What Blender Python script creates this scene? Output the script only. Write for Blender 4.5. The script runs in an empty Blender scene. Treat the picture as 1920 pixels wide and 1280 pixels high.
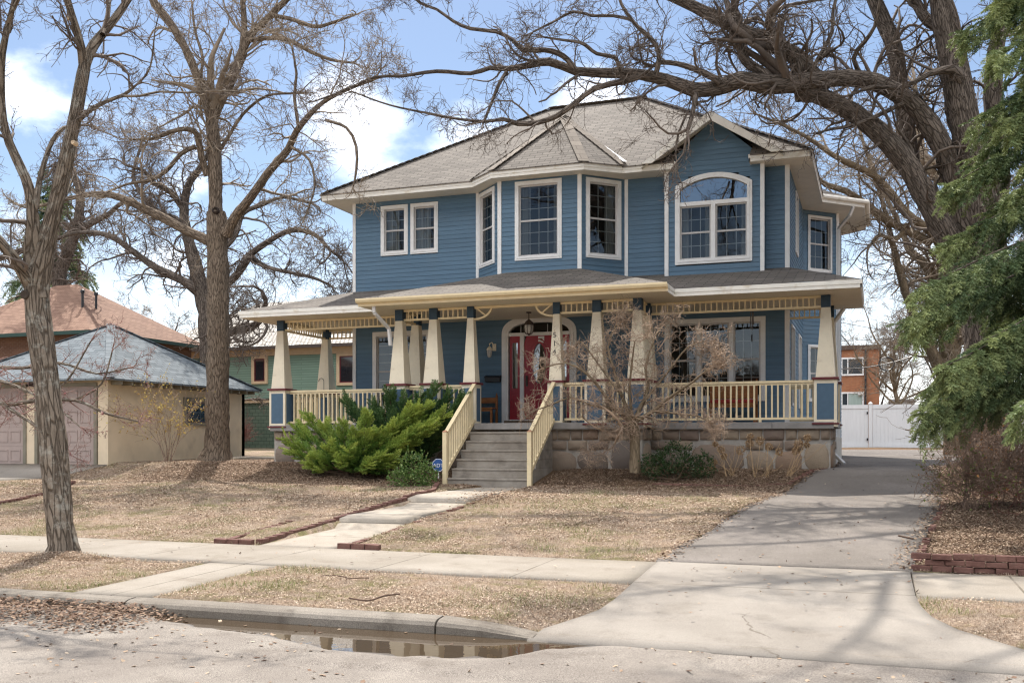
import bpy, math, random
import numpy as np
from mathutils import Vector
R = math.radians
rng = np.random.default_rng(11)
random.seed(5)
SC = bpy.context.scene
COL = SC.collection

# ------------------------------------------------------------------ camera, sky, sun, exposure
EYE = 1.6
FPX, HX, HY = 1898.0, 960.0, 830.0          # focal length and principal point in pixels of the 1920 wide photo
PSI = math.atan(685 / FPX)
CS, SN = math.cos(PSI), math.sin(PSI)
cam_d = bpy.data.cameras.new('camera')
cam = bpy.data.objects.new('camera', cam_d)
COL.objects.link(cam)
cam.location = (0, 0, EYE)
cam.rotation_euler = (R(90), 0, PSI)
cam_d.sensor_width = 36
cam_d.lens = 36 * FPX / 1920
cam_d.shift_y = (HY - 640) / 1920
cam_d.clip_end = 3000
SC.camera = cam
SUN_EL, SUN_AZ = R(56), R(-30)
sd = Vector((math.sin(SUN_AZ) * math.cos(SUN_EL), math.cos(SUN_AZ) * math.cos(SUN_EL), math.sin(SUN_EL)))
sun_d = bpy.data.lights.new('sun', 'SUN')
sun = bpy.data.objects.new('sun', sun_d)
COL.objects.link(sun)
sun_d.energy = 4.4
sun_d.angle = R(0.5)
sun_d.color = (1.0, 0.94, 0.86)
sun.rotation_euler = (-sd).to_track_quat('-Z', 'Y').to_euler()
sun.location = (-10, 30, 40)
W = bpy.data.worlds.new('World')
SC.world = W
W.use_nodes = True
nt = W.node_tree
nt.nodes.clear()
def N(t, typ, **kw):
    n = t.nodes.new(typ)
    for k, v in kw.items():
        setattr(n, k, v)
    return n
sky = N(nt, 'ShaderNodeTexSky', sky_type='NISHITA', sun_disc=False)
sky.sun_elevation = SUN_EL
sky.sun_rotation = SUN_AZ
sky.air_density = 1.0
sky.dust_density = 0.4
sky.ozone_density = 2.0
bg1 = N(nt, 'ShaderNodeBackground')
bg1.inputs[1].default_value = 0.08
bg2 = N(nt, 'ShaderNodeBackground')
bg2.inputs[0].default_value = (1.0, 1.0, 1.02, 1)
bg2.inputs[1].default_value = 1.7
mixw = N(nt, 'ShaderNodeMixShader')
outw = N(nt, 'ShaderNodeOutputWorld')
tc = N(nt, 'ShaderNodeTexCoord')
def mth(t, op, a, b=None, clamp=False):
    n = N(t, 'ShaderNodeMath', operation=op, use_clamp=clamp)
    for i, v in enumerate((a, b)):
        if v is None: continue
        if isinstance(v, (int, float)): n.inputs[i].default_value = v
        else: t.links.new(v, n.inputs[i])
    return n.outputs[0]
def maprange(t, v, a, b, c=0.0, d=1.0, smooth=True):
    n = N(t, 'ShaderNodeMapRange', interpolation_type='SMOOTHSTEP' if smooth else 'LINEAR')
    t.links.new(v, n.inputs[0])
    for i, x in enumerate((a, b, c, d)): n.inputs[i + 1].default_value = x
    return n.outputs[0]
dirn = N(nt, 'ShaderNodeVectorMath', operation='NORMALIZE')
nt.links.new(tc.outputs['Generated'], dirn.inputs[0])
sep = N(nt, 'ShaderNodeSeparateXYZ')
nt.links.new(dirn.outputs[0], sep.inputs[0])
mp = N(nt, 'ShaderNodeMapping')
mp.inputs['Scale'].default_value = (1, 1, 1.9)
nt.links.new(dirn.outputs[0], mp.inputs[0])
nz = N(nt, 'ShaderNodeTexNoise')
nz.inputs['Scale'].default_value = 4.2
nz.inputs['Detail'].default_value = 9
nz.inputs['Roughness'].default_value = 0.58
nt.links.new(mp.outputs[0], nz.inputs[0])
cl = nz.outputs[0]
def ray(px, py):
    u = (px - HX) / FPX; v = (HY - py) / FPX
    return np.array((-SN + u * CS, CS + u * SN, v))
bias = None
for (px, py, rad_, amt) in ((650, 260, 0.11, 0.31), (560, 330, 0.09, 0.22), (80, 290, 0.14, 0.17), (1090, 195, 0.085, 0.24), (400, 420, 0.15, 0.14), (900, 300, 0.14, 0.14), (1700, 560, 0.14, 0.16)):
    d = ray(px, py); d /= np.linalg.norm(d)
    dp = N(nt, 'ShaderNodeVectorMath', operation='DISTANCE')
    nt.links.new(dirn.outputs[0], dp.inputs[0]); dp.inputs[1].default_value = tuple(d)
    b = maprange(nt, dp.outputs['Value'], 0.0, rad_, amt, 0.0)
    bias = b if bias is None else mth(nt, 'MAXIMUM', bias, b)
low = maprange(nt, sep.outputs[2], 0.0, 0.22, 0.12, 0.0)
hz = maprange(nt, sep.outputs[2], -0.02, 0.24, 0.50, 0.02)
back = maprange(nt, sep.outputs[1], 0.35, -0.25, 0.0, 0.42)  # unseen white cloud added behind the camera to fill the shaded house front
back_fill = mth(nt, 'MULTIPLY', back, maprange(nt, sep.outputs[2], 0.34, 0.55))
tot = mth(nt, 'ADD', mth(nt, 'ADD', mth(nt, 'ADD', cl, bias), low), back_fill)
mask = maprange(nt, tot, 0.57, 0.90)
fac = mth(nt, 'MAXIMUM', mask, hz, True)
nt.links.new(sky.outputs[0], bg1.inputs[0])
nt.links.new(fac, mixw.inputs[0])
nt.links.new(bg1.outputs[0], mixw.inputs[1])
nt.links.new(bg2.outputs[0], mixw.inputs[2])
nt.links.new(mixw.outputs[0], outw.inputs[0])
SC.view_settings.view_transform = 'Standard'
SC.view_settings.look = 'None'
SC.view_settings.gamma = 1
SC.view_settings.exposure = 0.75
try:
    SC.cycles.max_bounces = 8
    SC.cycles.transparent_max_bounces = 12
    SC.cycles.use_adaptive_sampling = True
    SC.cycles.adaptive_threshold = 0.01
    SC.cycles.use_denoising = True
    SC.cycles.pixel_filter_type = 'BLACKMAN_HARRIS'
    SC.cycles.filter_width = 1.25
    SC.cycles.caustics_reflective = False
    SC.cycles.caustics_refractive = False
except Exception:
    pass

# ------------------------------------------------------------------ measuring helpers (used once, to place real geometry)
def onY(px, py, Y):
    r = ray(px, py); d = Y / r[1]
    return np.array((r[0] * d, Y, EYE + r[2] * d))
def zg(X, Y):
    X = np.asarray(X, float); Y = np.asarray(Y, float)
    z = np.interp(Y, [-60, 7.7, 7.86, 10.05, 11.75, 14, 16.5, 20, 21.7, 24, 30, 45, 80, 400], [0.0, 0.0, 0.13, 0.18, 0.2, 0.36, 0.56, 0.70, 1.03, 1.07, 1.15, 1.4, 1.5, 1.5])
    k = np.clip((Y - 18) / 4, 0, 1) * np.clip((-9 - X) / 6, 0, 1)
    z = z + 0.05 * k
    s = np.clip((X + 8.2) / .5, 0, 1) * np.clip((-6.4 - X) / .5, 0, 1) * np.clip((Y - 19.5) / .5, 0, 1) * np.clip((22.2 - Y) / .5, 0, 1)
    return z - 0.05 * s
def gnd(px, py):
    r = ray(px, py)
    lo, hi = 3.0, 80.0
    ds = np.linspace(3, 90, 1740)
    P = r[None] * ds[:, None]
    below = EYE + P[:, 2] < zg(P[:, 0], P[:, 1])
    i = int(np.argmax(below)) if below.any() else -1
    return np.array((P[i, 0], P[i, 1], float(zg(P[i, 0], P[i, 1]))))

# ------------------------------------------------------------------ object helpers
def base_of(o):
    v = Vector((0, 0, 0))
    while o is not None:
        v = v + o.location; o = o.parent
    return np.array(v)
def tagit(o, label=None, cat=None, group=None, kind=None):
    if label: o['label'] = label
    if cat: o['category'] = cat
    if group: o['group'] = group
    if kind: o['kind'] = kind
    return o
def thing(name, loc, label, cat, group=None):
    o = bpy.data.objects.new(name, None)
    COL.objects.link(o)
    o.location = tuple(float(a) for a in loc)
    o.empty_display_size = 0.2
    return tagit(o, label, cat, group)
def link(name, me, m, parent=None, loc=(0, 0, 0)):
    o = bpy.data.objects.new(name, me)
    COL.objects.link(o)
    if m is not None: me.materials.append(m)
    if parent is not None: o.parent = parent
    o.location = loc
    return o
def mesh_np(name, V, F, m, parent=None, uv=None, attr=None, smooth=False, loc=None, rel=True):
    """V (n,3) in world space, F (k,3|4); origin: the parent's own origin, or loc"""
    V = np.asarray(V, np.float32)
    off = base_of(parent) if (parent is not None and rel) else np.zeros(3)
    if loc is not None: off = off + np.array(loc)
    F = np.asarray(F, np.int32)
    me = bpy.data.meshes.new(name)
    me.vertices.add(len(V))
    me.vertices.foreach_set('co', (V - off.astype(np.float32)).ravel())
    me.loops.add(F.size)
    me.loops.foreach_set('vertex_index', F.ravel())
    me.polygons.add(len(F))
    me.polygons.foreach_set('loop_start', np.arange(0, F.size, F.shape[1], dtype=np.int32))
    if uv is not None:
        l = me.uv_layers.new(name='uv'); l.data.foreach_set('uv', np.asarray(uv, np.float32).ravel())
    if attr is not None:
        a = me.attributes.new('tint', 'FLOAT', 'POINT'); a.data.foreach_set('value', np.asarray(attr, np.float32))
    if smooth: me.polygons.foreach_set('use_smooth', np.ones(len(F), bool))
    me.update(calc_edges=True)
    me.validate()
    return link(name, me, m, parent, tuple(loc) if loc is not None else (0, 0, 0))
class Fr:
    """a wall's own frame: s along it (left to right seen from outside), o outward"""
    def __init__(s, ox=0., oy=0., tx=1., ty=0.):
        l = math.hypot(tx, ty); s.o = (ox, oy); s.t = (tx / l, ty / l); s.n = (s.t[1], -s.t[0])
    def __call__(s, a, z, o=0.):
        return (s.o[0] + s.t[0] * a + s.n[0] * o, s.o[1] + s.t[1] * a + s.n[1] * o, z)
def FY(Y): return Fr(0, Y, 1, 0)
class MB:
    def __init__(s): s.v = []; s.f = []
    def poly(s, pts):
        b = len(s.v); s.v += [tuple(map(float, p)) for p in pts]; s.f.append(tuple(range(b, b + len(pts)))); return s
    def box(s, fr, s0, s1, z0, z1, o0, o1):
        b = len(s.v)
        for (a, z, o) in ((s0, z0, o1), (s1, z0, o1), (s1, z1, o1), (s0, z1, o1), (s0, z0, o0), (s1, z0, o0), (s1, z1, o0), (s0, z1, o0)):
            s.v.append(fr(a, z, o))
        for q in ((0, 1, 2, 3), (1, 5, 6, 2), (5, 4, 7, 6), (4, 0, 3, 7), (3, 2, 6, 7), (4, 5, 1, 0)):
            s.f.append(tuple(b + i for i in q))
        return s
    def abox(s, x0, x1, y0, y1, z0, z1):
        return s.box(Fr(0, 0, 1, 0), x0, x1, z0, z1, -y1, -y0)
    def frust(s, cx, cy, z0, z1, h0, h1):
        b = len(s.v)
        for z, h in ((z0, h0), (z1, h1)):
            for dx, dy in ((-1, -1), (1, -1), (1, 1), (-1, 1)): s.v.append((cx + dx * h, cy + dy * h, z))
        for i in range(4):
            j = (i + 1) % 4; s.f.append((b + i, b + j, b + 4 + j, b + 4 + i))
        s.f.append((b + 3, b + 2, b + 1, b)); s.f.append((b + 4, b + 5, b + 6, b + 7)); return s
    def prism(s, pts, z0, z1):
        b = len(s.v); n = len(pts)
        s.v += [(p[0], p[1], z0) for p in pts] + [(p[0], p[1], z1) for p in pts]
        for i in range(n):
            j = (i + 1) % n; s.f.append((b + i, b + j, b + n + j, b + n + i))
        s.f.append(tuple(b + n - 1 - i for i in range(n))); s.f.append(tuple(b + n + i for i in range(n))); return s
    def extr(s, fr, pts, o0, o1):
        """outline pts (s,z) in a wall frame given a thickness"""
        b = len(s.v); n = len(pts)
        s.v += [fr(p[0], p[1], o1) for p in pts] + [fr(p[0], p[1], o0) for p in pts]
        for i in range(n):
            j = (i + 1) % n; s.f.append((b + i, b + n + i, b + n + j, b + j))
        s.f.append(tuple(b + i for i in range(n))); s.f.append(tuple(b + n + n - 1 - i for i in range(n))); return s
    def ring(s, fr, outer, inner, o0, o1):
        b = len(s.v); n = len(outer)
        for P in (outer, inner):
            for o in (o0, o1): s.v += [fr(p[0], p[1], o) for p in P]
        for i in range(n):
            j = (i + 1) % n
            oo0, oo1, io0, io1 = b, b + n, b + 2 * n, b + 3 * n
            s.f += [(oo1 + i, oo1 + j, io1 + j, io1 + i), (oo0 + i, oo0 + j, oo1 + j, oo1 + i), (io1 + i, io1 + j, io0 + j, io0 + i), (oo0 + j, oo0 + i, io0 + i, io0 + j)]
        return s
    def bar(s, p, q, w, h):
        """square bar from p to q"""
        p = np.array(p, float); q = np.array(q, float); t = q - p; t /= np.linalg.norm(t)
        a = np.cross(t, (0, 0, 1)); a = a / np.linalg.norm(a) if np.linalg.norm(a) > 1e-4 else np.array((1., 0, 0))
        c = np.cross(a, t); b = len(s.v)
        for e in (p, q):
            for i, j in ((-1, -1), (1, -1), (1, 1), (-1, 1)): s.v.append(tuple(e + a * i * w / 2 + c * j * h / 2))
        for i in range(4):
            j = (i + 1) % 4; s.f.append((b + i, b + j, b + 4 + j, b + 4 + i))
        s.f += [(b + 3, b + 2, b + 1, b), (b + 4, b + 5, b + 6, b + 7)]; return s
    def lathe(s, cx, cy, prof, n=16):
        b = len(s.v)
        for r, z in prof:
            for i in range(n):
                a = 2 * math.pi * i / n; s.v.append((cx + r * math.cos(a), cy + r * math.sin(a), z))
        for k in range(len(prof) - 1):
            for i in range(n):
                j = (i + 1) % n; s.f.append((b + k * n + i, b + k * n + j, b + (k + 1) * n + j, b + (k + 1) * n + i))
        return s
    def tube(s, pts, r, n=8):
        V, F, _ = tube_arr(np.array(pts, float)[None], np.full((1, len(pts)), r), n)
        b = len(s.v); s.v += [tuple(p) for p in V]; s.f += [tuple(int(b + i) for i in q) for q in F]; return s
    def build(s, name, m, parent=None, loc=None, uv=False, smooth=False, bevel=0):
        off = base_of(parent) if parent is not None else np.zeros(3)
        if loc is not None: off = off + np.array(loc)
        me = bpy.data.meshes.new(name)
        me.from_pydata([(p[0] - off[0], p[1] - off[1], p[2] - off[2]) for p in s.v], [], s.f)
        if uv:
            l = me.uv_layers.new(name='uv')
            for p in me.polygons:
                n = p.normal; u = Vector((0, 0, 1)).cross(n)
                u = Vector((1, 0, 0)) if u.length < 1e-3 else u.normalized()
                w = n.cross(u)
                for li in p.loop_indices:
                    c = me.vertices[me.loops[li].vertex_index].co
                    l.data[li].uv = (c.dot(u), c.dot(w))
        if smooth:
            for p in me.polygons: p.use_smooth = True
        me.update()
        o = link(name, me, m, parent, tuple(loc) if loc is not None else (0, 0, 0))
        if bevel:
            b = o.modifiers.new('bevel', 'BEVEL'); b.width = bevel; b.segments = 2; b.limit_method = 'ANGLE'
        return o
def nrm(a): return a / np.maximum(np.linalg.norm(a, axis=-1, keepdims=True), 1e-9)
def tube_arr(pts, rad, k):
    Nn, n, _ = pts.shape
    t = nrm(np.gradient(pts, axis=1))
    mt = np.abs(t.mean(axis=1)); ref = np.eye(3)[np.argmin(mt, axis=1)]
    a = nrm(np.cross(t, ref[:, None, :])); b = np.cross(t, a)
    ang = np.arange(k) * 2 * math.pi / k
    V = pts[:, :, None, :] + rad[:, :, None, None] * (np.cos(ang)[None, None, :, None] * a[:, :, None, :] + np.sin(ang)[None, None, :, None] * b[:, :, None, :])
    base = (np.arange(Nn) * n * k)[:, None, None]
    i = np.arange(n - 1)[None, :, None]; j = np.arange(k)[None, None, :]; j2 = (j + 1) % k
    F = np.stack([base + i * k + j, base + i * k + j2, base + (i + 1) * k + j2, base + (i + 1) * k + j], -1).reshape(-1, 4)
    cl_ = np.concatenate([np.zeros((Nn, 1)), np.cumsum(np.linalg.norm(np.diff(pts, axis=1), axis=2), axis=1)], 1)
    ci = 2 * math.pi * rad.mean(axis=1)[:, None, None] / k
    u0 = np.broadcast_to(j * ci, (Nn, n - 1, k)); u1 = np.broadcast_to((j + 1) * ci, (Nn, n - 1, k))
    v0 = np.broadcast_to(cl_[:, :-1, None], (Nn, n - 1, k)); v1 = np.broadcast_to(cl_[:, 1:, None], (Nn, n - 1, k))
    UV = np.stack([np.stack([u0, v0], -1), np.stack([u1, v0], -1), np.stack([u1, v1], -1), np.stack([u0, v1], -1)], 3).reshape(-1, 2)
    return V.reshape(-1, 3), F, UV
def join(parts):
    V, F, U, b = [], [], [], 0
    for v, f, u in parts:
        V.append(v); F.append(f + b); U.append(u); b += len(v)
    return np.concatenate(V), np.concatenate(F), np.concatenate(U)

# ------------------------------------------------------------------ materials
def mat(name, col, rough=0.6, var=0.12, scale=6.0, bump=0.0, bscale=None, spec=0.3, metal=0.0, stretch=(1, 1, 1), col2=None, detail=5, tint=None, trans=0.0, dirt=None):
    m = bpy.data.materials.new(name); m.use_nodes = True
    t = m.node_tree; p = t.nodes['Principled BSDF']
    p.inputs['Roughness'].default_value = rough
    p.inputs['Specular IOR Level'].default_value = spec
    p.inputs['Metallic'].default_value = metal
    c = N(t, 'ShaderNodeTexCoord'); mp_ = N(t, 'ShaderNodeMapping'); mp_.inputs['Scale'].default_value = stretch
    t.links.new(c.outputs['Object'], mp_.inputs[0])
    n = N(t, 'ShaderNodeTexNoise'); n.inputs['Scale'].default_value = scale; n.inputs['Detail'].default_value = detail; n.inputs['Roughness'].default_value = 0.6
    t.links.new(mp_.outputs[0], n.inputs[0])
    mx = N(t, 'ShaderNodeMix', data_type='RGBA')
    a = tuple(x * (1 - var) for x in col); b = tuple(min(1, x * (1 + var)) for x in (col2 or col))
    if col2: a, b = col, col2
    mx.inputs[6].default_value = (*a, 1); mx.inputs[7].default_value = (*b, 1)
    t.links.new(maprange(t, n.outputs[0], 0.3, 0.7), mx.inputs[0])
    out = mx.outputs[2]
    if dirt:
        n3 = N(t, 'ShaderNodeTexNoise'); n3.inputs['Scale'].default_value = dirt[1]; n3.inputs['Detail'].default_value = 8
        t.links.new(c.outputs['Object'], n3.inputs[0])
        m3 = N(t, 'ShaderNodeMix', data_type='RGBA'); m3.inputs[7].default_value = (*dirt[0], 1)
        t.links.new(maprange(t, n3.outputs[0], dirt[2], dirt[3], 0, dirt[4]), m3.inputs[0]); t.links.new(out, m3.inputs[6]); out = m3.outputs[2]
    if tint:
        at = N(t, 'ShaderNodeAttribute'); at.attribute_name = 'tint'
        m2 = N(t, 'ShaderNodeValToRGB')
        el = m2.color_ramp.elements
        for i, (pos, cc) in enumerate(tint):
            e = el[i] if i < 2 else el.new(pos)
            e.position = pos; e.color = (*cc, 1)
        t.links.new(at.outputs['Fac'], m2.inputs[0])
        mm = N(t, 'ShaderNodeMix', data_type='RGBA', blend_type='MULTIPLY'); mm.inputs[0].default_value = 1
        g = N(t, 'ShaderNodeMix', data_type='RGBA'); g.inputs[6].default_value = (.8, .8, .8, 1); g.inputs[7].default_value = (1.15, 1.15, 1.15, 1)
        t.links.new(n.outputs[0], g.inputs[0])
        t.links.new(m2.outputs[0], mm.inputs[6]); t.links.new(g.outputs[2], mm.inputs[7]); out = mm.outputs[2]
    t.links.new(out, p.inputs['Base Color'])
    if bump:
        n2 = N(t, 'ShaderNodeTexNoise'); n2.inputs['Scale'].default_value = bscale or scale * 4; n2.inputs['Detail'].default_value = 6
        t.links.new(mp_.outputs[0], n2.inputs[0])
        bp = N(t, 'ShaderNodeBump'); bp.inputs['Strength'].default_value = bump; bp.inputs['Distance'].default_value = 0.02
        t.links.new(n2.outputs[0], bp.inputs['Height']); t.links.new(bp.outputs[0], p.inputs['Normal'])
    if trans:
        o = t.nodes['Material Output']; tr = N(t, 'ShaderNodeBsdfTranslucent'); ms = N(t, 'ShaderNodeMixShader'); ms.inputs[0].default_value = trans
        t.links.new(out, tr.inputs[0]); t.links.new(p.outputs[0], ms.inputs[1]); t.links.new(tr.outputs[0], ms.inputs[2]); t.links.new(ms.outputs[0], o.inputs[0])
    return m
def brickmat(name, c1, c2, cm, w, h, mortar, rough=0.85, bump=0.4, offset=0.5, noise=0.35, wscale=1.2, extra=None, bdist=0.01):
    """courses laid out in metres on the face's own uv"""
    m = bpy.data.materials.new(name); m.use_nodes = True
    t = m.node_tree; p = t.nodes['Principled BSDF']; p.inputs['Roughness'].default_value = rough; p.inputs['Specular IOR Level'].default_value = 0.2
    uv = N(t, 'ShaderNodeUVMap'); b = N(t, 'ShaderNodeTexBrick'); b.offset = offset
    for k, v in (('Scale', 1), ('Brick Width', w), ('Row Height', h), ('Mortar Size', mortar), ('Mortar Smooth', 0.3), ('Bias', 0.0)): b.inputs[k].default_value = v
    b.inputs['Color1'].default_value = (*c1, 1); b.inputs['Color2'].default_value = (*c2, 1); b.inputs['Mortar'].default_value = (*cm, 1)
    nd = N(t, 'ShaderNodeTexNoise'); nd.inputs['Scale'].default_value = 3; t.links.new(uv.outputs[0], nd.inputs[0])
    sb = N(t, 'ShaderNodeVectorMath', operation='SUBTRACT'); sb.inputs[1].default_value = (.5, .5, .5); t.links.new(nd.outputs['Color'], sb.inputs[0])
    sc = N(t, 'ShaderNodeVectorMath', operation='SCALE'); sc.inputs['Scale'].default_value = mortar * 1.2; t.links.new(sb.outputs[0], sc.inputs[0])
    ad = N(t, 'ShaderNodeVectorMath', operation='ADD'); t.links.new(uv.outputs[0], ad.inputs[0]); t.links.new(sc.outputs[0], ad.inputs[1]); t.links.new(ad.outputs[0], b.inputs['Vector'])
    n = N(t, 'ShaderNodeTexNoise'); n.inputs['Scale'].default_value = wscale; n.inputs['Detail'].default_value = 8; t.links.new(uv.outputs[0], n.inputs[0])
    g = N(t, 'ShaderNodeMix', data_type='RGBA'); g.inputs[6].default_value = (1 - noise,) * 3 + (1,); g.inputs[7].default_value = (1 + noise,) * 3 + (1,)
    t.links.new(n.outputs[0], g.inputs[0])
    mm = N(t, 'ShaderNodeMix', data_type='RGBA', blend_type='MULTIPLY'); mm.inputs[0].default_value = 1
    t.links.new(b.outputs[0], mm.inputs[6]); t.links.new(g.outputs[2], mm.inputs[7])
    n4 = N(t, 'ShaderNodeTexNoise'); n4.inputs['Scale'].default_value = 45; n4.inputs['Detail'].default_value = 4; t.links.new(uv.outputs[0], n4.inputs[0])
    g4 = N(t, 'ShaderNodeMix', data_type='RGBA'); g4.inputs[6].default_value = (.78,) * 3 + (1,); g4.inputs[7].default_value = (1.22,) * 3 + (1,)
    t.links.new(n4.outputs[0], g4.inputs[0])
    m5 = N(t, 'ShaderNodeMix', data_type='RGBA', blend_type='MULTIPLY'); m5.inputs[0].default_value = 1
    t.links.new(mm.outputs[2], m5.inputs[6]); t.links.new(g4.outputs[2], m5.inputs[7])
    t.links.new(m5.outputs[2], p.inputs['Base Color'])
    bp = N(t, 'ShaderNodeBump'); bp.inputs['Strength'].default_value = bump; bp.inputs['Distance'].default_value = bdist
    hm = mth(t, 'ADD', mth(t, 'MULTIPLY', b.outputs['Fac'], -1.0), mth(t, 'MULTIPLY', n4.outputs[0], 0.35))
    t.links.new(hm, bp.inputs['Height']); t.links.new(bp.outputs[0], p.inputs['Normal'])
    return m
def barkmat(name, c1, c2, sc=14.0, ridged=0.6, lichen=None):
    m = bpy.data.materials.new(name); m.use_nodes = True
    t = m.node_tree; p = t.nodes['Principled BSDF']; p.inputs['Roughness'].default_value = 0.92; p.inputs['Specular IOR Level'].default_value = 0.12
    uv = N(t, 'ShaderNodeUVMap'); mp_ = N(t, 'ShaderNodeMapping'); mp_.inputs['Scale'].default_value = (1, 0.15, 1); t.links.new(uv.outputs[0], mp_.inputs[0])
    nd = N(t, 'ShaderNodeTexNoise'); nd.inputs['Scale'].default_value = 9; nd.inputs['Detail'].default_value = 8; t.links.new(mp_.outputs[0], nd.inputs[0])
    ad = N(t, 'ShaderNodeVectorMath', operation='MULTIPLY_ADD'); ad.inputs[1].default_value = (.055, .05, 0); t.links.new(nd.outputs['Color'], ad.inputs[0]); t.links.new(mp_.outputs[0], ad.inputs[2])
    v = N(t, 'ShaderNodeTexVoronoi', feature='DISTANCE_TO_EDGE'); v.inputs['Scale'].default_value = sc * 2.3; t.links.new(ad.outputs[0], v.inputs['Vector'])
    cr = maprange(t, v.outputs['Distance'], 0.0, 0.13)
    vc = N(t, 'ShaderNodeTexVoronoi'); vc.inputs['Scale'].default_value = sc * 2.3; t.links.new(ad.outputs[0], vc.inputs['Vector'])
    sv = N(t, 'ShaderNodeSeparateColor'); t.links.new(vc.outputs['Color'], sv.inputs[0])
    mp2 = N(t, 'ShaderNodeMapping'); mp2.inputs['Scale'].default_value = (1, .22, 1); t.links.new(uv.outputs[0], mp2.inputs[0])
    n = N(t, 'ShaderNodeTexNoise'); n.inputs['Scale'].default_value = 34; n.inputs['Detail'].default_value = 9; n.inputs['Roughness'].default_value = .75; t.links.new(mp2.outputs[0], n.inputs[0])
    mx = N(t, 'ShaderNodeMix', data_type='RGBA'); mx.inputs[6].default_value = (*c1, 1); mx.inputs[7].default_value = (*c2, 1)
    plate = mth(t, 'ADD', mth(t, 'MULTIPLY', sv.outputs[0], .30), .32)
    t.links.new(mth(t, 'ADD', mth(t, 'MULTIPLY', cr, plate), mth(t, 'MULTIPLY', mth(t, 'SUBTRACT', n.outputs[0], .42), 1.7), True), mx.inputs[0])
    out = mx.outputs[2]
    if lichen:
        n2 = N(t, 'ShaderNodeTexNoise'); n2.inputs['Scale'].default_value = 3.5; n2.inputs['Detail'].default_value = 10; n2.inputs['Roughness'].default_value = .75; t.links.new(uv.outputs[0], n2.inputs[0])
        m2 = N(t, 'ShaderNodeMix', data_type='RGBA'); m2.inputs[7].default_value = (*lichen, 1); t.links.new(out, m2.inputs[6])
        t.links.new(maprange(t, n2.outputs[0], .5, .62, 0, .75), m2.inputs[0]); out = m2.outputs[2]
    t.links.new(out, p.inputs['Base Color'])
    bp = N(t, 'ShaderNodeBump'); bp.inputs['Strength'].default_value = ridged; bp.inputs['Distance'].default_value = 0.03
    t.links.new(mth(t, 'ADD', cr, mth(t, 'MULTIPLY', n.outputs[0], .5)), bp.inputs['Height']); t.links.new(bp.outputs[0], p.inputs['Normal'])
    return m
M = {}
M['siding'] = mat('blue_siding', (.092, .165, .238), .5, .12, 1.6, .05, 60, spec=.35, stretch=(.35, .35, 7), dirt=((.125, .18, .225), 1.1, .5, .8, .5))
M['white'] = mat('white_trim', (.78, .77, .75), .5, .05, 5, spec=.3, dirt=((.45, .40, .32), 9, .62, .85, .35))
M['fascia'] = mat('fascia_paint', (.76, .73, .66), .55, .05, 4, dirt=((.48, .38, .24), 5, .52, .75, .5))
M['soffit'] = mat('soffit_panel', (.76, .71, .61), .6, .05, 3)
M['cream'] = mat('cream_paint', (.76, .68, .52), .55, .06, 3, .06, 50, dirt=((.45, .36, .24), 7, .56, .85, .4))
M['creamy'] = mat('yellow_cream_paint', (.76, .63, .40), .5, .05, 5)
M['maroon'] = mat('maroon_paint', (.13, .025, .03), .45, .1, 8)
M['navy'] = mat('dark_blue_paint', (.028, .055, .085), .5, .1, 8)
M['panel'] = mat('blue_panel_paint', (.075, .13, .19), .55, .06, 8, .05, 80)
M['concrete'] = mat('weathered_concrete', (.36, .33, .29), .9, .1, 3, .25, 60, col2=(.47, .44, .39), dirt=((.20, .17, .14), 1.6, .52, .78, .6))
M['stepc'] = mat('step_concrete', (.24, .21, .175), .9, .1, 2.5, .3, 70, col2=(.34, .305, .26), dirt=((.12, .10, .085), 4, .5, .75, .6))
M['coping'] = mat('grey_coping', (.22, .21, .20), .85, .1, 4, .2, 60, col2=(.29, .275, .26))
M['door'] = mat('red_door', (.33, .016, .03), .35, .08, 4, spec=.5)
M['black'] = mat('black_metal', (.018, .018, .02), .4, .2, 12, spec=.5)
M['bronze'] = mat('bronze_metal', (.07, .05, .04), .45, .2, 12, spec=.5)
M['milky'] = mat('seeded_glass', (.45, .42, .38), .15, .15, 30, spec=.6)
M['curtain'] = mat('curtain', (.55, .54, .52), .9, .15, 3, stretch=(14, 14, .3))
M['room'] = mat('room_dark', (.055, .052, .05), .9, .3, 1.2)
M['sash'] = mat('grey_sash', (.50, .48, .46), .5, .05, 6)
M['wood'] = mat('bench_wood', (.28, .11, .035), .5, .25, 6, stretch=(1, 6, 6))
M['sill'] = mat('worn_sill', (.16, .12, .09), .8, .3, 8, stretch=(1, 8, 8))
M['downspout'] = mat('white_metal', (.66, .65, .63), .45, .05, 4)
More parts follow.
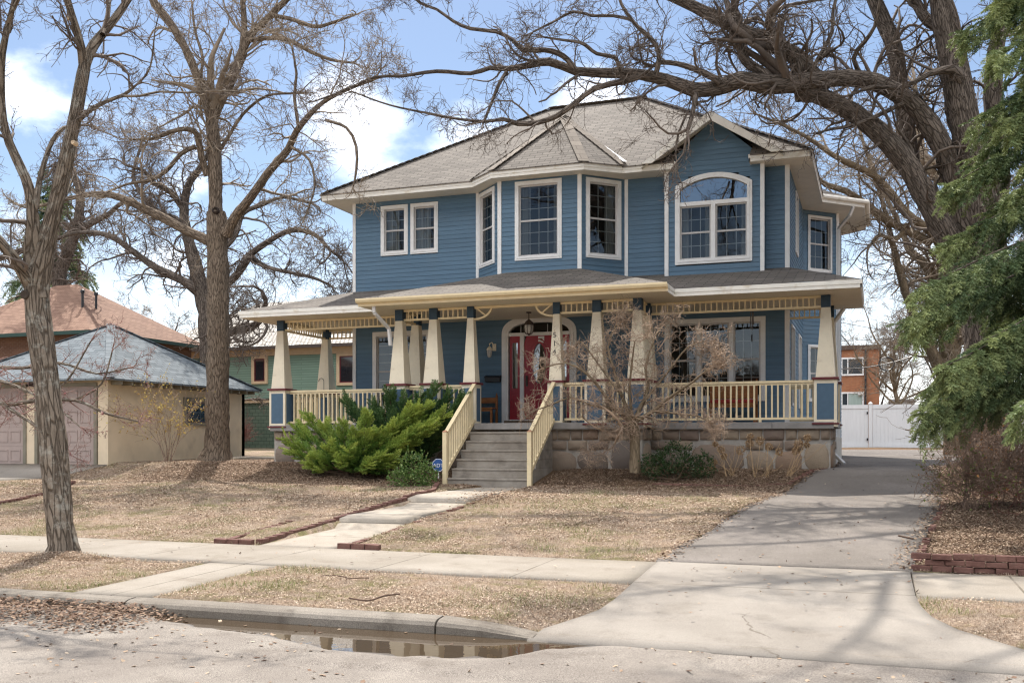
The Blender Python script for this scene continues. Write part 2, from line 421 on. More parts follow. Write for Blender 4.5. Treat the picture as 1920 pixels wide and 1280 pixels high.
def glassmat(name, tintc, refl):
    m = bpy.data.materials.new(name); m.use_nodes = True; t = m.node_tree; t.nodes.clear()
    o = N(t, 'ShaderNodeOutputMaterial'); tr = N(t, 'ShaderNodeBsdfTransparent'); tr.inputs[0].default_value = (*tintc, 1)
    gl = N(t, 'ShaderNodeBsdfGlossy'); gl.inputs['Roughness'].default_value = 0.015; gl.inputs['Color'].default_value = (.9, .95, 1, 1)
    fr = N(t, 'ShaderNodeFresnel'); fr.inputs[0].default_value = 1.5
    c = N(t, 'ShaderNodeTexCoord'); n = N(t, 'ShaderNodeTexNoise'); n.inputs['Scale'].default_value = 2.2; t.links.new(c.outputs['Object'], n.inputs[0])
    bp = N(t, 'ShaderNodeBump'); bp.inputs['Strength'].default_value = .12; bp.inputs['Distance'].default_value = .02; t.links.new(n.outputs[0], bp.inputs['Height']); t.links.new(bp.outputs[0], gl.inputs['Normal'])
    ms = N(t, 'ShaderNodeMixShader'); t.links.new(mth(t, 'ADD', fr.outputs[0], refl, True), ms.inputs[0])
    t.links.new(tr.outputs[0], ms.inputs[1]); t.links.new(gl.outputs[0], ms.inputs[2]); t.links.new(ms.outputs[0], o.inputs[0]); return m
M['glass'] = glassmat('window_glass', (.62, .66, .66), .03)
M['mirror'] = glassmat('bright_window_glass', (.35, .4, .45), .30)
M['shingle'] = brickmat('tan_shingles', (.110, .096, .083), (.172, .151, .130), (.05, .042, .035), .33, .135, .011, noise=.22, wscale=.9)
M['shingle_p'] = brickmat('weathered_shingles', (.105, .092, .08), (.165, .145, .125), (.05, .043, .036), .42, .13, .014, noise=.32, wscale=.8)
M['shingle_g'] = brickmat('blue_grey_shingles', (.105, .125, .138), (.18, .205, .222), (.055, .063, .07), .34, .135, .012, noise=.15)
M['shingle_b'] = brickmat('red_brown_shingles', (.21, .125, .09), (.28, .175, .125), (.14, .08, .055), .32, .14, .010, noise=.15)
M['cap'] = brickmat('pale_shingles', (.165, .14, .115), (.225, .192, .158), (.12, .10, .08), .42, .3, .014, noise=.2)
M['brick_d'] = brickmat('dark_brick', (.13, .065, .042), (.165, .085, .055), (.18, .12, .09), .22, .075, .010, noise=.15)
M['shake'] = brickmat('grey_wood_shakes', (.36, .33, .29), (.56, .53, .48), (.10, .09, .08), .20, .24, .022, noise=.25, bump=.8, bdist=.03)
M['brick'] = brickmat('orange_brick', (.30, .105, .045), (.38, .15, .065), (.30, .20, .14), .22, .075, .010, noise=.15)
M['gclap'] = brickmat('green_clapboard', (.20, .30, .235), (.225, .325, .255), (.12, .185, .145), 40, .11, .012, noise=.08)
M['dclap'] = brickmat('dark_green_shingles', (.095, .135, .10), (.12, .16, .12), (.055, .08, .06), .3, .16, .014, noise=.2)
M['orangetrim'] = mat('tan_orange_trim', (.60, .45, .29), .6, .06, 4)
M['stucco'] = mat('tan_stucco', (.68, .56, .40), .95, .06, 2, .5, 50, dirt=((.36, .28, .19), 2.2, .52, .8, .4))
M['gdoor'] = mat('taupe_garage_door', (.36, .285, .255), .6, .05, 3)
M['gtrim'] = mat('olive_grey_trim', (.20, .18, .135), .6, .1, 4)
M['vinyl'] = mat('white_vinyl', (.72, .73, .74), .4, .03, 3, stretch=(6, 6, .5))
M['mortar'] = mat('pale_mortar', (.36, .335, .30), .95, .12, 8, .5, 60)
M['stones'] = mat('field_stone', (.2, .17, .15), .9, .2, 7, .7, 40, spec=.15, tint=((0., (.155, .135, .122)), (.25, (.25, .20, .16)), (.5, (.33, .265, .195)), (.75, (.215, .165, .135)), (.92, (.38, .25, .15)), (1., (.17, .16, .155))), dirt=None)

# ------------------------------------------------------------------ the blue house
house = thing('house', (-7.76, 24.5, 1.0), 'large two storey blue clapboard house with wraparound porch and red door', 'house')
LAP = 0.117
def siding(fr, z0, z1, ext, holes=(), name='wall', m=None, parent=None, lap=LAP):
    mb = MB(); n = max(1, int(round((z1 - z0) / lap))); lap = (z1 - z0) / n
    for i in range(n):
        a, b = z0 + i * lap, z0 + (i + 1) * lap; mid = (a + b) / 2
        ea, eb = ext(a), ext(b)
        if ea is None or eb is None: continue
        cuts = sorted(h for h in (hh(mid) for hh in holes) if h)
        segs = []; ca, cb = ea[0], eb[0]
        for h in cuts:
            if h[0] > ca: segs.append((ca, h[0], cb, h[0]))
            ca = cb = max(ca, h[1])
        if ea[1] > ca: segs.append((ca, ea[1], cb, eb[1]))
        for (p, q, p2, q2) in segs:
            mb.poly([fr(p, a, .014), fr(q, a, .014), fr(q2, b, .003), fr(p2, b, .003)])
            mb.poly([fr(p, a, -.004), fr(q, a, -.004), fr(q, a, .014), fr(p, a, .014)])
    return mb.build(name, m or M['siding'], parent or house)
def rect_hole(s0, s1, z0, z1, e=.03):
    return lambda z: (s0 + e, s1 - e) if z0 + e < z < z1 - e else None
def const(a, b): return lambda z: (a, b)
def rectp(s0, s1, z0, z1): return [(s0, z0), (s1, z0), (s1, z1), (s0, z1)]
def sash_set(win, fr, s0, s1, z0, z1, cols, rows, hung, glass, o=-.035, sash=None, lab=None):
    """sash, pane and grille of one opening"""
    sw = .038; sm = sash or M['sash']
    mb = MB().ring(fr, rectp(s0, s1, z0, z1), rectp(s0 + sw, s1 - sw, z0 + sw, z1 - sw), o - .03, o + .012)
    zm = (z0 + z1) / 2
    if hung: mb.box(fr, s0 + sw, s1 - sw, zm - .022, zm + .022, o - .03, o + .016)
    mb.build('sash', sm, win)
    MB().poly([fr(s0 + sw, z0 + sw, o - .004), fr(s1 - sw, z0 + sw, o - .004), fr(s1 - sw, z1 - sw, o - .004), fr(s0 + sw, z1 - sw, o - .004)]).build('pane', glass, win)
    if cols:
        g = MB(); spans = ((z0 + sw, zm - .022), (zm + .022, z1 - sw)) if hung else ((z0 + sw, z1 - sw),)
        for a, b in spans:
            for i in range(1, cols):
                s = s0 + sw + (s1 - s0 - 2 * sw) * i / cols; g.box(fr, s - .008, s + .008, a, b, o - .022, o - .010)
            for j in range(1, rows):
                z = a + (b - a) * j / rows; g.box(fr, s0 + sw, s1 - sw, z - .008, z + .008, o - .024, o - .012)
        g.build('grille', M['white'], win)
def curtains(win, fr, s0, s1, z0, z1, spec):
    for (a, b) in spec:
        mb = MB(); n = 24
        for i in range(n):
            u0, u1 = s0 + (s1 - s0) * (a + (b - a) * i / n), s0 + (s1 - s0) * (a + (b - a) * (i + 1) / n)
            w0, w1 = .025 * math.sin(i * 1.7), .025 * math.sin((i + 1) * 1.7)
            mb.poly([fr(u0, z0, -.16 + w0), fr(u1, z0, -.16 + w1), fr(u1, z1, -.16 + w1), fr(u0, z1, -.16 + w0)])
        mb.build('curtain', M['curtain'], win)
def window(fr, s0, s1, z0, z1, cols=3, rows=2, case=.10, hung=True, cur=(), glass='glass', label=None, casem='white', sill=True, parent=None):
    mb = MB().ring(fr, rectp(s0, s1, z0, z1), rectp(s0 + case, s1 - case, z0 + case, z1 - case), -.10, .034)
    mb.ring(fr, rectp(s0 + case * .45, s1 - case * .45, z0 + case * .45, z1 - case * .45), rectp(s0 + case, s1 - case, z0 + case, z1 - case), .034, .044)
    w = mb.build('window', M[casem], parent or house)
    if label: w['label'] = label
    sash_set(w, fr, s0 + case, s1 - case, z0 + case, z1 - case, cols, rows, hung, M[glass])
    curtains(w, fr, s0 + case, s1 - case, z0 + case, z1 - case, cur)
    return rect_hole(s0, s1, z0, z1)
def board(fr, s0, s1, z0, z1, o=.03, m='white'):
    MB().box(fr, s0, s1, z0, z1, -.01, o).build('corner_board', M[m], house)

YW, YB, YG = 24.5, 23.62, 24.15
XL, XR = -13.43, -1.95
ZS = 8.10                                         # soffit
fw, fb, fg = FY(YW), FY(YB), FY(YG)
r2 = math.sqrt(.5)
bl = Fr(-9.76, 24.5, r2, -r2); br = Fr(-6.75, YB, r2, r2); LB = 1.245
# upper storey
h1 = window(fw, -12.596, -11.792, 6.63, 7.97, 3, 2, cur=((0, .62),))
h2 = window(fw, -11.712, -10.914, 6.627, 7.968, 3, 2, cur=((0, .7),))
siding(fw, 5.35, ZS, const(XL, -9.76), (h1, h2))
siding(fw, 5.35, ZS, const(-5.87, -4.80))
siding(fw, 5.35, ZS, const(-2.48, XR))
h3 = window(fb, -8.44, -7.23, 6.10, 8.048, 4, 3, cur=((0, .2), (.84, 1)))
siding(fb, 5.35, ZS, const(-8.88, -6.75), (h3,), 'bay_wall')
h4 = window(bl, .06, 1.04, 6.115, 8.045, 3, 3)
siding(bl, 5.35, ZS, const(0, LB), (h4,), 'bay_wall')
h5 = window(br, .13, 1.12, 6.10, 8.045, 3, 3, cur=((.66, 1),))
siding(br, 5.35, ZS, const(0, LB), (h5,), 'bay_wall')
# gable with the arched window
gx0, gx1, gc, gz = -4.80, -2.48, -3.65, 9.12
def gext(z):
    if z < 8.24: return (gx0, gx1)
    k = (gz + .14 - z) / (gz + .14 - 8.24)
    return (gc + (gx0 - gc) * k, gc + (gx1 - gc) * k) if k > .01 else (gc - .01, gc + .01)
def arch(s0, s1, z0, zs, zt, n=18):
    """outline with a segmental head"""
    p = [(s0, z0), (s1, z0)]
    c = (s0 + s1) / 2; h = zt - zs; w = (s1 - s0) / 2; rr = (w * w + h * h) / (2 * h); a0 = math.asin(w / rr)
    for i in range(n + 1):
        a = a0 - 2 * a0 * i / n; p.append((c + rr * math.sin(a), zt - rr + rr * math.cos(a)))
    return p
ga = arch(-4.557, -2.748, 5.85, 7.73, 7.99); gi = arch(-4.44, -2.865, 5.967, 7.64, 7.875)
w = MB().ring(fg, ga, gi, -.1, .036).ring(fg, arch(-4.50, -2.805, 5.907, 7.69, 7.935), gi, .036, .048)
w.box(fg, -4.44, -2.865, 7.24, 7.335, -.1, .03).box(fg, -3.705, -3.60, 5.967, 7.24, -.1, .03)
w = w.build('window', M['white'], house); w['label'] = 'wide arched window in the front gable'
sash_set(w, fg, -4.44, -3.705, 5.967, 7.24, 3, 2, True, M['glass'])
sash_set(w, fg, -3.60, -2.865, 5.967, 7.24, 3, 2, True, M['glass'])
curtains(w, fg, -4.44, -2.865, 5.967, 7.24, ((0, .12), (.36, .47), (.9, 1)))
MB().poly([fg(a, b, -.03) for a, b in arch(-4.44, -2.865, 7.335, 7.64, 7.875)]).build('pane', M['mirror'], w)
def ghole(z):
    if not 5.88 < z < 7.96: return None
    if z < 7.73: return (-4.53, -2.775)
    c = -3.6525; h = .26; ww = .905; rr = (ww * ww + h * h) / (2 * h); k = rr * rr - (z - 7.99 + rr) ** 2
    return (c - math.sqrt(max(k, 0)), c + math.sqrt(max(k, 0)))
siding(fg, 5.35, gz + .12, gext, (ghole,), 'gable_wall')
MB().abox(gx0 + .002, gx0 + .02, YG + .01, YW, 5.35, ZS).build('gable_cheek', M['siding'], house); MB().abox(gx1 - .02, gx1 - .002, YG + .01, YW, 5.35, ZS).build('gable_cheek', M['siding'], house)
# corner boards
for fr_, a, b in ((fw, XL - .02, XL + .07), (fw, XR - .085, XR + .02), (fg, gx0 - .01, gx0 + .085), (fg, gx1 - .085, gx1 + .01), (fw, -9.83, -9.755), (fw, -5.875, -5.79)):
    board(fr_, a, b, 5.35, ZS)
board(fb, -8.90, -8.80, 5.35, ZS); board(fb, -6.83, -6.73, 5.35, ZS)
board(Fr(-13.45, 30, 0, -1), -5.0, 5.45, 5.35, 5.4)
# right flank with its canted bay, left flank, back, inner partitions
fs = Fr(XR, YW, 0, 1); fc = Fr(XR, 29.3, r2, r2); fs2 = Fr(-1.06, 30.19, 0, 1)
h6 = window(fc, .16, 1.03, 6.395, 7.97, 3, 2, case=.07)
siding(fc, 5.35, ZS, const(0, 1.26), (h6,))
hs = window(fs, 1.9, 2.7, 6.4, 7.95, 3, 2, case=.06)
siding(fs, 5.35, ZS, const(0, 4.8), (hs,))
siding(fs2, 1.0, ZS, const(0, 3.0))
h7 = window(fc, .16, 1.03, 2.75, 4.35, 3, 2, case=.07)
siding(fc, 1.0, 5.35, const(0, 1.26), (h7,))
hs2 = window(fs, .55, 1.45, 2.5, 4.45, 3, 2, case=.06); hs3 = window(fs, 2.9, 3.8, 2.5, 4.45, 3, 2, case=.06)
siding(fs, 1.0, 5.35, const(0, 4.8), (hs2, hs3))
siding(Fr(XL, 33.0, 0, -1), 1.0, ZS, const(0, 8.5))
MB().abox(XL, -1.06, 32.98, 33.0, 1.0, ZS).build('back_wall', M['siding'], house)
board(Fr(-1.06, 30.19, r2, r2), -.07, .03, 1.0, ZS)
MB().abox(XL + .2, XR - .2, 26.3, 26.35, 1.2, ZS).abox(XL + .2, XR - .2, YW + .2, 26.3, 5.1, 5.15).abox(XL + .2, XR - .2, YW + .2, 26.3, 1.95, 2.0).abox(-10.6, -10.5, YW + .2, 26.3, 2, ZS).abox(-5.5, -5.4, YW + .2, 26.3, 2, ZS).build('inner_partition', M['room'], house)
# lower storey front: two porch windows and the door
hp1 = window(fw, -12.844, -11.13, 2.45, 4.59, 3, 4, case=.115, hung=True, casem='white')
def triple():
    s0, s1, z0, z1, c = -4.88, -2.48, 2.59, 4.59, .115
    w = MB().ring(fw, rectp(s0, s1, z0, z1), rectp(s0 + c, s1 - c, z0 + c, z1 - c), -.1, .036)
    cuts = (s0 + c, -4.10, -4.01, -3.335, -3.225, s1 - c)
    w.box(fw, -4.10, -4.01, z0 + c, z1 - c, -.1, .03).box(fw, -3.335, -3.225, z0 + c, z1 - c, -.1, .03)
    w = w.build('window', M['white'], house); w['label'] = 'wide three part window on the porch'
    for a, b in ((cuts[0], cuts[1]), (cuts[2], cuts[3]), (cuts[4], cuts[5])):
        sash_set(w, fw, a, b, z0 + c, z1 - c, 3, 2, True, M['glass'])
    return rect_hole(s0, s1, z0, z1)
hp2 = triple()
def dhole(z):
    if not 2.0 < z < 4.80: return None
    if z < 4.45: return (-9.05, -7.18)
    k = math.sqrt(max(0, 1 - ((z - 4.45) / .40) ** 2)); return (-8.11 - .93 * k, -8.11 + .93 * k)
siding(fw, 1.95, 4.80, const(XL, XR), (hp1, hp2, dhole))
board(fw, XL - .02, XL + .075, 2.0, 4.77, m='white'); board(fw, XR - .09, XR + .02, 2.0, 4.77, m='white')
# door surround, fanlight, sidelights, leaf
def ell(c, w, zs, h, z0, n=26, pw=2.6):
    p = [(c - w, z0), (c + w, z0)]
    for i in range(n + 1):
        a = math.pi * i / n; ca, sa = math.cos(a), math.sin(a)
        p.append((c + w * math.copysign(abs(ca) ** (2 / pw), ca), zs + h * abs(sa) ** (2 / pw)))
    return p
dc = -8.11
ds = MB().ring(fw, ell(dc, 1.0, 4.36, .49, 2.05), ell(dc, .825, 4.33, .34, 2.05), -.1, .045)
ds.ring(fw, ell(dc, .93, 4.35, .42, 2.05), ell(dc, .88, 4.34, .38, 2.05), .045, .058)
ds.box(fw, dc - .82, dc + .82, 4.335, 4.42, -.1, .03)
for a in (-8.62, -7.705): ds.box(fw, a, a + .105, 2.2, 4.335, -.1, .025)
ds.box(fw, dc - .82, dc + .82, 2.10, 2.2, -.1, .02)
ds = ds.build('door_frame', M['white'], house)
MB().box(fw, -8.98, -7.24, 2.05, 2.17, -.02, .22).build('door_step', M['sill'], house)
fan = [(a, b) for a, b in ell(dc, .815, 4.33, .33, 4.42) if b >= 4.42]
MB().poly([fw(a, b, -.04) for a, b in fan]).build('fanlight', M['glass'], ds)
g = MB()
for a in (-.5, -.22, .22, .5): g.box(fw, dc + a - .006, dc + a + .006, 4.42, 4.62, -.036, -.026)
g.build('fanlight_bar', M['white'], ds)
for a in (-8.905, -7.60):
    b = a + .285
    sl = MB().ring(fw, rectp(a, b, 2.2, 4.335), rectp(a + .07, b - .07, 3.0, 4.17), -.06, -.01)
    sl.ring(fw, rectp(a + .06, b - .06, 2.35, 2.85), rectp(a + .08, b - .08, 2.37, 2.83), -.01, .0)
    sl = sl.build('sidelight', M['door'], house)
    MB().poly([fw(a + .07, 3.0, -.035), fw(b - .07, 3.0, -.035), fw(b - .07, 4.17, -.035), fw(a + .07, 4.17, -.035)]).build('pane', M['mirror'], sl)
    MB().box(fw, a + .09, b - .09, 3.02, 3.75, -.06, -.05).build('curtain', M['curtain'], sl)
def ovalp(c, zc, w, h, n=36): return [(c + w * math.cos(2 * math.pi * i / n), zc + h * math.sin(2 * math.pi * i / n)) for i in range(n)]
def sqp(s0, s1, z0, z1, n=36):
    c, zc = (s0 + s1) / 2, (z0 + z1) / 2; p = []
    for i in range(n):
        a = 2 * math.pi * i / n; x, y = math.cos(a), math.sin(a); k = max(abs(x), abs(y)); p.append((c + x / k * (s1 - s0) / 2, zc + y / k * (z1 - z0) / 2))
    return p
D0, D1, OZ = -8.515, -7.705, 3.62
dd = MB().ring(fw, sqp(D0, D1, 2.2, 4.335), ovalp(dc, OZ, .19, .52), -.07, -.02)
dd.ring(fw, ovalp(dc, OZ, .225, .56), ovalp(dc, OZ, .185, .515), -.02, .0).ring(fw, ovalp(dc, OZ, .30, .64), ovalp(dc, OZ, .275, .61), -.02, -.010)
dd.ring(fw, rectp(D0 + .12, D1 - .12, 2.34, 2.88), rectp(D0 + .145, D1 - .145, 2.365, 2.855), -.02, -.008)
dd = dd.build('front_door', M['door'], house); dd['label'] = 'red front door with an oval glass'
MB().poly([fw(a, b, -.045) for a, b in ovalp(dc, OZ, .19, .52)]).build('pane', M['mirror'], dd)
MB().box(fw, D0 + .05, D0 + .10, 3.05, 3.32, -.02, .02).tube([(D0 + .075, YW - .02, 3.1), (D0 + .075, YW - .07, 3.12), (D0 + .075, YW - .07, 3.25), (D0 + .075, YW - .02, 3.28)], .012).build('handle', M['bronze'], dd)
note = MB().box(fw, -8.137, -7.975, 4.15, 4.317, -.018, -.012).build('notice', M['white'], dd)
hp = [(-8.056 + .035 * 16 * math.sin(t) ** 3 / 16, 4.236 + .035 * (13 * math.cos(t) - 5 * math.cos(2 * t) - 2 * math.cos(3 * t) - math.cos(4 * t)) / 16) for t in np.linspace(0, 2 * math.pi, 28)[:-1]]
MB().extr(fw, hp, -.0115, -.010).build('heart', mat('brown_ink', (.30, .16, .10), .7), dd)

# --- roofs
ZE, P = 8.27, .667
EX0, EX1, EY0, EY1, RY = -14.07, -1.39, 23.85, 33.63, 28.74
RZ = ZE + P * (RY - EY0); RX0, RX1 = EX0 + (RY - EY0), EX1 - (RY - EY0)
o_ = .03
def fz(y): return ZE + P * (y - EY0)
rf = MB()
yo = EY0 - o_
rf.poly([(EX0 - o_, yo, fz(yo)), (-4.53, yo, fz(yo)), (-4.53, 24.32, fz(24.32)), (-2.77, 24.32, fz(24.32)), (-2.77, yo, fz(yo)), (EX1 + o_, yo, fz(yo)), (RX1, RY, RZ), (RX0, RY, RZ)])
rf.poly([(EX1 + o_, yo, fz(yo)), (EX1 + o_, EY1, fz(yo)), (RX1, RY, RZ)])
rf.poly([(EX0 - o_, EY1, fz(yo)), (EX0 - o_, yo, fz(yo)), (RX0, RY, RZ)])
rf.poly([(EX1 + o_, EY1, fz(yo)), (EX0 - o_, EY1, fz(yo)), (RX0, RY, RZ), (RX1, RY, RZ)])
for a, b in (((EX0 - o_, yo), (-4.53, yo)), ((-2.77, yo), (EX1 + o_, yo)), ((EX1 + o_, yo), (EX1 + o_, EY1))):
    z = fz(yo); rf.poly([(a[0], a[1], z - .03), (b[0], b[1], z - .03), (b[0], b[1], z), (a[0], a[1], z)])
roof = rf.build('roof', M['shingle'], house, uv=True)
def ridge_cap(pts, m='cap'):
    mb = MB()
    for p, q in zip(pts[:-1], pts[1:]):
        p, q = np.array(p), np.array(q); n = max(2, int(np.linalg.norm(q - p) / .22))
        for i in range(n):
            a = p + (q - p) * i / n; b = p + (q - p) * (i + 1.15) / n
            mb.bar(a + (0, 0, .012), b + (0, 0, .028), .26, .012)
    return mb.build('ridge_cap', M[m], house, uv=True)
ridge_cap([(EX0, EY0, ZE), (RX0, RY, RZ), (RX1, RY, RZ), (EX1, EY0, ZE)])
# bay roof
bz = lambda p: (p[0], p[1], ZE)
ba, be = (-7.76, 25.5, 10.16), (-7.76, 26.75, 10.16)
A_, B_, C_, D_ = (-9.72, 23.83), (-8.93, 23.17), (-6.55, 23.17), (-5.72, 23.83)
brf = MB()
for p, q in ((A_, B_), (B_, C_), (C_, D_)):
    brf.poly([bz(p), bz(q), ba]); brf.poly([(p[0], p[1], ZE - .03), (q[0], q[1], ZE - .03), bz(q), bz(p)])
brf.poly([bz(A_), ba, be]).poly([bz(D_), be, ba])
brf.build('bay_roof', M['shingle'], house, uv=True)
ridge_cap([bz(B_), ba, be]); ridge_cap([bz(C_), ba]); ridge_cap([bz(A_), ba]); ridge_cap([bz(D_), ba])
dv = np.array(be) - np.array((-5.72, 23.83, ZE))
pv = lambda k: np.array((-5.72, 23.83, ZE)) + dv * k + np.array((.05, -.02, .06))
MB().bar(pv(.02), pv(.45), .10, .012).build('valley_flashing', M['white'], house)
# gable roof, rakes and eave returns
ga_z, GF = 9.32, 23.68
gf = MB()
L_, R_ = (-5.29, 8.235), (-2.01, 8.235)
gf.poly([(L_[0], GF, L_[1]), (gc, GF, ga_z), (gc, 25.9, ga_z), (L_[0], 25.9, L_[1])][::-1])
gf.poly([(gc, GF, ga_z), (R_[0], GF, R_[1]), (R_[0], 25.9, R_[1]), (gc, 25.9, ga_z)][::-1])
gf.build('gable_roof', M['shingle'], house, uv=True)
rk = MB(); fgf = FY(GF)
for (sx, sz) in (L_, R_):
    d_ = .17
    rk.extr(fgf, [(gc, ga_z - .012), (sx, sz - .012), (sx + (.26 if sx < gc else -.26), sz - .012), (gc, ga_z - .012 - d_ * 1.22)] if sx < gc else [(gc, ga_z - .012), (gc, ga_z - .012 - d_ * 1.22), (sx - .26, sz - .012), (sx, sz - .012)], -.04, .012)
rk.build('rake_board', M['fascia'], house)
sk_ = MB()
for (sx, sz) in (L_, R_):
    sk_.poly([(gc, GF + .02, ga_z - .1), (sx, GF + .02, sz - .1), (sx, YG + .01, sz - .1), (gc, YG + .01, ga_z - .1)])
sk_.build('soffit', M['soffit'], house)
# fascia and soffit of the main eaves
FT = .028
def fas(p, q, z0=ZS - .01, z1=ZE - .012):
    p, q = np.array(p, float), np.array(q, float); fr = Fr(p[0], p[1], q[0] - p[0], q[1] - p[1]); L = np.linalg.norm(q - p)
    MB().box(fr, 0, L, z0, z1, -FT, 0).box(fr, 0, L, z0 + (z1 - z0) * .48, z1, 0, .012).build('fascia', M['fascia'], house)
fas((EX0, EY0), (-9.68, EY0)); fas(A_ if 0 else (-9.68, 23.85), (-8.92, 23.2)); fas((-8.92, 23.2), (-6.56, 23.2)); fas((-6.56, 23.2), (-5.76, 23.85)); fas((-5.76, EY0), (-4.51, EY0))
fas((-2.79, EY0), (EX1, EY0)); fas((EX1, EY0), (EX1, 28.5)); fas((EX0, EY1), (EX0, EY0))
fas((-4.51, EY0), (-4.51, YG)); fas((-2.79, YG), (-2.79, EY0))
fas((EX1, 28.5), (-.33, 29.6)); fas((-.33, 29.6), (-.33, 32.7)); fas((-.33, 32.7), (EX1, EY1))
so = MB()
def flat(pts, z): so.poly([(p[0], p[1], z) for p in pts][::-1])
flat([(EX0, EY0), (-9.68, EY0), (-8.92, 23.2), (-6.56, 23.2), (-5.76, EY0), (-4.51, EY0), (-4.51, YG), (-4.51, YW + .1), (EX0, YW + .1)], ZS)
flat([(-2.79, EY0), (EX1, EY0), (EX1, YW + .1), (-2.79, YW + .1)], ZS)
flat([(XR - .1, YW + .1), (EX1, YW + .1), (EX1, 28.5), (-.33, 29.6), (-.33, 32.7), (EX1, EY1), (XR - .1, EY1)], ZS)
flat([(EX0, YW + .1), (XL + .1, YW + .1), (XL + .1, EY1), (EX0, EY1)], ZS)
so.build('soffit', M['soffit'], house)
sbr = MB(); ap = (-3.7, 31.1, 9.81)
q_ = [(EX1 - .05, 28.5), (-.30, 29.6), (-.30, 32.7), (EX1 - .05, EY1)]
for p, q in zip(q_[:-1], q_[1:]): sbr.poly([(p[0], p[1], ZE), (q[0], q[1], ZE), ap])
sbr.build('side_bay_roof', M['shingle'], house, uv=True)
def downspout(pts, r=.045, m='downspout'):
    mb = MB()
    for p, q in zip(pts[:-1], pts[1:]): mb.bar(p, q, .085, .065)
    return mb.build('downspout', M[m], house, bevel=.012)
downspout([(-.62, 29.32, 8.08), (-.72, 29.40, 7.86), (-1.02, 29.86, 7.62), (-1.02, 29.9, 1.2)])
MB().tube([(-1.4, 28.46, 8.24), (-.33, 29.54, 8.24), (-.26, 29.58, 8.24), (-.26, 32.7, 8.24)], .062).build('gutter', M['fascia'], house)
# --- porch roof
ZC, ZT = 4.77, 4.935
PX0, PX1, PY0 = -15.25, -.30, 21.80
CX0, CX1, CY0 = -11.35, -4.13, 20.95
pr = MB()
zw = 5.71
pr.poly([(PX0, PY0, ZT), (PX1, PY0, ZT), (XR, YW, zw), (XL, YW, zw)])
pr.poly([(PX0, 26.0, ZT), (PX0, PY0, ZT), (XL, YW, zw), (XL, 26.0, zw)])
pr.poly([(PX1, PY0, ZT), (PX1, 25.2, ZT), (XR, 25.2, zw), (XR, YW, zw)])
k = 3.2
pr.poly([(CX0, CY0, ZT + .01), (CX1, CY0, ZT + .01), (CX1 - k, CY0 + k, ZT + .333 * k), (CX0 + k, CY0 + k, ZT + .333 * k)])
pr.poly([(CX0, CY0 + 2 * k, ZT), (CX0, CY0, ZT + .01), (CX0 + k, CY0 + k, ZT + .333 * k)])
pr.poly([(CX1, CY0, ZT + .01), (CX1, CY0 + 2 * k, ZT), (CX1 - k, CY0 + k, ZT + .333 * k)])
pr.build('porch_roof', M['shingle_p'], house, uv=True)
def pf(p, q): fas(p, q, ZC - .005, ZT - .008)
pf((PX0, PY0), (CX0, PY0)); pf((CX1, PY0), (PX1, PY0)); pf((PX1, PY0), (PX1, 25.2)); pf((PX0, 26.0), (PX0, PY0))
pf((CX0, PY0), (CX0, CY0)); pf((CX1, CY0), (CX1, PY0)); pf((PX1, 25.2), (XR, 25.2))
fcy = FY(CY0)
MB().box(fcy, CX0 - .02, CX1 + .02, ZC - .005, ZT - .10, -.03, .01).extr(Fr(CX0 - .03, CY0, 0, -1), [(0, ZT - .11), (.10, ZT - .09), (.13, ZT - .04), (.13, ZT), (.11, ZT), (.11, ZT - .03), (0, ZT - .03)], CX0 - CX1 - .06, 0).build('gutter', M['creamy'], house)
pc = MB()
def fl2(pts): pc.poly([(p[0], p[1], ZC) for p in pts][::-1])
fl2([(PX0, PY0), (PX1, PY0), (PX1, YW), (PX0, YW)]); fl2([(CX0, CY0), (CX1, CY0), (CX1, PY0), (CX0, PY0)]); fl2([(PX0, YW), (XL, YW), (XL, 26), (PX0, 26)]); fl2([(XR, YW), (PX1, YW), (PX1, 25.2), (XR, 25.2)])
M['ceil'] = brickmat('porch_beadboard', (.74, .67, .53), (.77, .70, .56), (.42, .37, .29), 30, .085, .006, noise=.06, bump=.3)
pc.build('porch_ceiling', M['ceil'], house, uv=True)
downspout([(-11.0, 21.02, 4.82), (-11.0, 21.05, 4.62), (-10.85, 21.5, 4.30), (-10.83, 21.55, 3.9)])
downspout([(-.72, 24.55, 4.7), (-.95, 24.75, 4.4), (-.95, 24.75, 1.35), (-.72, 24.55, 1.12)])
# --- porch floor, stone base
FZ = 2.05
MB().abox(-14.81, -.80, 22.56, YW, 1.93, FZ - .004).abox(-10.96, -4.70, 21.66, 22.56, 1.93, FZ - .004).abox(-14.81, XL, YW, 25.4, 1.93, FZ - .004).abox(XR, -.80, YW, 25.0, 1.93, FZ - .004).build('porch_floor', M['coping'], house)
cp = MB()
def cope(x0, x1, y, n):
    for i in range(n):
        a = x0 + (x1 - x0) * i / n; b = x0 + (x1 - x0) * (i + 1) / n - .008
        cp.abox(a, b, y, y + .35, 1.905, FZ)
cope(-14.78, -10.97, 22.50, 3); cope(-4.70, -.86, 22.50, 3); cope(-10.9, -8.70, 21.60, 2); cope(-6.82, -4.76, 21.60, 2); cope(-8.69, -6.83, 21.52, 1)
cp.build('coping', M['coping'], house, bevel=.008)
st = MB()
st.abox(-14.72, -10.9, 22.62, 22.9, .7, 1.905).abox(-10.84, -4.82, 21.72, 22.0, .6, 1.905).abox(-4.82, -.94, 22.60, 22.9, .7, 1.905).abox(-1.2, -.94, 22.9, 24.9, .7, 1.905).abox(-14.70, -14.4, 22.9, 25.4, .8, 1.905).abox(-10.84, -10.6, 22.0, 22.7, .7, 1.905).abox(-5.0, -4.82, 22.0, 22.7, .7, 1.905)
fnd = st.build('foundation', M['mortar'], house)
SV, SF, ST_ = [], [], []
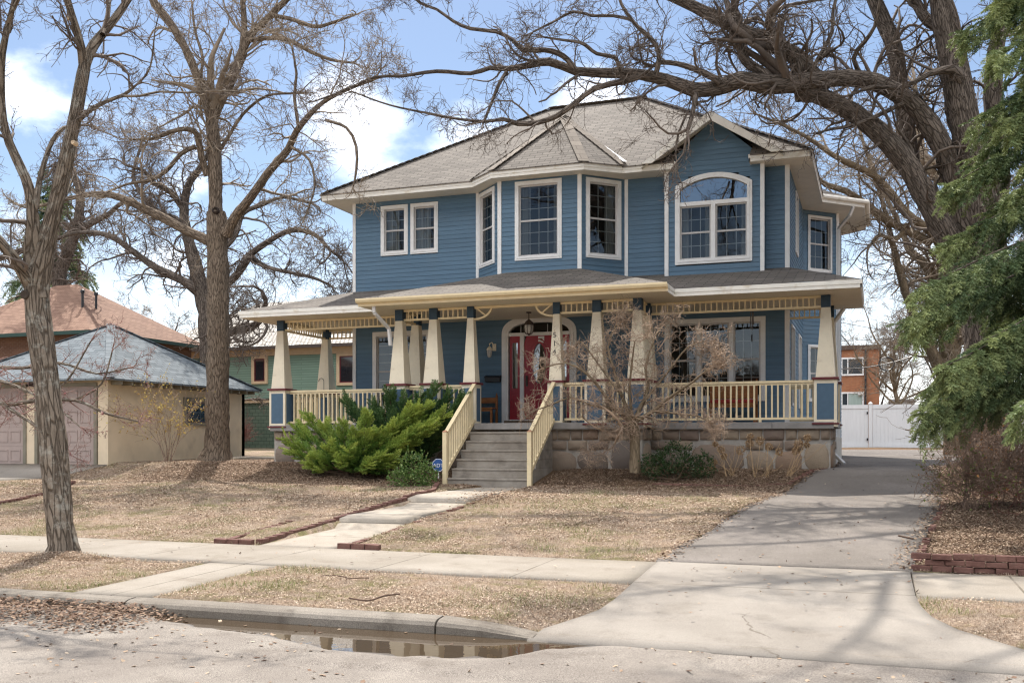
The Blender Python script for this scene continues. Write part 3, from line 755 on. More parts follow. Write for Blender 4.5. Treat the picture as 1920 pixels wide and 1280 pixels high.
def stone(fr, out, tint_):
    """one stone of the foundation: outline (s,z) domed a little out of the mortar"""
    n = len(out); c = np.mean(out, axis=0); b = len(SV); bul = rng.uniform(.016, .04)
    for k_, o_s in ((1.0, -.004), (.985, .006), (.90, .006 + bul)):
        for p in out: q = c + (np.array(p) - c) * k_; SV.append(fr(q[0], q[1], o_s + rng.normal(0, .0012)))
    SV.append(fr(c[0], c[1], .007 + bul * 1.1)); ST_.extend([tint_] * (3 * n + 1))
    for r_ in range(2):
        for i in range(n):
            j = (i + 1) % n; SF.append((b + r_ * n + i, b + r_ * n + j, b + (r_ + 1) * n + j)); SF.append((b + r_ * n + i, b + (r_ + 1) * n + j, b + (r_ + 1) * n + i))
    for i in range(n): SF.append((b + 2 * n + i, b + 2 * n + (i + 1) % n, b + 3 * n))
def rblock(s0, s1, z0, z1):
    r_ = .018; j = lambda: rng.normal(0, .006); return [(s0 + r_ + j(), z0 + j()), (s1 - r_ + j(), z0 + j()), (s1 + j(), z0 + r_), (s1 + j(), z1 - r_), (s1 - r_, z1 + j()), (s0 + r_, z1 + j()), (s0 + j(), z1 - r_), (s0 + j(), z0 + r_)]
def boulder(s0, s1, z0, z1):
    n = 14; c, zc = (s0 + s1) / 2, (z0 + z1) / 2; ph = rng.uniform(0, 6); out = []
    for i in range(n):
        a = 2 * math.pi * i / n; x, y = math.cos(a), math.sin(a); k = 1 / (abs(x) ** 3.4 + abs(y) ** 3.4) ** (1 / 3.4) * (1 + .07 * math.sin(2 * a + ph) + .05 * math.sin(3 * a + ph * 2)); out.append((c + x * k * (s1 - s0) / 2, zc + y * k * (z1 - z0) / 2))
    return out
def stonework(fr, L, seedk=0):
    global SV, SF, ST_
    g = .022
    def row(z0, z1, lo, hi, f, tlo=0., thi=1.):
        x = 0.
        while x < L - .05:
            w_ = min(rng.uniform(lo, hi), L - x)
            if L - x - w_ < lo * .6: w_ = L - x
            stone(fr, f(x + g / 2, x + w_ - g / 2, z0 + g / 2, z1 - g / 2), rng.uniform(tlo, thi)); x += w_
    row(1.655, 1.90, .24, .52, rblock, .25, .8); 
    x = 0.
    while x < L - .05:                       # the lower part: runs of squared blocks between big rounded boulders
        w_ = min(rng.uniform(.8, 1.7), L - x)
        if L - x - w_ < .5: w_ = L - x
        if rng.random() < .45:
            n = max(1, int(w_ / rng.uniform(.3, .42))); z_ = 1.655 - .22
            for i in range(n): stone(fr, rblock(x + w_ * i / n + g / 2, x + w_ * (i + 1) / n - g / 2, z_ + g / 2, 1.655 - g / 2), rng.uniform(.2, .75))
            n = max(1, int(w_ / rng.uniform(.5, .75)))
            for i in range(n): stone(fr, boulder(x + w_ * i / n + .02, x + w_ * (i + 1) / n - .02, .95 + rng.uniform(-.05, .0), z_ - .02), rng.random())
        else:
            n = max(1, int(w_ / rng.uniform(.55, .8)))
            for i in range(n): stone(fr, boulder(x + w_ * i / n + .03, x + w_ * (i + 1) / n - .03, .98 + rng.uniform(-.1, .05), 1.655 - rng.uniform(.03, .10)), rng.random())
        x += w_
    mesh_np('stones', np.array(SV), np.array(SF), M['stones'], fnd, attr=np.array(ST_)); SV, SF, ST_ = [], [], []
stonework(Fr(-14.72, 22.62), 3.82); stonework(Fr(-10.84, 21.72), 6.02); stonework(Fr(-4.82, 22.60), 3.88); stonework(Fr(-.94, 22.60, 0, 1), 2.3); stonework(Fr(-4.82, 21.72, 0, 1), .88)
MB().abox(-1.3, -.95, 24.9, 30.2, .7, 1.75).build('plinth', M['concrete'], house)
# --- porch columns
def column(X, Y, narrow=False, digits=None):
    c0, s0, ped = (.075, .15, .175) if narrow else (.092, .20, .235)
    zb, zp, zm, zc0 = 2.03, 2.95, 3.0, 4.50
    root = MB().frust(X, Y, zm, zc0, s0, c0).build('porch_column', M['cream'], house, loc=(X + 7.76, Y - 24.5, 1.0))
    MB().abox(X - c0 - .006, X + c0 + .006, Y - c0 - .006, Y + c0 + .006, zc0, 4.765).build('cap', M['navy'], root)
    e = .008
    MB().abox(X - ped - .04, X + ped + .04, Y - ped - .04, Y + ped + .04, 1.995, zb).build('band', M['maroon'], root, bevel=.006)
    MB().abox(X - ped - .04, X + ped + .04, Y - ped - .04, Y + ped + .04, zp, zm).build('band', M['maroon'], root, bevel=.006)
    MB().abox(X - ped, X + ped, Y - ped, Y + ped, zb, zp).abox(X - ped - .012, X + ped + .012, Y - ped - .012, Y + ped + .012, 1.945, 1.995).build('pedestal', M['cream'], root)
    pn = MB(); q = ped - .06
    for fr in (Fr(X, Y - ped, 1, 0), Fr(X + ped, Y, 0, 1), Fr(X, Y + ped, -1, 0), Fr(X - ped, Y, 0, -1)):
        pn.box(fr, -q, q, zb + .07, zp - .08, -.01, .002)
        pn.box(fr, -q, q, zb + .055, zb + .07, -.01, -.002)
    pn.build('panel', M['panel'], root)
    return root
COLS = [(-14.57, 22.75, 0), (-14.57, 25.0, 0), (-10.72, 21.85, 0), (-10.72, 22.75, 0), (-9.83, 21.85, 0), (-8.89, 21.85, 1), (-6.80, 21.85, 1), (-5.86, 21.85, 0), (-4.94, 21.85, 0), (-4.94, 22.75, 0), (-1.04, 22.75, 0), (-1.04, 24.60, 0)]
croots = [column(x, y, bool(n)) for x, y, n in COLS]
def text_mesh(name, txt, size, m, parent, loc, rot, extrude=.004, sx=1):
    c = bpy.data.curves.new('t', 'FONT'); c.body = txt; c.size = size; c.extrude = extrude; c.align_x = 'CENTER'; c.align_y = 'CENTER'; c.resolution_u = 3
    o = bpy.data.objects.new('t', c); COL.objects.link(o)
    dg = bpy.context.evaluated_depsgraph_get(); me = bpy.data.meshes.new_from_object(o.evaluated_get(dg)); bpy.data.objects.remove(o)
    me.name = name; me.materials.clear()
    o = link(name, me, m, parent, tuple(np.array(loc) - base_of(parent))); o.rotation_euler = rot; o.scale = (sx, 1, 1)
    return o
tl = math.atan(.125 / 1.5)
for i, ch in enumerate('514'):
    z = 4.02 - i * .19; yf = 21.85 - (.15 + (.075 - .15) * (z - 3.0) / 1.5) - .006
    text_mesh('house_number', ch, .17, M['black'], croots[6], (-6.83 + .0, yf, z), (R(90) - .05, 0, 0))
# --- railings and friezes between the columns
def railing(p, q):
    fr = Fr(p[0], p[1], q[0] - p[0], q[1] - p[1]); L = math.hypot(q[0] - p[0], q[1] - p[1])
    mb = MB().box(fr, 0, L, 2.905, 2.955, -.04, .04).box(fr, 0, L, 2.86, 2.90, -.018, .018).box(fr, 0, L, 2.105, 2.155, -.03, .03)
    n = max(2, int(round(L / .125)))
    for i in range(1, n): mb.box(fr, L * i / n - .018, L * i / n + .018, 2.155, 2.86, -.018, .018)
    k = int(L // 1.25)
    for i in range(1, k + 1): mb.box(fr, L * i / (k + 1) - .03, L * i / (k + 1) + .03, FZ, 2.105, -.03, .03)
    return mb.build('railing', M['creamy'], house)
def frieze(p, q):
    fr = Fr(p[0], p[1], q[0] - p[0], q[1] - p[1]); L = math.hypot(q[0] - p[0], q[1] - p[1])
    mb = MB().box(fr, 0, L, 4.715, 4.765, -.03, .03).box(fr, 0, L, 4.50, 4.545, -.03, .03)
    n = max(2, int(round(L / .123)))
    for i in range(1, n): mb.box(fr, L * i / n - .0135, L * i / n + .0135, 4.545, 4.715, -.015, .015)
    return mb.build('frieze', M['creamy'], house)
def span(i, j, rail=True, fz_=True):
    a, b = np.array(COLS[i][:2]), np.array(COLS[j][:2]); d = (b - a) / np.linalg.norm(b - a)
    if rail: railing(a + d * (.18 if COLS[i][2] else .24), b - d * (.18 if COLS[j][2] else .24))
    if fz_: frieze(a + d * (.085 if COLS[i][2] else .10), b - d * (.085 if COLS[j][2] else .10))
for i, j in ((0, 3), (2, 4), (4, 5), (6, 7), (7, 8), (9, 10), (10, 11)): span(i, j)
span(1, 0); span(2, 3, False, True); span(9, 8, False, True)
for a, b in (((-14.47, 25.0), (XL, 25.0)), ((XR, 24.6), (-1.14, 24.6))): railing(a, b); frieze(a, b)
for cx_, sgn in ((-8.89, 1), (-6.80, -1)):
    pts = [(cx_ + sgn * (.08 + .42 * math.sin(a)), 21.85, 4.74 - .27 * math.cos(a)) for a in np.linspace(0, math.pi / 2, 12)]
    mb = MB()
    for p, q in zip(pts[:-1], pts[1:]): mb.bar(p, q, .05, .045)
    mb.bar((cx_ + sgn * .08, 21.85, 4.76), (cx_ + sgn * .36, 21.85, 4.55), .04, .03)
    mb.build('bracket', M['creamy'], house)
MB().abox(-8.80, -6.89, 21.82, 21.88, 4.71, 4.765).build('beam', M['creamy'], house)
# --- front steps with their railings
sp = MB(); SX0, SX1 = -8.70, -6.86
SY = 20.0; RUN, RISE = .262, .2
for i in range(6):
    y = SY + i * RUN
    sp.abox(SX0 + .0, SX1, y, 21.75 - i * .001, .65 + i * RISE - (.35 if i == 0 else 0), .65 + (i + 1) * RISE - .002)
    sp.abox(SX0 - .004, SX1 + .004, y - .018, y + .258, .65 + (i + 1) * RISE - .04, .65 + (i + 1) * RISE)
sp.build('front_steps', M['stepc'], house, bevel=.006)
for x in (-8.74, -6.82):
    y0, y1 = 20.0, 21.66
    zt0, zt1, zb0, zb1 = 1.80, 2.95, .97, 2.12
    mb = MB()
    mb.bar((x, y0, zt0), (x, y1, zt1), .085, .05); mb.bar((x, y0, zb0), (x, y1, zb1), .05, .075)
    for i in range(1, 13):
        k = i / 13; y = y0 + (y1 - y0) * k
        mb.abox(x - .018, x + .018, y - .018, y + .018, zb0 + (zb1 - zb0) * k, zt0 + (zt1 - zt0) * k - .01)
    rl = mb.build('stair_railing', M['creamy'], house)
    MB().abox(x - .048, x + .048, y0 - .06, y0 + .036, .60, 1.835).build('newel_post', M['creamy'], rl, bevel=.005)
    MB().frust(x, y0 - .012, 1.835, 1.875, .056, .012).build('newel_cap', mat('copper_cap', (.42, .20, .11), .4, spec=.5), rl)

# ------------------------------------------------------------------ ground, paving, road
def groundmat():
    m = bpy.data.materials.new('dry_lawn'); m.use_nodes = True; t = m.node_tree; p = t.nodes['Principled BSDF']; p.inputs['Roughness'].default_value = .95; p.inputs['Specular IOR Level'].default_value = .1
    c = N(t, 'ShaderNodeTexCoord')
    def noise(s, d=6, r=.6):
        n = N(t, 'ShaderNodeTexNoise'); n.inputs['Scale'].default_value = s; n.inputs['Detail'].default_value = d; n.inputs['Roughness'].default_value = r; t.links.new(c.outputs['Object'], n.inputs[0]); return n.outputs[0]
    def mix(f, a, b):
        n = N(t, 'ShaderNodeMix', data_type='RGBA')
        for i, v in ((0, f), (6, a), (7, b)):
            if isinstance(v, tuple): n.inputs[i].default_value = (*v, 1)
            else: t.links.new(v, n.inputs[i])
        return n.outputs[2]
    fine = noise(38, 8, .75); mid = noise(5, 6); big = noise(.55, 5); big2 = noise(1.1, 6, .7)
    straw = mix(maprange(t, fine, .35, .65), (.17, .122, .088), (.49, .39, .30))
    straw = mix(maprange(t, mid, .4, .65, 0, .6), straw, (.36, .25, .17))
    green = mix(maprange(t, fine, .35, .65), (.07, .075, .025), (.21, .20, .075))
    lawn = mix(maprange(t, mth(t, 'ADD', mth(t, 'MULTIPLY', big2, .65), mth(t, 'MULTIPLY', mid, .35)), .47, .60, 0, .8), straw, green)
    lawn = mix(maprange(t, noise(1.7, 5, .7), .56, .70, 0, .7), lawn, mix(maprange(t, fine, .35, .65), (.085, .062, .045), (.25, .185, .13)))
    litter = mix(maprange(t, fine, .38, .62), (.055, .037, .025), (.26, .17, .105))
    a = N(t, 'ShaderNodeAttribute'); a.attribute_name = 'tint'
    bed = maprange(t, mth(t, 'ADD', a.outputs['Fac'], mth(t, 'MULTIPLY', mth(t, 'SUBTRACT', mid, .5), .9)), .38, .62)
    t.links.new(mix(bed, lawn, litter), p.inputs['Base Color'])
    bp = N(t, 'ShaderNodeBump'); bp.inputs['Strength'].default_value = .9; bp.inputs['Distance'].default_value = .04; t.links.new(fine, bp.inputs['Height']); t.links.new(bp.outputs[0], p.inputs['Normal'])
    return m
def bedmask(X, Y):
    """1 where the ground is leaf litter rather than grass"""
    X = np.asarray(X, float); Y = np.asarray(Y, float)
    a = np.clip((Y - 18.7) / 1.2, 0, 1) * np.clip((X + 17.5) / 1.0, 0, 1) * np.clip((-1.0 - X) / .3, 0, 1)
    b = np.clip((X - .3) / .3, 0, 1) * np.clip((Y - 11.8) / .2, 0, 1)
    c = .62 * np.exp(-((X + 9.3) ** 2 + (Y - 10.0) ** 2) / 1.6)
    d = np.clip((Y - 22) / 1.5, 0, 1) * np.clip((X + 19) / .6, 0, 1) * .8
    return np.maximum(np.maximum(a, b), np.maximum(c, d))
def vnoise(X, Y, sc, seed=0):
    r = np.random.default_rng(seed).random((64, 64))
    x = np.asarray(X) * sc; y = np.asarray(Y) * sc
    xi = np.floor(x).astype(int); yi = np.floor(y).astype(int); fx = x - xi; fy = y - yi
    fx = fx * fx * (3 - 2 * fx); fy = fy * fy * (3 - 2 * fy)
    g = lambda i, j: r[i % 64, j % 64]
    return (g(xi, yi) * (1 - fx) + g(xi + 1, yi) * fx) * (1 - fy) + (g(xi, yi + 1) * (1 - fx) + g(xi + 1, yi + 1) * fx) * fy
def grid_mesh(name, xs, ys, zf, m, attr=None, **kw):
    X, Y = np.meshgrid(xs, ys); Z = zf(X, Y)
    V = np.stack([X, Y, Z], -1).reshape(-1, 3); nx, ny = len(xs), len(ys)
    i, j = np.meshgrid(np.arange(ny - 1), np.arange(nx - 1), indexing='ij'); b = (i * nx + j).ravel()
    F = np.stack([b, b + 1, b + nx + 1, b + nx], -1)
    o = mesh_np(name, V, F, m, attr=None if attr is None else attr(X, Y).ravel(), smooth=True, **kw); return o
M['lawn'] = groundmat()
def lawnz(X, Y):
    z = zg(X, Y) + (vnoise(X, Y, 2.2, 1) - .5) * .025 + (vnoise(X, Y, .5, 2) - .5) * .05 * (np.abs(Y - 11) > 1.5)
    z = z + .07 * np.exp(-((X + 9.45) ** 2 + (Y - 10.1) ** 2) / .35)
    # dip under walks, road and drive
    z = np.where((Y > 10.0) & (Y < 11.8), zg(X, Y) - .07, z)
    z = np.where(Y < 7.9, -.12, z)
    inw = (X > -7.88) & (X < -6.78) & (Y > 11.7) & (Y < 20.2); z = np.where(inw, walkz(Y) - .1, z)
    inc = (X > -7.35) & (X < -6.55) & (Y < 10.2); z = np.where(inc, zg(X, Y) - .06, z)
    ind = (X > drive_l(Y) + .06) & (X < drive_r(Y) - .06) & (Y > 7.8) & (Y < 41); z = np.where(ind, zg(X, Y) - .08, z)
    az = np.interp(Y, [7.7, 8.0, 10.05, 11.75], [.012, .06, .195, .215]) - .012; dx = np.maximum(drive_l(Y) - X, X - drive_r(Y)); kk = np.clip(dx / .45, 0, 1); kk = kk * kk * (3 - 2 * kk)
    z = np.where((Y > 7.86) & (Y < 10.0) & (dx < .45), az + (z - az) * kk - .05 * (dx < -.05), z)
    return np.where((np.abs(X) > 60) | (Y > 90), zg(X, Y), z)
def walkz(Y): return np.interp(Y, [11.7, 13.98, 13.99, 16.48, 16.49, 20.3], [.205, .29, .455, .495, .655, .665])
def drive_l(Y): return np.interp(Y, [7.7, 8.0, 8.4, 8.75, 9.2, 10.05, 11.75, 16, 20.4, 22.6, 26, 41], [-2.64, -2.6, -2.45, -2.34, -2.31, -2.32, -2.42, -2.05, -1.52, -.92, -.85, -1.8])
def drive_r(Y): return np.interp(Y, [7.7, 8.0, 8.3, 8.8, 9.2, 9.6, 10.05, 11.75, 17, 23, 28, 33, 41], [1.75, 1.35, 1.0, .60, .43, .36, .33, .33, .95, 1.2, 1.9, 3.4, 5.5])
xs = np.concatenate([np.linspace(-400, -45, 10), np.linspace(-40, -20, 30), np.arange(-19.8, 5, .12), np.linspace(5.5, 20, 25), np.linspace(30, 400, 10)])
ys = np.concatenate([np.linspace(-120, 0, 6), [7.5, 7.8, 7.86, 7.90], np.arange(7.98, 22.6, .11), np.arange(22.8, 46, .4), np.linspace(48, 90, 16), np.linspace(110, 900, 9)])
lawn = grid_mesh('lawn', xs, ys, lawnz, M['lawn'], bedmask); tagit(lawn, 'dry straw coloured lawn with fallen leaves', 'lawn', kind='structure')
def strip(name, yv, lf, rf_, zf, m, nx=10, skirt=.15, jit=0.0, kind='structure', **kw):
    V = []; yv = np.asarray(yv, float); n = len(yv)
    L_ = lf(yv) + (vnoise(yv, yv * 0, 3.1, 5) - .5) * jit; R_2 = rf_(yv) + (vnoise(yv, yv * 0 + 7, 3.1, 6) - .5) * jit
    k = np.linspace(0, 1, nx + 1)
    X = L_[:, None] + (R_2 - L_)[:, None] * k[None]; Y = np.repeat(yv[:, None], nx + 1, 1); Z = zf(X, Y)
    X = np.concatenate([X[:, :1], X, X[:, -1:]], 1); Y = np.concatenate([Y[:, :1], Y, Y[:, -1:]], 1); Z = np.concatenate([Z[:, :1] - skirt, Z, Z[:, -1:] - skirt], 1)
    X = np.concatenate([X[:1], X, X[-1:]]); Y = np.concatenate([Y[:1], Y, Y[-1:]]); Z = np.concatenate([Z[:1] - skirt, Z, Z[-1:] - skirt])
    ny_, nx_ = X.shape; i, j = np.meshgrid(np.arange(ny_ - 1), np.arange(nx_ - 1), indexing='ij'); b = (i * nx_ + j).ravel()
    o = mesh_np(name, np.stack([X, Y, Z], -1).reshape(-1, 3), np.stack([b, b + 1, b + nx_ + 1, b + nx_], -1), m)
    return tagit(o, kind=kind, **kw)
def slabmat(name, c1, c2, dirtc, joint=None, crack=True, agg=0.25, damt=.55):
    m = bpy.data.materials.new(name); m.use_nodes = True; t = m.node_tree; p = t.nodes['Principled BSDF']; p.inputs['Roughness'].default_value = .9; p.inputs['Specular IOR Level'].default_value = .2
    c = N(t, 'ShaderNodeTexCoord')
    def noise(s, d=6, r=.6):
        n = N(t, 'ShaderNodeTexNoise'); n.inputs['Scale'].default_value = s; n.inputs['Detail'].default_value = d; n.inputs['Roughness'].default_value = r; t.links.new(c.outputs['Object'], n.inputs[0]); return n.outputs[0]
    def mix(f, a, b, bl='MIX'):
        n = N(t, 'ShaderNodeMix', data_type='RGBA', blend_type=bl)
        for i, v in ((0, f), (6, a), (7, b)):
            if isinstance(v, tuple): n.inputs[i].default_value = (*v, 1)
            elif isinstance(v, (int, float)): n.inputs[i].default_value = v
            else: t.links.new(v, n.inputs[i])
        return n.outputs[2]
    f = noise(140, 3, .7); md = noise(2.2, 8, .65); big = noise(.7, 6)
    col = mix(maprange(t, big, .35, .65), c1, c2)
    col = mix(maprange(t, md, .5, .72, 0, damt), col, dirtc)
    col = mix(1.0, col, mix(maprange(t, f, .3, .7), (1 - agg,) * 3, (1 + agg,) * 3), 'MULTIPLY')
    hgt = f
    if crack:
        v = N(t, 'ShaderNodeTexVoronoi', feature='DISTANCE_TO_EDGE'); v.inputs['Scale'].default_value = .42
        w = N(t, 'ShaderNodeVectorMath', operation='MULTIPLY_ADD'); n = N(t, 'ShaderNodeTexNoise'); n.inputs['Scale'].default_value = 2.5; n.inputs['Detail'].default_value = 5; t.links.new(c.outputs['Object'], n.inputs[0])
        w.inputs[1].default_value = (.5, .5, .0); t.links.new(n.outputs['Color'], w.inputs[0]); t.links.new(c.outputs['Object'], w.inputs[2]); t.links.new(w.outputs[0], v.inputs['Vector'])
        ck = mth(t, 'MULTIPLY', maprange(t, v.outputs['Distance'], .001, .0042, 1, 0), maprange(t, noise(.8, 3), .50, .58))
        col = mix(mth(t, 'MULTIPLY', ck, .7), col, (.11, .09, .07))
    if joint:
        b = N(t, 'ShaderNodeTexBrick'); b.offset = 0
        for k, v in (('Scale', 1), ('Brick Width', joint[0]), ('Row Height', joint[1]), ('Mortar Size', .012), ('Mortar Smooth', .1)): b.inputs[k].default_value = v
        mp_ = N(t, 'ShaderNodeMapping'); mp_.inputs['Location'].default_value = (joint[2], joint[3], 0); t.links.new(c.outputs['Object'], mp_.inputs[0]); t.links.new(mp_.outputs[0], b.inputs['Vector'])
        col = mix(mth(t, 'MULTIPLY', b.outputs['Fac'], maprange(t, noise(3, 4), .3, .6, .35, 1)), col, (.13, .11, .085))
    t.links.new(col, p.inputs['Base Color'])
    bp = N(t, 'ShaderNodeBump'); bp.inputs['Strength'].default_value = .35; bp.inputs['Distance'].default_value = .008; t.links.new(hgt, bp.inputs['Height']); t.links.new(bp.outputs[0], p.inputs['Normal'])
    return m
M['walk'] = slabmat('sidewalk_concrete', (.235, .206, .168), (.29, .258, .217), (.175, .143, .11), joint=(1.65, 40, .35, 2))
M['apron'] = slabmat('apron_concrete', (.222, .198, .17), (.272, .245, .212), (.165, .142, .116), joint=(60, 60, 31, -10.05 + 60))
M['asph'] = slabmat('drive_asphalt', (.15, .132, .115), (.19, .168, .149), (.115, .10, .087), agg=.75, crack=False)
M['pathc'] = slabmat('path_concrete', (.285, .25, .205), (.345, .305, .255), (.18, .15, .118), joint=(60, 60, 31, -12.9 + 60), crack=False)
K_ = lambda v: (lambda y: np.full_like(y, v))
tagit(strip('sidewalk', [10.05, 10.4, 10.9, 11.3, 11.75], K_(-30.), lambda y: drive_l(y) - .004, lambda X, Y: zg(X, Y) + .012 + (vnoise(X, Y, .35, 9) - .5) * .02, M['walk'], nx=110, jit=.0), 'concrete sidewalk', 'sidewalk')
tagit(strip('sidewalk', [10.05, 10.4, 10.9, 11.3, 11.75], lambda y: drive_r(y) + .02, K_(20.), lambda X, Y: zg(X, Y) + .008, M['walk'], nx=60), 'concrete sidewalk right of the driveway', 'sidewalk')
tagit(strip('carriage_walk', np.linspace(7.87, 10.046, 8), lambda y: -7.42 + 0 * y, lambda y: -6.47 + 0 * y, lambda X, Y: zg(X, Y) + .006, M['walk'], nx=4), 'short concrete walk to the kerb', 'path')
tagit(strip('front_walk', np.linspace(11.755, 13.985, 10), K_(-7.92), K_(-6.76), lambda X, Y: walkz(Y), M['pathc'], nx=6), 'lower concrete front walk', 'path')
tagit(strip('front_walk', np.linspace(13.988, 16.483, 10), K_(-7.92), K_(-6.76), lambda X, Y: walkz(Y), M['pathc'], nx=6, skirt=.3), 'middle concrete front walk', 'path')
tagit(strip('front_walk', np.linspace(16.487, 20.1, 10), K_(-7.95), K_(-6.70), lambda X, Y: walkz(Y), M['pathc'], nx=6, skirt=.3), 'upper concrete front walk', 'path')
tagit(strip('driveway_apron', np.concatenate([[7.665], np.linspace(7.9, 11.74, 40)]), drive_l, drive_r, lambda X, Y: np.interp(Y, [7.66, 7.72, 8.0, 10.05, 11.75], [.026, .034, .065, .195, .215]), M['apron'], nx=24, skirt=.2), 'pale concrete driveway apron', 'driveway')
tagit(strip('driveway', np.linspace(11.745, 41, 160), drive_l, drive_r, lambda X, Y: zg(X, Y) + .014 + (vnoise(X, Y, .7, 4) - .5) * .02, M['asph'], nx=20, jit=.14), 'grey asphalt driveway', 'driveway')
tagit(strip('garage_drive', np.linspace(16.0, 21.35, 10), lambda y: -34 + 0 * y, lambda y: -19.0 + (21.35 - y) * -.35 + 0 * y, lambda X, Y: zg(X, Y) + .03 - .0 * X, M['apron'], nx=10), 'concrete drive in front of the tan garage', 'driveway')
tagit(strip('side_path', np.linspace(25.2, 26.2, 4), K_(-18.2), K_(-13.6), lambda X, Y: zg(X, Y) + .05, M['walk'], nx=6), 'short concrete side path', 'path')
# kerb: rounded, in three lengths with open joints
def kerb(x0, x1, drop=None):
    prof = [(7.70, -.1), (7.705, .075), (7.73, .105), (7.77, .122), (7.90, .134), (7.905, -.1)]
    n = max(2, int((x1 - x0) / .4)); V = []
    for i in range(n + 1):
        x = x0 + (x1 - x0) * i / n; wob = .012 * math.sin(x * 1.3) + .008 * math.sin(x * 3.1); k = 1
        if drop: k = np.interp(x, drop[0], drop[1])
        for (y, z) in prof: V.append((x, y + wob, z * k if z > 0 else z))
    m = len(prof); F = [(i * m + j, (i + 1) * m + j, (i + 1) * m + j + 1, i * m + j + 1) for i in range(n) for j in range(m - 1)]
    mb = MB(); mb.v = V; mb.f = F + [tuple(range(m))[::-1], tuple(n * m + j for j in range(m))]
    return mb
M['kerb'] = slabmat('kerb_concrete', (.17, .148, .122), (.25, .222, .187), (.085, .07, .056), crack=False, damt=.9, agg=.4)
for x0, x1, dr in ((-32, -10.02, None), (-10.0, -6.66, None), (-6.64, -3.48, None), (-3.46, -2.61, ([-3.4, -2.9, -2.6], [1, .75, .35]))):
    o = kerb(x0, x1, dr).build('curb', M['kerb']); tagit(o, 'rounded concrete kerb', 'kerb', kind='structure')
o = kerb(1.6, 20, ([1.6, 2.4], [.2, 1])).build('curb', M['kerb']); tagit(o, 'rounded concrete kerb right of the driveway', 'kerb', kind='structure')
def roadmat():
    m = slabmat('road_asphalt', (.178, .155, .134), (.245, .218, .188), (.12, .10, .083), agg=.6, crack=True, damt=.65); t = m.node_tree; p = t.nodes['Principled BSDF']
    src = p.inputs['Base Color'].links[0].from_socket
    c = N(t, 'ShaderNodeTexCoord'); s = N(t, 'ShaderNodeSeparateXYZ'); t.links.new(c.outputs['Object'], s.inputs[0])
    n = N(t, 'ShaderNodeTexNoise'); n.inputs['Scale'].default_value = 3; n.inputs['Detail'].default_value = 6; t.links.new(c.outputs['Object'], n.inputs[0])
    a = N(t, 'ShaderNodeAttribute'); a.attribute_name = 'tint'
    wet = maprange(t, mth(t, 'ADD', a.outputs['Fac'], mth(t, 'MULTIPLY', mth(t, 'SUBTRACT', n.outputs[0], .5), .6)), .40, .60)
    mm = N(t, 'ShaderNodeMix', data_type='RGBA', blend_type='MULTIPLY'); t.links.new(wet, mm.inputs[0]); t.links.new(src, mm.inputs[6]); mm.inputs[7].default_value = (.42, .40, .39, 1); t.links.new(mm.outputs[2], p.inputs['Base Color'])
    t.links.new(maprange(t, wet, 0, 1, .9, .34, False), p.inputs['Roughness']); t.links.new(maprange(t, wet, 0, 1, .2, .5, False), p.inputs['Specular IOR Level'])
    return m
M['road'] = roadmat()
PUD = lambda X: np.interp(X, [-6.4, -5.85, -5.0, -4.5, -4.1, -3.86, -3.16, -2.6, -2.4, -2.0, -1.4], [7.70, 7.40, 7.24, 7.08, 6.92, 6.82, 6.86, 7.02, 7.45, 7.72, 7.80])
def roadz(X, Y):
    z = .022 * (7.7 - Y) * (Y < 7.8) + (vnoise(X, Y, 1.1, 3) - .5) * .022 + (vnoise(X, Y, 5, 8) - .5) * .008
    z = np.minimum(z, .15)
    dry = np.clip((PUD(X) + (vnoise(X, Y, 6, 12) - .5) * .12 - Y) / .25, -.7, 1)
    inx = (X > -6.7) & (X < -1.2)
    z = np.where(inx & (Y > 6.3), .012 + dry * .035 + (vnoise(X, Y, 9, 13) - .5) * .006, np.maximum(z, .018))
    return np.where(Y > 7.72, -.2, z)
def wetm(X, Y):
    d = (Y - PUD(X) + .22) / .35
    return np.clip(d, 0, 1) * np.clip((X + 6.6) / .8, 0, 1) * np.clip((.2 - X) / 1.5, 0, 1)
xr = np.concatenate([np.linspace(-300, -40, 8), np.linspace(-36, -13, 24), np.arange(-12.6, 4, .055), np.linspace(4.5, 30, 20), np.linspace(40, 300, 8)])
yr = np.concatenate([np.linspace(-9, 4, 24), np.arange(4.2, 6.2, .1), np.arange(6.24, 7.76, .045)])
road = grid_mesh('road', xr, yr, roadz, M['road'], wetm); tagit(road, 'pale worn asphalt street', 'road', kind='structure')
wm = bpy.data.materials.new('puddle_water'); wm.use_nodes = True; t = wm.node_tree; p = t.nodes['Principled BSDF']
p.inputs['Base Color'].default_value = (.06, .042, .026, 1); p.inputs['Roughness'].default_value = .012; p.inputs['IOR'].default_value = 1.33; p.inputs['Specular IOR Level'].default_value = .9
c = N(t, 'ShaderNodeTexCoord'); n = N(t, 'ShaderNodeTexNoise'); n.inputs['Scale'].default_value = 7; n.inputs['Detail'].default_value = 2; t.links.new(c.outputs['Object'], n.inputs[0])
bp = N(t, 'ShaderNodeBump'); bp.inputs['Strength'].default_value = .05; bp.inputs['Distance'].default_value = .01; t.links.new(n.outputs[0], bp.inputs['Height']); t.links.new(bp.outputs[0], p.inputs['Normal'])
o = MB().poly([(-6.6, 6.5, .0135), (-1.25, 6.5, .0135), (-1.25, 7.715, .0135), (-6.6, 7.715, .0135)]).build('puddle', wm); tagit(o, 'shallow puddle along the kerb', 'puddle', kind='structure')
# far side of the street, behind the camera
o = MB().abox(-60, 40, -60, -9, -.05, .06).build('far_lawn', M['lawn']); tagit(o, 'lawn across the street', 'lawn', kind='structure')

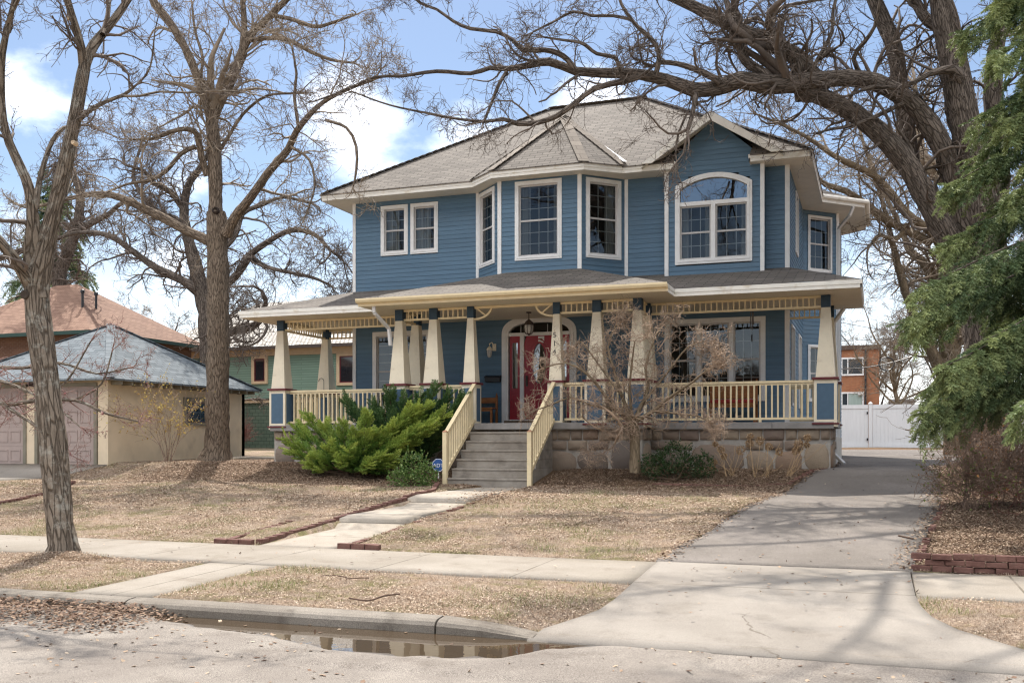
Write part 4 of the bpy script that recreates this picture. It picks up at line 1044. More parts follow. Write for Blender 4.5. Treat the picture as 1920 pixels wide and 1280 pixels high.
# ------------------------------------------------------------------ neighbouring buildings
gar = thing('garage', (-21.6, 21.4, 1.0), 'tan stucco double garage with blue grey hipped roof and taupe doors', 'garage')
GX0, GX1, GY0, GY1, GZ = -24.2, -19.0, 21.4, 27.5, 3.30
gw = MB().abox(GX1 - .15, GX1, GY0, GY1, .7, GZ).abox(GX0, GX0 + .15, GY0, GY1, .7, GZ).abox(GX0, GX1, GY1 - .15, GY1, .7, GZ).abox(GX1 - .33, GX1 - .15, GY0, GY0 + .15, .7, GZ).abox(GX0 + .15, GX0 + .2, GY0, GY0 + .15, .7, GZ).abox(-21.75, -21.45, GY0, GY0 + .15, .7, GZ).abox(GX0 + .2, GX1 - .33, GY0, GY0 + .15, 3.12, GZ)
gw.build('wall', M['stucco'], gar)
GE = .38; ge = 3.28; gap = (-21.6, 24.45, 5.15)
gq = [(GX0 - GE, GY0 - GE), (GX1 + GE, GY0 - GE), (GX1 + GE, GY1 + GE), (GX0 - GE, GY1 + GE)]
g = MB()
for p, q in zip(gq, gq[1:] + gq[:1]): g.poly([(*p, ge), (*q, ge), gap]); g.poly([(*p, ge - .05), (*q, ge - .05), (*q, ge), (*p, ge)])
g.build('roof', M['shingle_g'], gar, uv=True)
g = MB()
for p in (gq[1], gq[2], gq[0]): g.bar((*p, ge + .01), gap, .24, .03)
g.build('ridge_cap', M['shingle_g'], gar, uv=True)
g = MB().poly([(p[0], p[1], ge - .045) for p in gq][::-1]); g.build('soffit', M['gtrim'], gar)
for i in range(16): MB().abox(GX1, GX1 + GE - .03, GY0 + .1 + i * .4, GY0 + .15 + i * .4, ge - .15, ge - .05).build('rafter_tail', M['gtrim'], gar)
def gdoor(x0, x1):
    f = FY(GY0 + .04); mb = MB().box(f, x0, x1, .98, 3.1, -.05, 0)
    for j in range(4):
        z0 = 1.0 + j * .52
        for i in range(4):
            a = x0 + .08 + (x1 - x0 - .16) * i / 4; b = a + (x1 - x0 - .16) / 4 - .08
            mb.ring(f, rectp(a, b, z0 + .1, z0 + .42), rectp(a + .03, b - .03, z0 + .13, z0 + .39), 0, .014)
        if j: mb.box(f, x0, x1, z0 - .006, z0 + .006, 0, .004)
    d = mb.build('garage_door', M['gdoor'], gar)
    MB().ring(FY(GY0), rectp(x0 - .1, x1 + .1, .9, 3.2), rectp(x0, x1, .9, 3.1), -.1, .03).build('door_frame', M['gtrim'], d)
gdoor(-21.35, -19.45); gdoor(-23.75, -21.85)
fg2 = Fr(GX1, GY0, 0, 1)
gwn = MB().ring(fg2, rectp(3.05, 4.65, 2.12, 2.93), rectp(3.17, 4.53, 2.2, 2.8), -.1, .05).build('window', M['gtrim'], gar)
sash_set(gwn, fg2, 3.17, 4.53, 2.2, 2.8, 6, 2, False, M['glass'], o=0.02, sash=mat('brown_sash', (.10, .06, .05), .5))
MB().box(fg2, 3.1, 4.6, 2.15, 2.9, .0, .004).build('dark_room', M['room'], gwn)

bh = thing('brown_roof_house', (-29.8, 28.6, 1.1), 'brick house with steep reddish brown hipped roof behind the garage', 'house')
BX0, BX1, BY0, BY1, BE = -34.5, -26.2, 28.6, 35.4, 5.6
MB().abox(BX0 + .5, BX1 - .5, BY0 + .5, BY1 - .5, .9, BE - .05).build('wall', M['brick_d'], bh, uv=True)
bap = [(-29.9, 32.0, 7.9), (-31.0, 32.0, 7.9)]
g = MB(); q = [(BX0, BY0, BE), (BX1, BY0, BE), (BX1, BY1, BE), (BX0, BY1, BE)]
g.poly([q[0], q[1], bap[0], bap[1]]).poly([q[1], q[2], bap[0]]).poly([q[2], q[3], bap[1], bap[0]]).poly([q[3], q[0], bap[1]])
rfb = g.build('roof', M['shingle_b'], bh, uv=True)
M['gut'] = mat('dark_green_metal', (.02, .05, .04), .4, .1, 5)
g = MB()
for p, q2 in ((q[0], q[1]), (q[1], q[2])): g.bar(np.array(p) - (0, 0, .07), np.array(q2) - (0, 0, .07), .12, .13)
g.build('gutter', M['gut'], bh); MB().bar((BX1, BY1 - .1, BE - .1), (BX1 - .45, BY1 - .45, BE - .9), .1, .1).bar((BX1 - .45, BY1 - .45, BE - .9), (BX1 - .45, BY1 - .45, 1.0), .1, .1).build('downspout', M['gut'], bh)
g = MB().poly([(BX0, BY0, BE - .06), (BX1, BY0, BE - .06), (BX1, BY1, BE - .06), (BX0, BY1, BE - .06)][::-1]).build('soffit', M['gtrim'], bh)
for yy in (30.2, 30.9):
    v = MB(); zz = BE + (BX1 - (-28.0)) * 0 + 1.0; v.lathe(-28.0, yy, [(.045, 6.0), (.045, 7.2), (.075, 7.22), (.075, 7.32), (.02, 7.35)], 10).build('vent_pipe', M['black'], rfb)

gh = thing('green_house', (-24, 39, 1.2), 'green clapboard house with grey wood shake roof and tan trim', 'house')
GHX0, GHX1, GHY, GHZ = -30.5, -14.0, 39.0, 5.92
fh = FY(GHY)
siding_z = MB().box(fh, GHX0, GHX1, 3.55, GHZ, -9, 0).build('wall', M['gclap'], gh, uv=True)
MB().box(fh, GHX0 + .01, GHX1 - .01, .9, 3.4, -9, -.03).build('wall', M['dclap'], gh, uv=True)
MB().box(fh, GHX0, GHX1, 3.4, 3.52, -.05, .06).build('belt_trim', M['orangetrim'], gh); MB().box(fh, GHX0, GHX1, 3.52, 3.58, -.05, .09).build('belt_drip', M['bronze'], gh)
MB().box(fh, GHX0, GHX1, GHZ - .42, GHZ - .02, -.02, .06).build('frieze_trim', M['orangetrim'], gh)
for x0, x1, z0, z1 in ((-26.55, -25.7, 4.25, 5.5), (-22.2, -21.2, 4.1, 5.5), (-29.3, -28.4, 4.25, 5.5)):
    wv = MB().ring(fh, rectp(x0, x1, z0, z1), rectp(x0 + .15, x1 - .15, z0 + .12, z1 - .12), 0, .07).build('window', M['orangetrim'], gh)
    MB().ring(fh, rectp(x0 + .15, x1 - .15, z0 + .12, z1 - .12), rectp(x0 + .2, x1 - .2, z0 + .17, z1 - .17), 0, .05).build('sash', M['maroon'], wv)
    MB().box(fh, x0 + .2, x1 - .2, z0 + .17, z1 - .17, .0, .03).build('pane', mat('dark_pane', (.02, .02, .025), .06, spec=.8), wv)
g = MB().poly([(GHX0 - 2.0, GHY - .5, GHZ - .02), (GHX1 + .5, GHY - .5, GHZ - .02), (GHX1 + .5, GHY + 7.5, 9.1), (GHX0 - .6, GHY + 7.5, 9.1)])
g.poly([(GHX1 + .5, GHY + 15.5, GHZ), (GHX0 - 2, GHY + 15.5, GHZ), (GHX0 - .6, GHY + 7.5, 9.1), (GHX1 + .5, GHY + 7.5, 9.1)])
g.build('roof', M['shake'], gh, uv=True)
MB().box(FY(GHY - .5), GHX0 - 2, GHX1 + .5, GHZ - .16, GHZ - .03, -.06, 0).build('gutter', M['bronze'], gh)
MB().lathe(-22.7, 43.0, [(.16, 6.8), (.16, 9.3), (.22, 9.32), (.22, 9.5), (.02, 9.55)], 12).build('vent_pipe', M['downspout'], gh)

ap_ = thing('brick_apartment_building', (-6, 85, 1.5), 'orange brick flat roofed apartment building beyond the white fence', 'building')
fa_ = FY(85.0)
MB().abox(-16, .15, 85, 99, 1, 9.0).build('wall', M['brick'], ap_, uv=True)
MB().abox(-16.1, .3, 84.85, 99.2, 9.0, 9.35).build('parapet', mat('dark_parapet', (.10, .07, .055), .8), ap_)
M['dpane'] = mat('dark_glass', (.035, .04, .045), .08, spec=.7)
for x0 in (-2.75, -7.0):
    for z0 in (6.95, 4.2):
        wv = MB().ring(fa_, rectp(x0, x0 + 1.75, z0, z0 + 1.45), rectp(x0 + .13, x0 + 1.62, z0 + .13, z0 + 1.32), 0, .08).box(fa_, x0 + .5, x0 + .58, z0 + .13, z0 + 1.32, 0, .06).build('window', M['white'], ap_)
        MB().box(fa_, x0 + .13, x0 + 1.62, z0 + .13, z0 + 1.32, 0, .03).build('pane', M['dpane'], wv)
        if z0 < 5: MB().box(fa_, x0 + .6, x0 + 1.6, z0 + .15, z0 + 1.3, .03, .045).build('curtain', mat('green_curtain', (.33, .40, .36), .8, .1, 3, stretch=(9, 9, .3)), wv)
MB().abox(-.95, -.8, 84.8, 84.95, 1, 9.0).build('downspout', M['black'], ap_)
MB().abox(-1.45, -1.1, 84.7, 84.95, 5.4, 5.65).build('wall_light', M['downspout'], ap_)
lg = thing('low_grey_building', (2.2, 78, 1.5), 'low pale flat roofed outbuilding right of the brick building', 'building')
MB().abox(.9, 2.5, 78, 84, 1, 4.6).build('wall', mat('pale_block', (.38, .37, .36), .8), lg)
MB().abox(.8, 2.6, 77.9, 84.1, 4.6, 4.75).build('roof', mat('grey_flat_roof', (.3, .3, .31), .8), lg)

wf = thing('vinyl_fence', (1.5, 45, 1.4), 'tall white vinyl privacy fence at the end of the driveway', 'fence')
ff = FY(45.0)
def fpanel(x0, x1, name):
    mb = MB().box(ff, x0, x1, 3.04, 3.2, -.04, .04).box(ff, x0, x1, 1.40, 1.56, -.04, .04)
    n = int((x1 - x0) / .15); w_ = (x1 - x0) / n
    for i in range(n): mb.box(ff, x0 + i * w_ + .005, x0 + (i + 1) * w_ - .005, 1.5, 3.06, -.02, .02)
    mb.box(ff, x0, x1, 1.5, 3.06, -.012, .012)
    return mb.build(name, M['vinyl'], wf)
for a, b in ((-.19, 2.6), (2.75, 5.5), (5.65, 8.4), (8.55, 11.3)): fpanel(a, b, 'fence_panel')
gt = fpanel(-4.5, -.36, 'gate'); MB().box(ff, -.42, -.35, 1.7, 1.8, .04, .06).box(ff, -.42, -.35, 2.8, 2.9, .04, .06).build('hinge', M['black'], gt)
for x in (-.27, 2.675, 5.575, 8.475):
    pp = MB().box(ff, x - .075, x + .075, 1.3, 3.24, -.075, .075).build('post', M['vinyl'], wf); MB().frust(x, 45, 3.24, 3.33, .095, .01).build('post_cap', M['vinyl'], pp)
# building across the street (mirrored in the windows)
xb = thing('brick_block', (-8, -30, 0), 'red brick block across the street, mirrored in the porch windows', 'building')
MB().abox(-24, 8, -42, -30, 0, 6.4).build('wall', M['brick'], xb, uv=True)
MB().abox(-24.4, 8.4, -42.4, -29.6, 6.4, 6.8).build('roof', M['shingle'], xb)
fx = Fr(0, -30, -1, 0)
for i in range(7):
    for z in (1.2, 4.1):
        wv = MB().box(fx, -7 + i * 4.4, -5.2 + i * 4.4, z, z + 1.5, 0, .06).build('window', M['white'], xb)
        MB().box(fx, -6.85 + i * 4.4, -5.35 + i * 4.4, z + .12, z + 1.38, .06, .08).build('pane', M['dpane'], wv)

# ------------------------------------------------------------------ trees
def cr(P, step=.22):
    """Catmull-Rom through skeleton points (k,4: xyz and radius)"""
    P = np.array(P, float); P = np.vstack([2 * P[0] - P[1], P, 2 * P[-1] - P[-2]]); out = []
    for i in range(1, len(P) - 2):
        n = max(2, int(np.linalg.norm(P[i + 1, :3] - P[i, :3]) / step)); t = np.linspace(0, 1, n, endpoint=False)[:, None]
        a, b, c, d = P[i - 1], P[i], P[i + 1], P[i + 2]
        out.append(.5 * (2 * b + (c - a) * t + (2 * a - 5 * b + 4 * c - d) * t ** 2 + (3 * b - a - 3 * c + d) * t ** 3))
    out.append(P[-2][None]); o = np.vstack(out); o[:, 3] = np.maximum(o[:, 3], .004); return o
def skel(pts, Y0, Y1=None, wig=.0):
    """limb drawn by its picture track, laid at depth Y0..Y1, widths in photo pixels"""
    n = len(pts); out = []
    for i, (x, y, w) in enumerate(pts):
        Y = Y0 + ((Y1 if Y1 is not None else Y0) - Y0) * i / max(1, n - 1)
        r = ray(x, y); d = Y / r[1]; out.append((r[0] * d, Y, EYE + r[2] * d, w / 2 / FPX * d / math.sqrt(1 + ((x - HX) / FPX) ** 2)))
    o = cr(out)
    if wig:
        k = rng.normal(0, 1, (len(o), 3)); k = np.cumsum(k, 0); k -= np.linspace(0, 1, len(o))[:, None] * k[-1]; o[:, :3] += k * wig
    return o
def grow(P, D, L, Rr, n, wig, up, tip=.4, seg_pow=.8):
    Nn = len(P); pts = np.zeros((Nn, n, 3)); rad = np.zeros((Nn, n)); pts[:, 0] = P; d = nrm(D); h = (L / (n - 1))[:, None]
    wv = rng.normal(0, 1, (Nn, 3))
    for i in range(1, n):
        wv = .45 * wv + rng.normal(0, 1, (Nn, 3)); d = nrm(d + wig * wv + np.array((0, 0, up))); pts[:, i] = pts[:, i - 1] + d * h
    rad[:] = Rr[:, None] * (1 - (1 - tip) * np.linspace(0, 1, n)[None] ** seg_pow); return pts, rad
def turn(T, a):
    T = nrm(T); q = rng.normal(0, 1, T.shape); q = nrm(q - (q * T).sum(-1, keepdims=True) * T); return np.cos(a)[:, None] * T + np.sin(a)[:, None] * q
def kids_arr(pts, rad, kmean, t0=.15, t1=1.0, a=(.5, 1.1), rr=(.45, .75)):
    Nn, n, _ = pts.shape; k = rng.poisson(kmean, Nn) if np.isscalar(kmean) else rng.poisson(kmean); idx = np.repeat(np.arange(Nn), k)
    t = rng.uniform(t0, t1, len(idx)) * (n - 1); i = np.minimum(t.astype(int), n - 2); f = (t - i)[:, None]
    A, B = pts[idx, i], pts[idx, i + 1]; P = A + (B - A) * f; r = rad[idx, i] * (1 - f[:, 0]) + rad[idx, i + 1] * f[:, 0]
    return P, turn(B - A, rng.uniform(*a, len(idx))), r * rng.uniform(*rr, len(idx)), idx
def kids_limb(limbs, dens, a=(.6, 1.2), rr=(.2, .5), t0=0.0):
    P, D, Q = [], [], []
    for o in limbs:
        seg = np.linalg.norm(np.diff(o[:, :3], axis=0), axis=1); L = seg.sum(); k = rng.poisson(dens * L * (1 - t0))
        if k == 0: continue
        t = rng.uniform(t0, 1, k) * (len(o) - 1); i = np.minimum(t.astype(int), len(o) - 2); f = (t - i)[:, None]
        A, B = o[i], o[i + 1]; M_ = A + (B - A) * f; P.append(M_[:, :3]); D.append(B[:, :3] - A[:, :3]); Q.append(M_[:, 3])
    P, D, Q = map(np.concatenate, (P, D, Q)); return P, turn(D, rng.uniform(*a, len(P))), Q * rng.uniform(*rr, len(P))
def twigs(limbs, spec, rmin=.0045, lim_r=.06):
    """spec: per level (children per m or per parent, length range, wiggle, lift, points, sides)"""
    parts = []; prev = None
    E_ = np.array([o[-1] for o in limbs]); TD = np.array([o[-1, :3] - o[-3, :3] for o in limbs]); k3 = 3; E_ = np.repeat(E_, k3, 0); TD = np.repeat(TD, k3, 0)
    tl_ = np.clip(E_[:, 3] * 38, .5, 2.6) * rng.uniform(.7, 1.1, len(E_)); tp = grow(E_[:, :3], turn(TD, rng.uniform(.02, .5, len(E_))), tl_, E_[:, 3] * rng.uniform(.7, .98, len(E_)), 9, spec[0][2], 0, tip=.2)
    for li, (kd, ln, wig, up, n, k) in enumerate(spec):
        if prev is None:
            lim2 = list(limbs) + [np.concatenate([tp[0][i], tp[1][i][:, None]], 1) for i in range(len(tp[0]))]; P, D, Q = kids_limb(lim2, kd); parts.append((tp[0], np.maximum(tp[1], rmin), 5))
        else: P, D, Q, _ = kids_arr(prev[0], prev[1], kd)
        L = rng.uniform(*ln, len(P)) * np.clip((np.minimum(Q, lim_r) / (lim_r * .35 ** li)) ** .5, .45, 1.3)
        Q = np.clip(Q, rmin, lim_r * .55 ** li)
        pts, rad = grow(P, D, L, Q, n, wig, up); rad = np.maximum(rad, rmin * .75); parts.append((pts, rad, k)); prev = (pts, rad)
    return parts
def limb_mesh(name, limbs, m, parent, k=14, rough=.05):
    prt = []
    for o in limbs:
        r = o[:, 3] * (1 + rng.normal(0, rough * .5, len(o))); kk = k if o[:, 3].max() > .05 else max(6, k // 2)
        V, F, U = tube_arr(o[None, :, :3], r[None], kk)
        if o[:, 3].max() > .06:
            c = np.repeat(o[:, :3], kk, axis=0); V = c + (V - c) * (1 + rng.normal(0, rough, len(V)))[:, None]
        prt.append((V, F, U))
    V, F, U = join(prt); return mesh_np(name, V, F, m, parent, uv=U, smooth=True)
def twig_mesh(name, parts, m, parent):
    V, F, U = join([tube_arr(p, r, k) for p, r, k in parts]); return mesh_np(name, V, F, m, parent, uv=U, smooth=True)
def bare_tree(name, label, base, limbs, spec, bark, twigm, group=None, rmin=.0045, k=14, lim_r=.06, skip=0, rough=.05):
    t_ = thing(name, base, label, 'tree', group)
    limb_mesh('trunk', limbs, bark, t_, k, rough); parts = twigs(limbs[skip:], spec, rmin, lim_r); twig_mesh('crown', parts, twigm, t_); return t_, parts
B1 = barkmat('grey_plated_bark', (.075, .058, .044), (.30, .245, .19), 9, .8, lichen=(.36, .34, .29))
B2 = barkmat('furrowed_grey_bark', (.075, .056, .042), (.30, .235, .175), 12, .8)
B3 = barkmat('smooth_tan_bark', (.13, .10, .065), (.29, .225, .15), 10, .4)
B4 = barkmat('dark_oak_bark', (.06, .048, .040), (.25, .205, .17), 10, .9)
T1 = mat('dark_twig', (.14, .11, .09), .85, .25, 2)
T2 = mat('tan_twig', (.25, .20, .15), .85, .25, 2)
T3 = mat('grey_twig', (.15, .125, .105), .85, .25, 2)
# tree by the kerb, left
Yk = 10.2
LK = [skel([(112, 1080, 150), (117, 1052, 88), (118, 1020, 60.5), (112, 980, 52.9), (106, 900, 52.9), (96, 800, 52.1), (85, 700, 50.4), (74, 620, 50.4), (68, 550, 48.8), (76, 490, 48.8), (92, 430, 33.2), (112, 350, 29.4), (128, 280, 27.5), (142, 215, 25.5), (156, 140, 23.6), (163, 100, 23.0)], Yk),
      skel([(158, 120, 21.7), (150, 80, 16.6), (140, 45, 14.7), (128, 5, 13.4), (116, -50, 11.5), (100, -120, 8.9)], Yk, 9.6),
      skel([(160, 118, 23.0), (176, 84, 19.2), (204, 50, 16.0), (230, 15, 14.0), (258, -30, 11.5), (290, -100, 7.6)], Yk, 10.8),
      skel([(192, 66, 11.5), (202, 30, 9.6), (206, -20, 7.6), (212, -90, 5.1)], Yk + .1, 11.2),
      skel([(74, 560, 37.0), (60, 490, 35.4), (62, 420, 25.5), (56, 357, 21.7), (40, 317, 19.2), (18, 270, 17.9), (6, 225, 16.0), (2, 170, 15.3), (4, 100, 14.0), (18, 40, 11.5), (34, -30, 8.9), (50, -90, 6.4)], Yk, 9.4),
      skel([(64, 545, 29.6), (40, 505, 26.6), (14, 470, 21.7), (-20, 430, 20.4), (-70, 380, 17.9)], Yk, 9.2),
      skel([(66, 390, 15.3), (74, 340, 11.5), (84, 302, 10.2), (98, 264, 8.9), (120, 240, 7.6), (150, 235, 5.7)], Yk + .15, 11.0),
      skel([(150, 222, 11.5), (170, 206, 9.6), (200, 190, 7.6), (232, 178, 7.1), (250, 164, 5.7)], Yk, 9.7),
      skel([(228, 180, 5.7), (262, 180, 5.1), (300, 172, 4.5), (350, 174, 3.9), (420, 170, 3.2), (480, 178, 2.5), (530, 190, 1.9)], Yk - .4, 9.2),
      skel([(248, 166, 4.5), (275, 140, 3.9), (285, 110, 3.2), (290, 60, 2.5), (300, 20, 1.9)], Yk - .4, 9.4),
      skel([(8, 60, 7.6), (24, 20, 7.6), (50, -30, 6.4)], 9.6, 9.3),
      skel([(100, 395, 7.6), (120, 372, 6.4), (130, 350, 5.1), (138, 330, 3.9)], Yk + .2, 10.9)]
kt, _ = bare_tree('street_tree', 'tall forked bare tree with plated grey bark by the kerb', gnd(118, 1045), LK,
          [(3.0, (.5, 1.4), .22, .02, 9, 4), (6.5, (.25, .65), .25, .0, 6, 3), (4.5, (.08, .25), .25, .02, 4, 3)], B1, T1, rmin=.0032, lim_r=.035, skip=1, k=22)
M['cutwood'] = mat('cut_wood', (.55, .42, .28), .8); M['darkcut'] = mat('dark_cut_wood', (.06, .045, .035), .9)
for (x, y, w) in ((137, 267, 8), (129, 34, 7), (46, 552, 17)):
    c = onY(x, y, Yk - .27 if w < 10 else Yk - .18); r = w / 2 / FPX * 11
    st_ = MB().lathe(kt.location[0], kt.location[1], [(r * 1.25, kt.location[2] - .08), (r * 1.2, kt.location[2]), (r, kt.location[2] + .012), (.001, kt.location[2] + .008)], 14).build('pruned_stub', M['cutwood'] if w < 10 else M['darkcut'], kt)
    st_.location = tuple(c - np.array(kt.location)); st_.rotation_euler = (R(90), 0, R(14))
# second tree, between garage and house
Y2 = 23.6
L2 = [skel([(404, 866, 78), (405, 850, 60), (407, 820, 48), (408, 700, 43), (409, 560, 42), (407, 440, 40), (405, 398, 37)], Y2),
      skel([(405, 420, 30), (404, 390, 27), (403, 300, 26), (398, 235, 25), (396, 210, 25)], Y2 + .1),
      skel([(397, 225, 20), (386, 192, 18), (372, 150, 17), (348, 92, 16), (320, 45, 16), (290, 6, 15), (270, -40, 12)], Y2 + .1, 22.8),
      skel([(398, 225, 22), (412, 190, 21), (428, 160, 21), (446, 120, 19), (456, 92, 18), (458, 50, 12), (455, 0, 10), (452, -60, 8)], Y2 + .1, 24.2),
      skel([(455, 95, 14), (470, 66, 13), (492, 44, 13), (520, 16, 12), (548, -12, 10), (580, -60, 7)], 24, 24.6),
      skel([(425, 440, 24), (440, 408, 20), (470, 370, 17), (506, 320, 15), (540, 280, 14), (556, 246, 12), (580, 216, 10), (606, 192, 9), (650, 168, 7), (700, 150, 5)], Y2, 22.2),
      skel([(392, 452, 20), (350, 432, 18), (310, 411, 18), (270, 391, 16), (230, 372, 14), (190, 363, 12), (140, 370, 9), (80, 385, 7)], Y2, 22.6),
      skel([(389, 330, 14), (378, 296, 12), (372, 262, 12), (364, 246, 11), (338, 242, 9), (304, 254, 8), (286, 260, 6), (250, 262, 4)], Y2, 22.4),
      skel([(366, 275, 9), (340, 288, 8), (310, 322, 8), (280, 338, 7), (240, 345, 5), (200, 360, 4)], Y2 - .2, 22.0),
      skel([(468, 76, 9), (500, 72, 8), (540, 75, 8), (580, 96, 7), (620, 112, 6), (660, 118, 4)], 24, 23.0),
      skel([(505, 28, 8), (545, 36, 8), (590, 50, 7), (620, 44, 6), (660, 30, 4)], 24.3, 23.2),
      skel([(400, 300, 8), (425, 262, 7), (455, 215, 6), (500, 180, 5), (560, 175, 4)], Y2, 24.8),
      skel([(560, 240, 7), (552, 180, 6), (556, 140, 5), (548, 90, 4)], 22.5, 22.0),
      skel([(545, 275, 6), (580, 300, 5), (590, 350, 4), (575, 400, 3)], 22.6, 22.0),
      skel([(372, 160, 7), (380, 110, 6), (366, 60, 5), (360, 10, 4)], 23.2, 23.8),
      skel([(610, 225, 6), (650, 240, 6), (668, 275, 6), (668, 320, 5), (662, 350, 3)], 22.2, 21.8)]
t2, _ = bare_tree('yard_tree', 'thick trunked bare tree with a hollow, between garage and porch', gnd(405, 852), L2,
          [(2.5, (1.0, 2.6), .20, .015, 10, 4), (6.5, (.5, 1.2), .24, .0, 7, 3), (5.0, (.18, .5), .25, .01, 4, 3)], B2, T2, rmin=.006, lim_r=.05, skip=1, k=18)
hc = onY(404, 394, Y2 - .22)
bx, by, bz_ = t2.location
hl = MB().lathe(bx, by, [(.10, bz_ - .1), (.10, bz_), (.075, bz_ + .03), (.045, bz_), (.02, bz_ - .09), (.001, bz_ - .1)], 14).build('hollow', mat('hollow_wood', (.035, .025, .02), .95), t2)
hl.location = tuple(hc - np.array(t2.location)); hl.rotation_euler = (R(65), 0, R(20))
# big tree right of the drive, limbs reaching over the house front
Yb = 23.0
LB_ = [skel([(1858, 900, 118), (1854, 800, 94), (1850, 640, 90), (1846, 520, 92), (1850, 460, 83.6), (1842, 390, 72.2), (1830, 320, 66.5), (1806, 220, 60.8), (1788, 120, 51.6), (1770, 30, 48.2), (1750, -60, 39.6), (1735, -150, 29.2)], Yb),
       skel([(1840, 560, 76.0), (1808, 500, 62.7), (1775, 440, 49.9), (1740, 378, 46.4), (1702, 308, 43.0), (1664, 264, 40.4), (1620, 226, 37.8), (1576, 198, 34.4), (1530, 178, 32.7), (1496, 166, 31.0)], Yb, 22.2),
       skel([(1846, 500, 62.7), (1812, 420, 55.1), (1782, 310, 44.7), (1742, 232, 41.3), (1702, 188, 37.0), (1664, 164, 34.4), (1624, 150, 32.7), (1574, 147, 31.8), (1520, 152, 32.7), (1480, 158, 36.1), (1430, 158, 34.4), (1388, 150, 31.8), (1344, 166, 30.1), (1300, 168, 25.8), (1248, 150, 22.4), (1200, 140, 19.8), (1133, 137, 17.2), (1079, 133, 15.5), (1030, 116, 14.6), (998, 121, 12.9), (953, 129, 10.3), (918, 128, 8.6), (882, 138, 7.7), (819, 134, 6.9), (752, 143, 6.0), (703, 145, 5.2), (640, 172, 4.3), (590, 190, 2.6)], Yb + .2, 19.6),
       skel([(1198, 144, 12.0), (1173, 152, 11.2), (1115, 166, 10.3), (1079, 193, 10.3), (1043, 218, 9.5), (1007, 230, 9.5), (971, 232, 9.5), (945, 224, 6.9), (909, 228, 6.0), (864, 224, 5.2), (810, 214, 4.3), (730, 197, 3.4), (660, 172, 2.6)], 20.9, 19.2),
       skel([(950, 135, 6.9), (936, 157, 6.9), (922, 192, 6.0), (909, 224, 5.2)], 20.2, 19.8),
       skel([(1080, 132, 10.3), (1064, 112, 10.3), (1046, 100, 10.3), (1021, 94, 9.5), (980, 93, 9.5), (962, 76, 7.7), (931, 60, 6.9), (882, 54, 6.9), (850, 40, 6.0), (819, 18, 5.2), (788, 6, 5.2), (760, -20, 3.4)], 20.7, 19.6),
       skel([(1229, 142, 9.5), (1236, 110, 9.5), (1230, 85, 8.6), (1213, 66, 8.6), (1195, 50, 7.7), (1182, 34, 6.9), (1165, 8, 6.0), (1150, -40, 4.3)], 21, 20.4),
       skel([(1186, 38, 6.0), (1150, 30, 6.0), (1110, 30, 5.2), (1075, 22, 5.2), (1040, 40, 4.3), (1000, 60, 3.4)], 20.6, 19.8),
       skel([(1352, 154, 14.6), (1330, 142, 12.9), (1303, 130, 11.2), (1270, 120, 9.5), (1240, 117, 8.6), (1225, 124, 6.9)], 21.4, 21.1),
       skel([(1164, 134, 8.6), (1158, 116, 7.7), (1150, 107, 7.7), (1119, 101, 6.9), (1104, 90, 6.9), (1088, 80, 6.0), (1060, 76, 5.2), (1020, 70, 3.4)], 20.9, 20.0),
       skel([(1306, 176, 10.3), (1303, 190, 9.5), (1298, 215, 8.6), (1290, 242, 7.7)], 21.2, 20.9),
       skel([(1292, 205, 4.3), (1272, 250, 4.3), (1267, 290, 3.4), (1272, 330, 2.6), (1280, 346, 1.7)], 21.1, 20.8),
       skel([(1500, 190, 17.2), (1491, 110, 29.2), (1446, 80, 28.4), (1401, 62, 26.7), (1339, 31, 24.1), (1300, 12, 20.6), (1258, -6, 17.2), (1200, -40, 12.9)], 22.4, 21.6),
       skel([(1545, 170, 29.2), (1526, 140, 28.4), (1500, 110, 28.4), (1470, 92, 27.5)], 22.4, 22.3),
       skel([(1446, 154, 20.6), (1432, 138, 19.8), (1404, 120, 18.9), (1392, 104, 18.1), (1391, 80, 18.9), (1388, 58, 17.2)], 21.9, 22.1),
       skel([(1380, 50, 13.8), (1368, 20, 12.0), (1355, -20, 10.3)], 22.1, 22.6),
       skel([(1520, 135, 8.6), (1540, 100, 8.6), (1560, 60, 7.7), (1562, 20, 6.9), (1575, -30, 5.2)], 22.4, 22.9),
       skel([(1712, 330, 34.4), (1702, 250, 32.7), (1690, 180, 31.8), (1677, 90, 31.0), (1650, 25, 29.2), (1625, -40, 25.8), (1600, -120, 17.2)], 23.6, 24.4),
       skel([(1800, 150, 26.6), (1784, 130, 20.6), (1740, 140, 10.3), (1690, 165, 9.5), (1640, 162, 6.9), (1590, 180, 4.3)], 22.8, 21.8),
       skel([(1866, 420, 47.5), (1872, 300, 43.7), (1862, 180, 38.0), (1868, 90, 32.3), (1890, 20, 28.5), (1910, -60, 22.8)], 23.4, 24.4),
       skel([(1800, 110, 28.5), (1790, 60, 25.8), (1740, 40, 22.4), (1700, -30, 17.2)], 23.2, 23.8),
       skel([(1835, 330, 24.7), (1870, 260, 20.9), (1920, 210, 19.0), (1980, 150, 15.2)], 22.8, 22.0),
       skel([(1620, 150, 10.3), (1600, 110, 9.5), (1620, 80, 8.6), (1640, 50, 6.9), (1650, 0, 5.2)], 22.4, 21.6),
       skel([(1700, 190, 10.3), (1650, 215, 7.7), (1600, 235, 6.9), (1560, 242, 5.2), (1530, 250, 3.4)], 22.6, 21.4)]
def limb3(pts, r0, r1):
    P_ = np.array(pts, float); return cr(np.concatenate([P_, np.linspace(r0, r1, len(P_))[:, None]], 1))
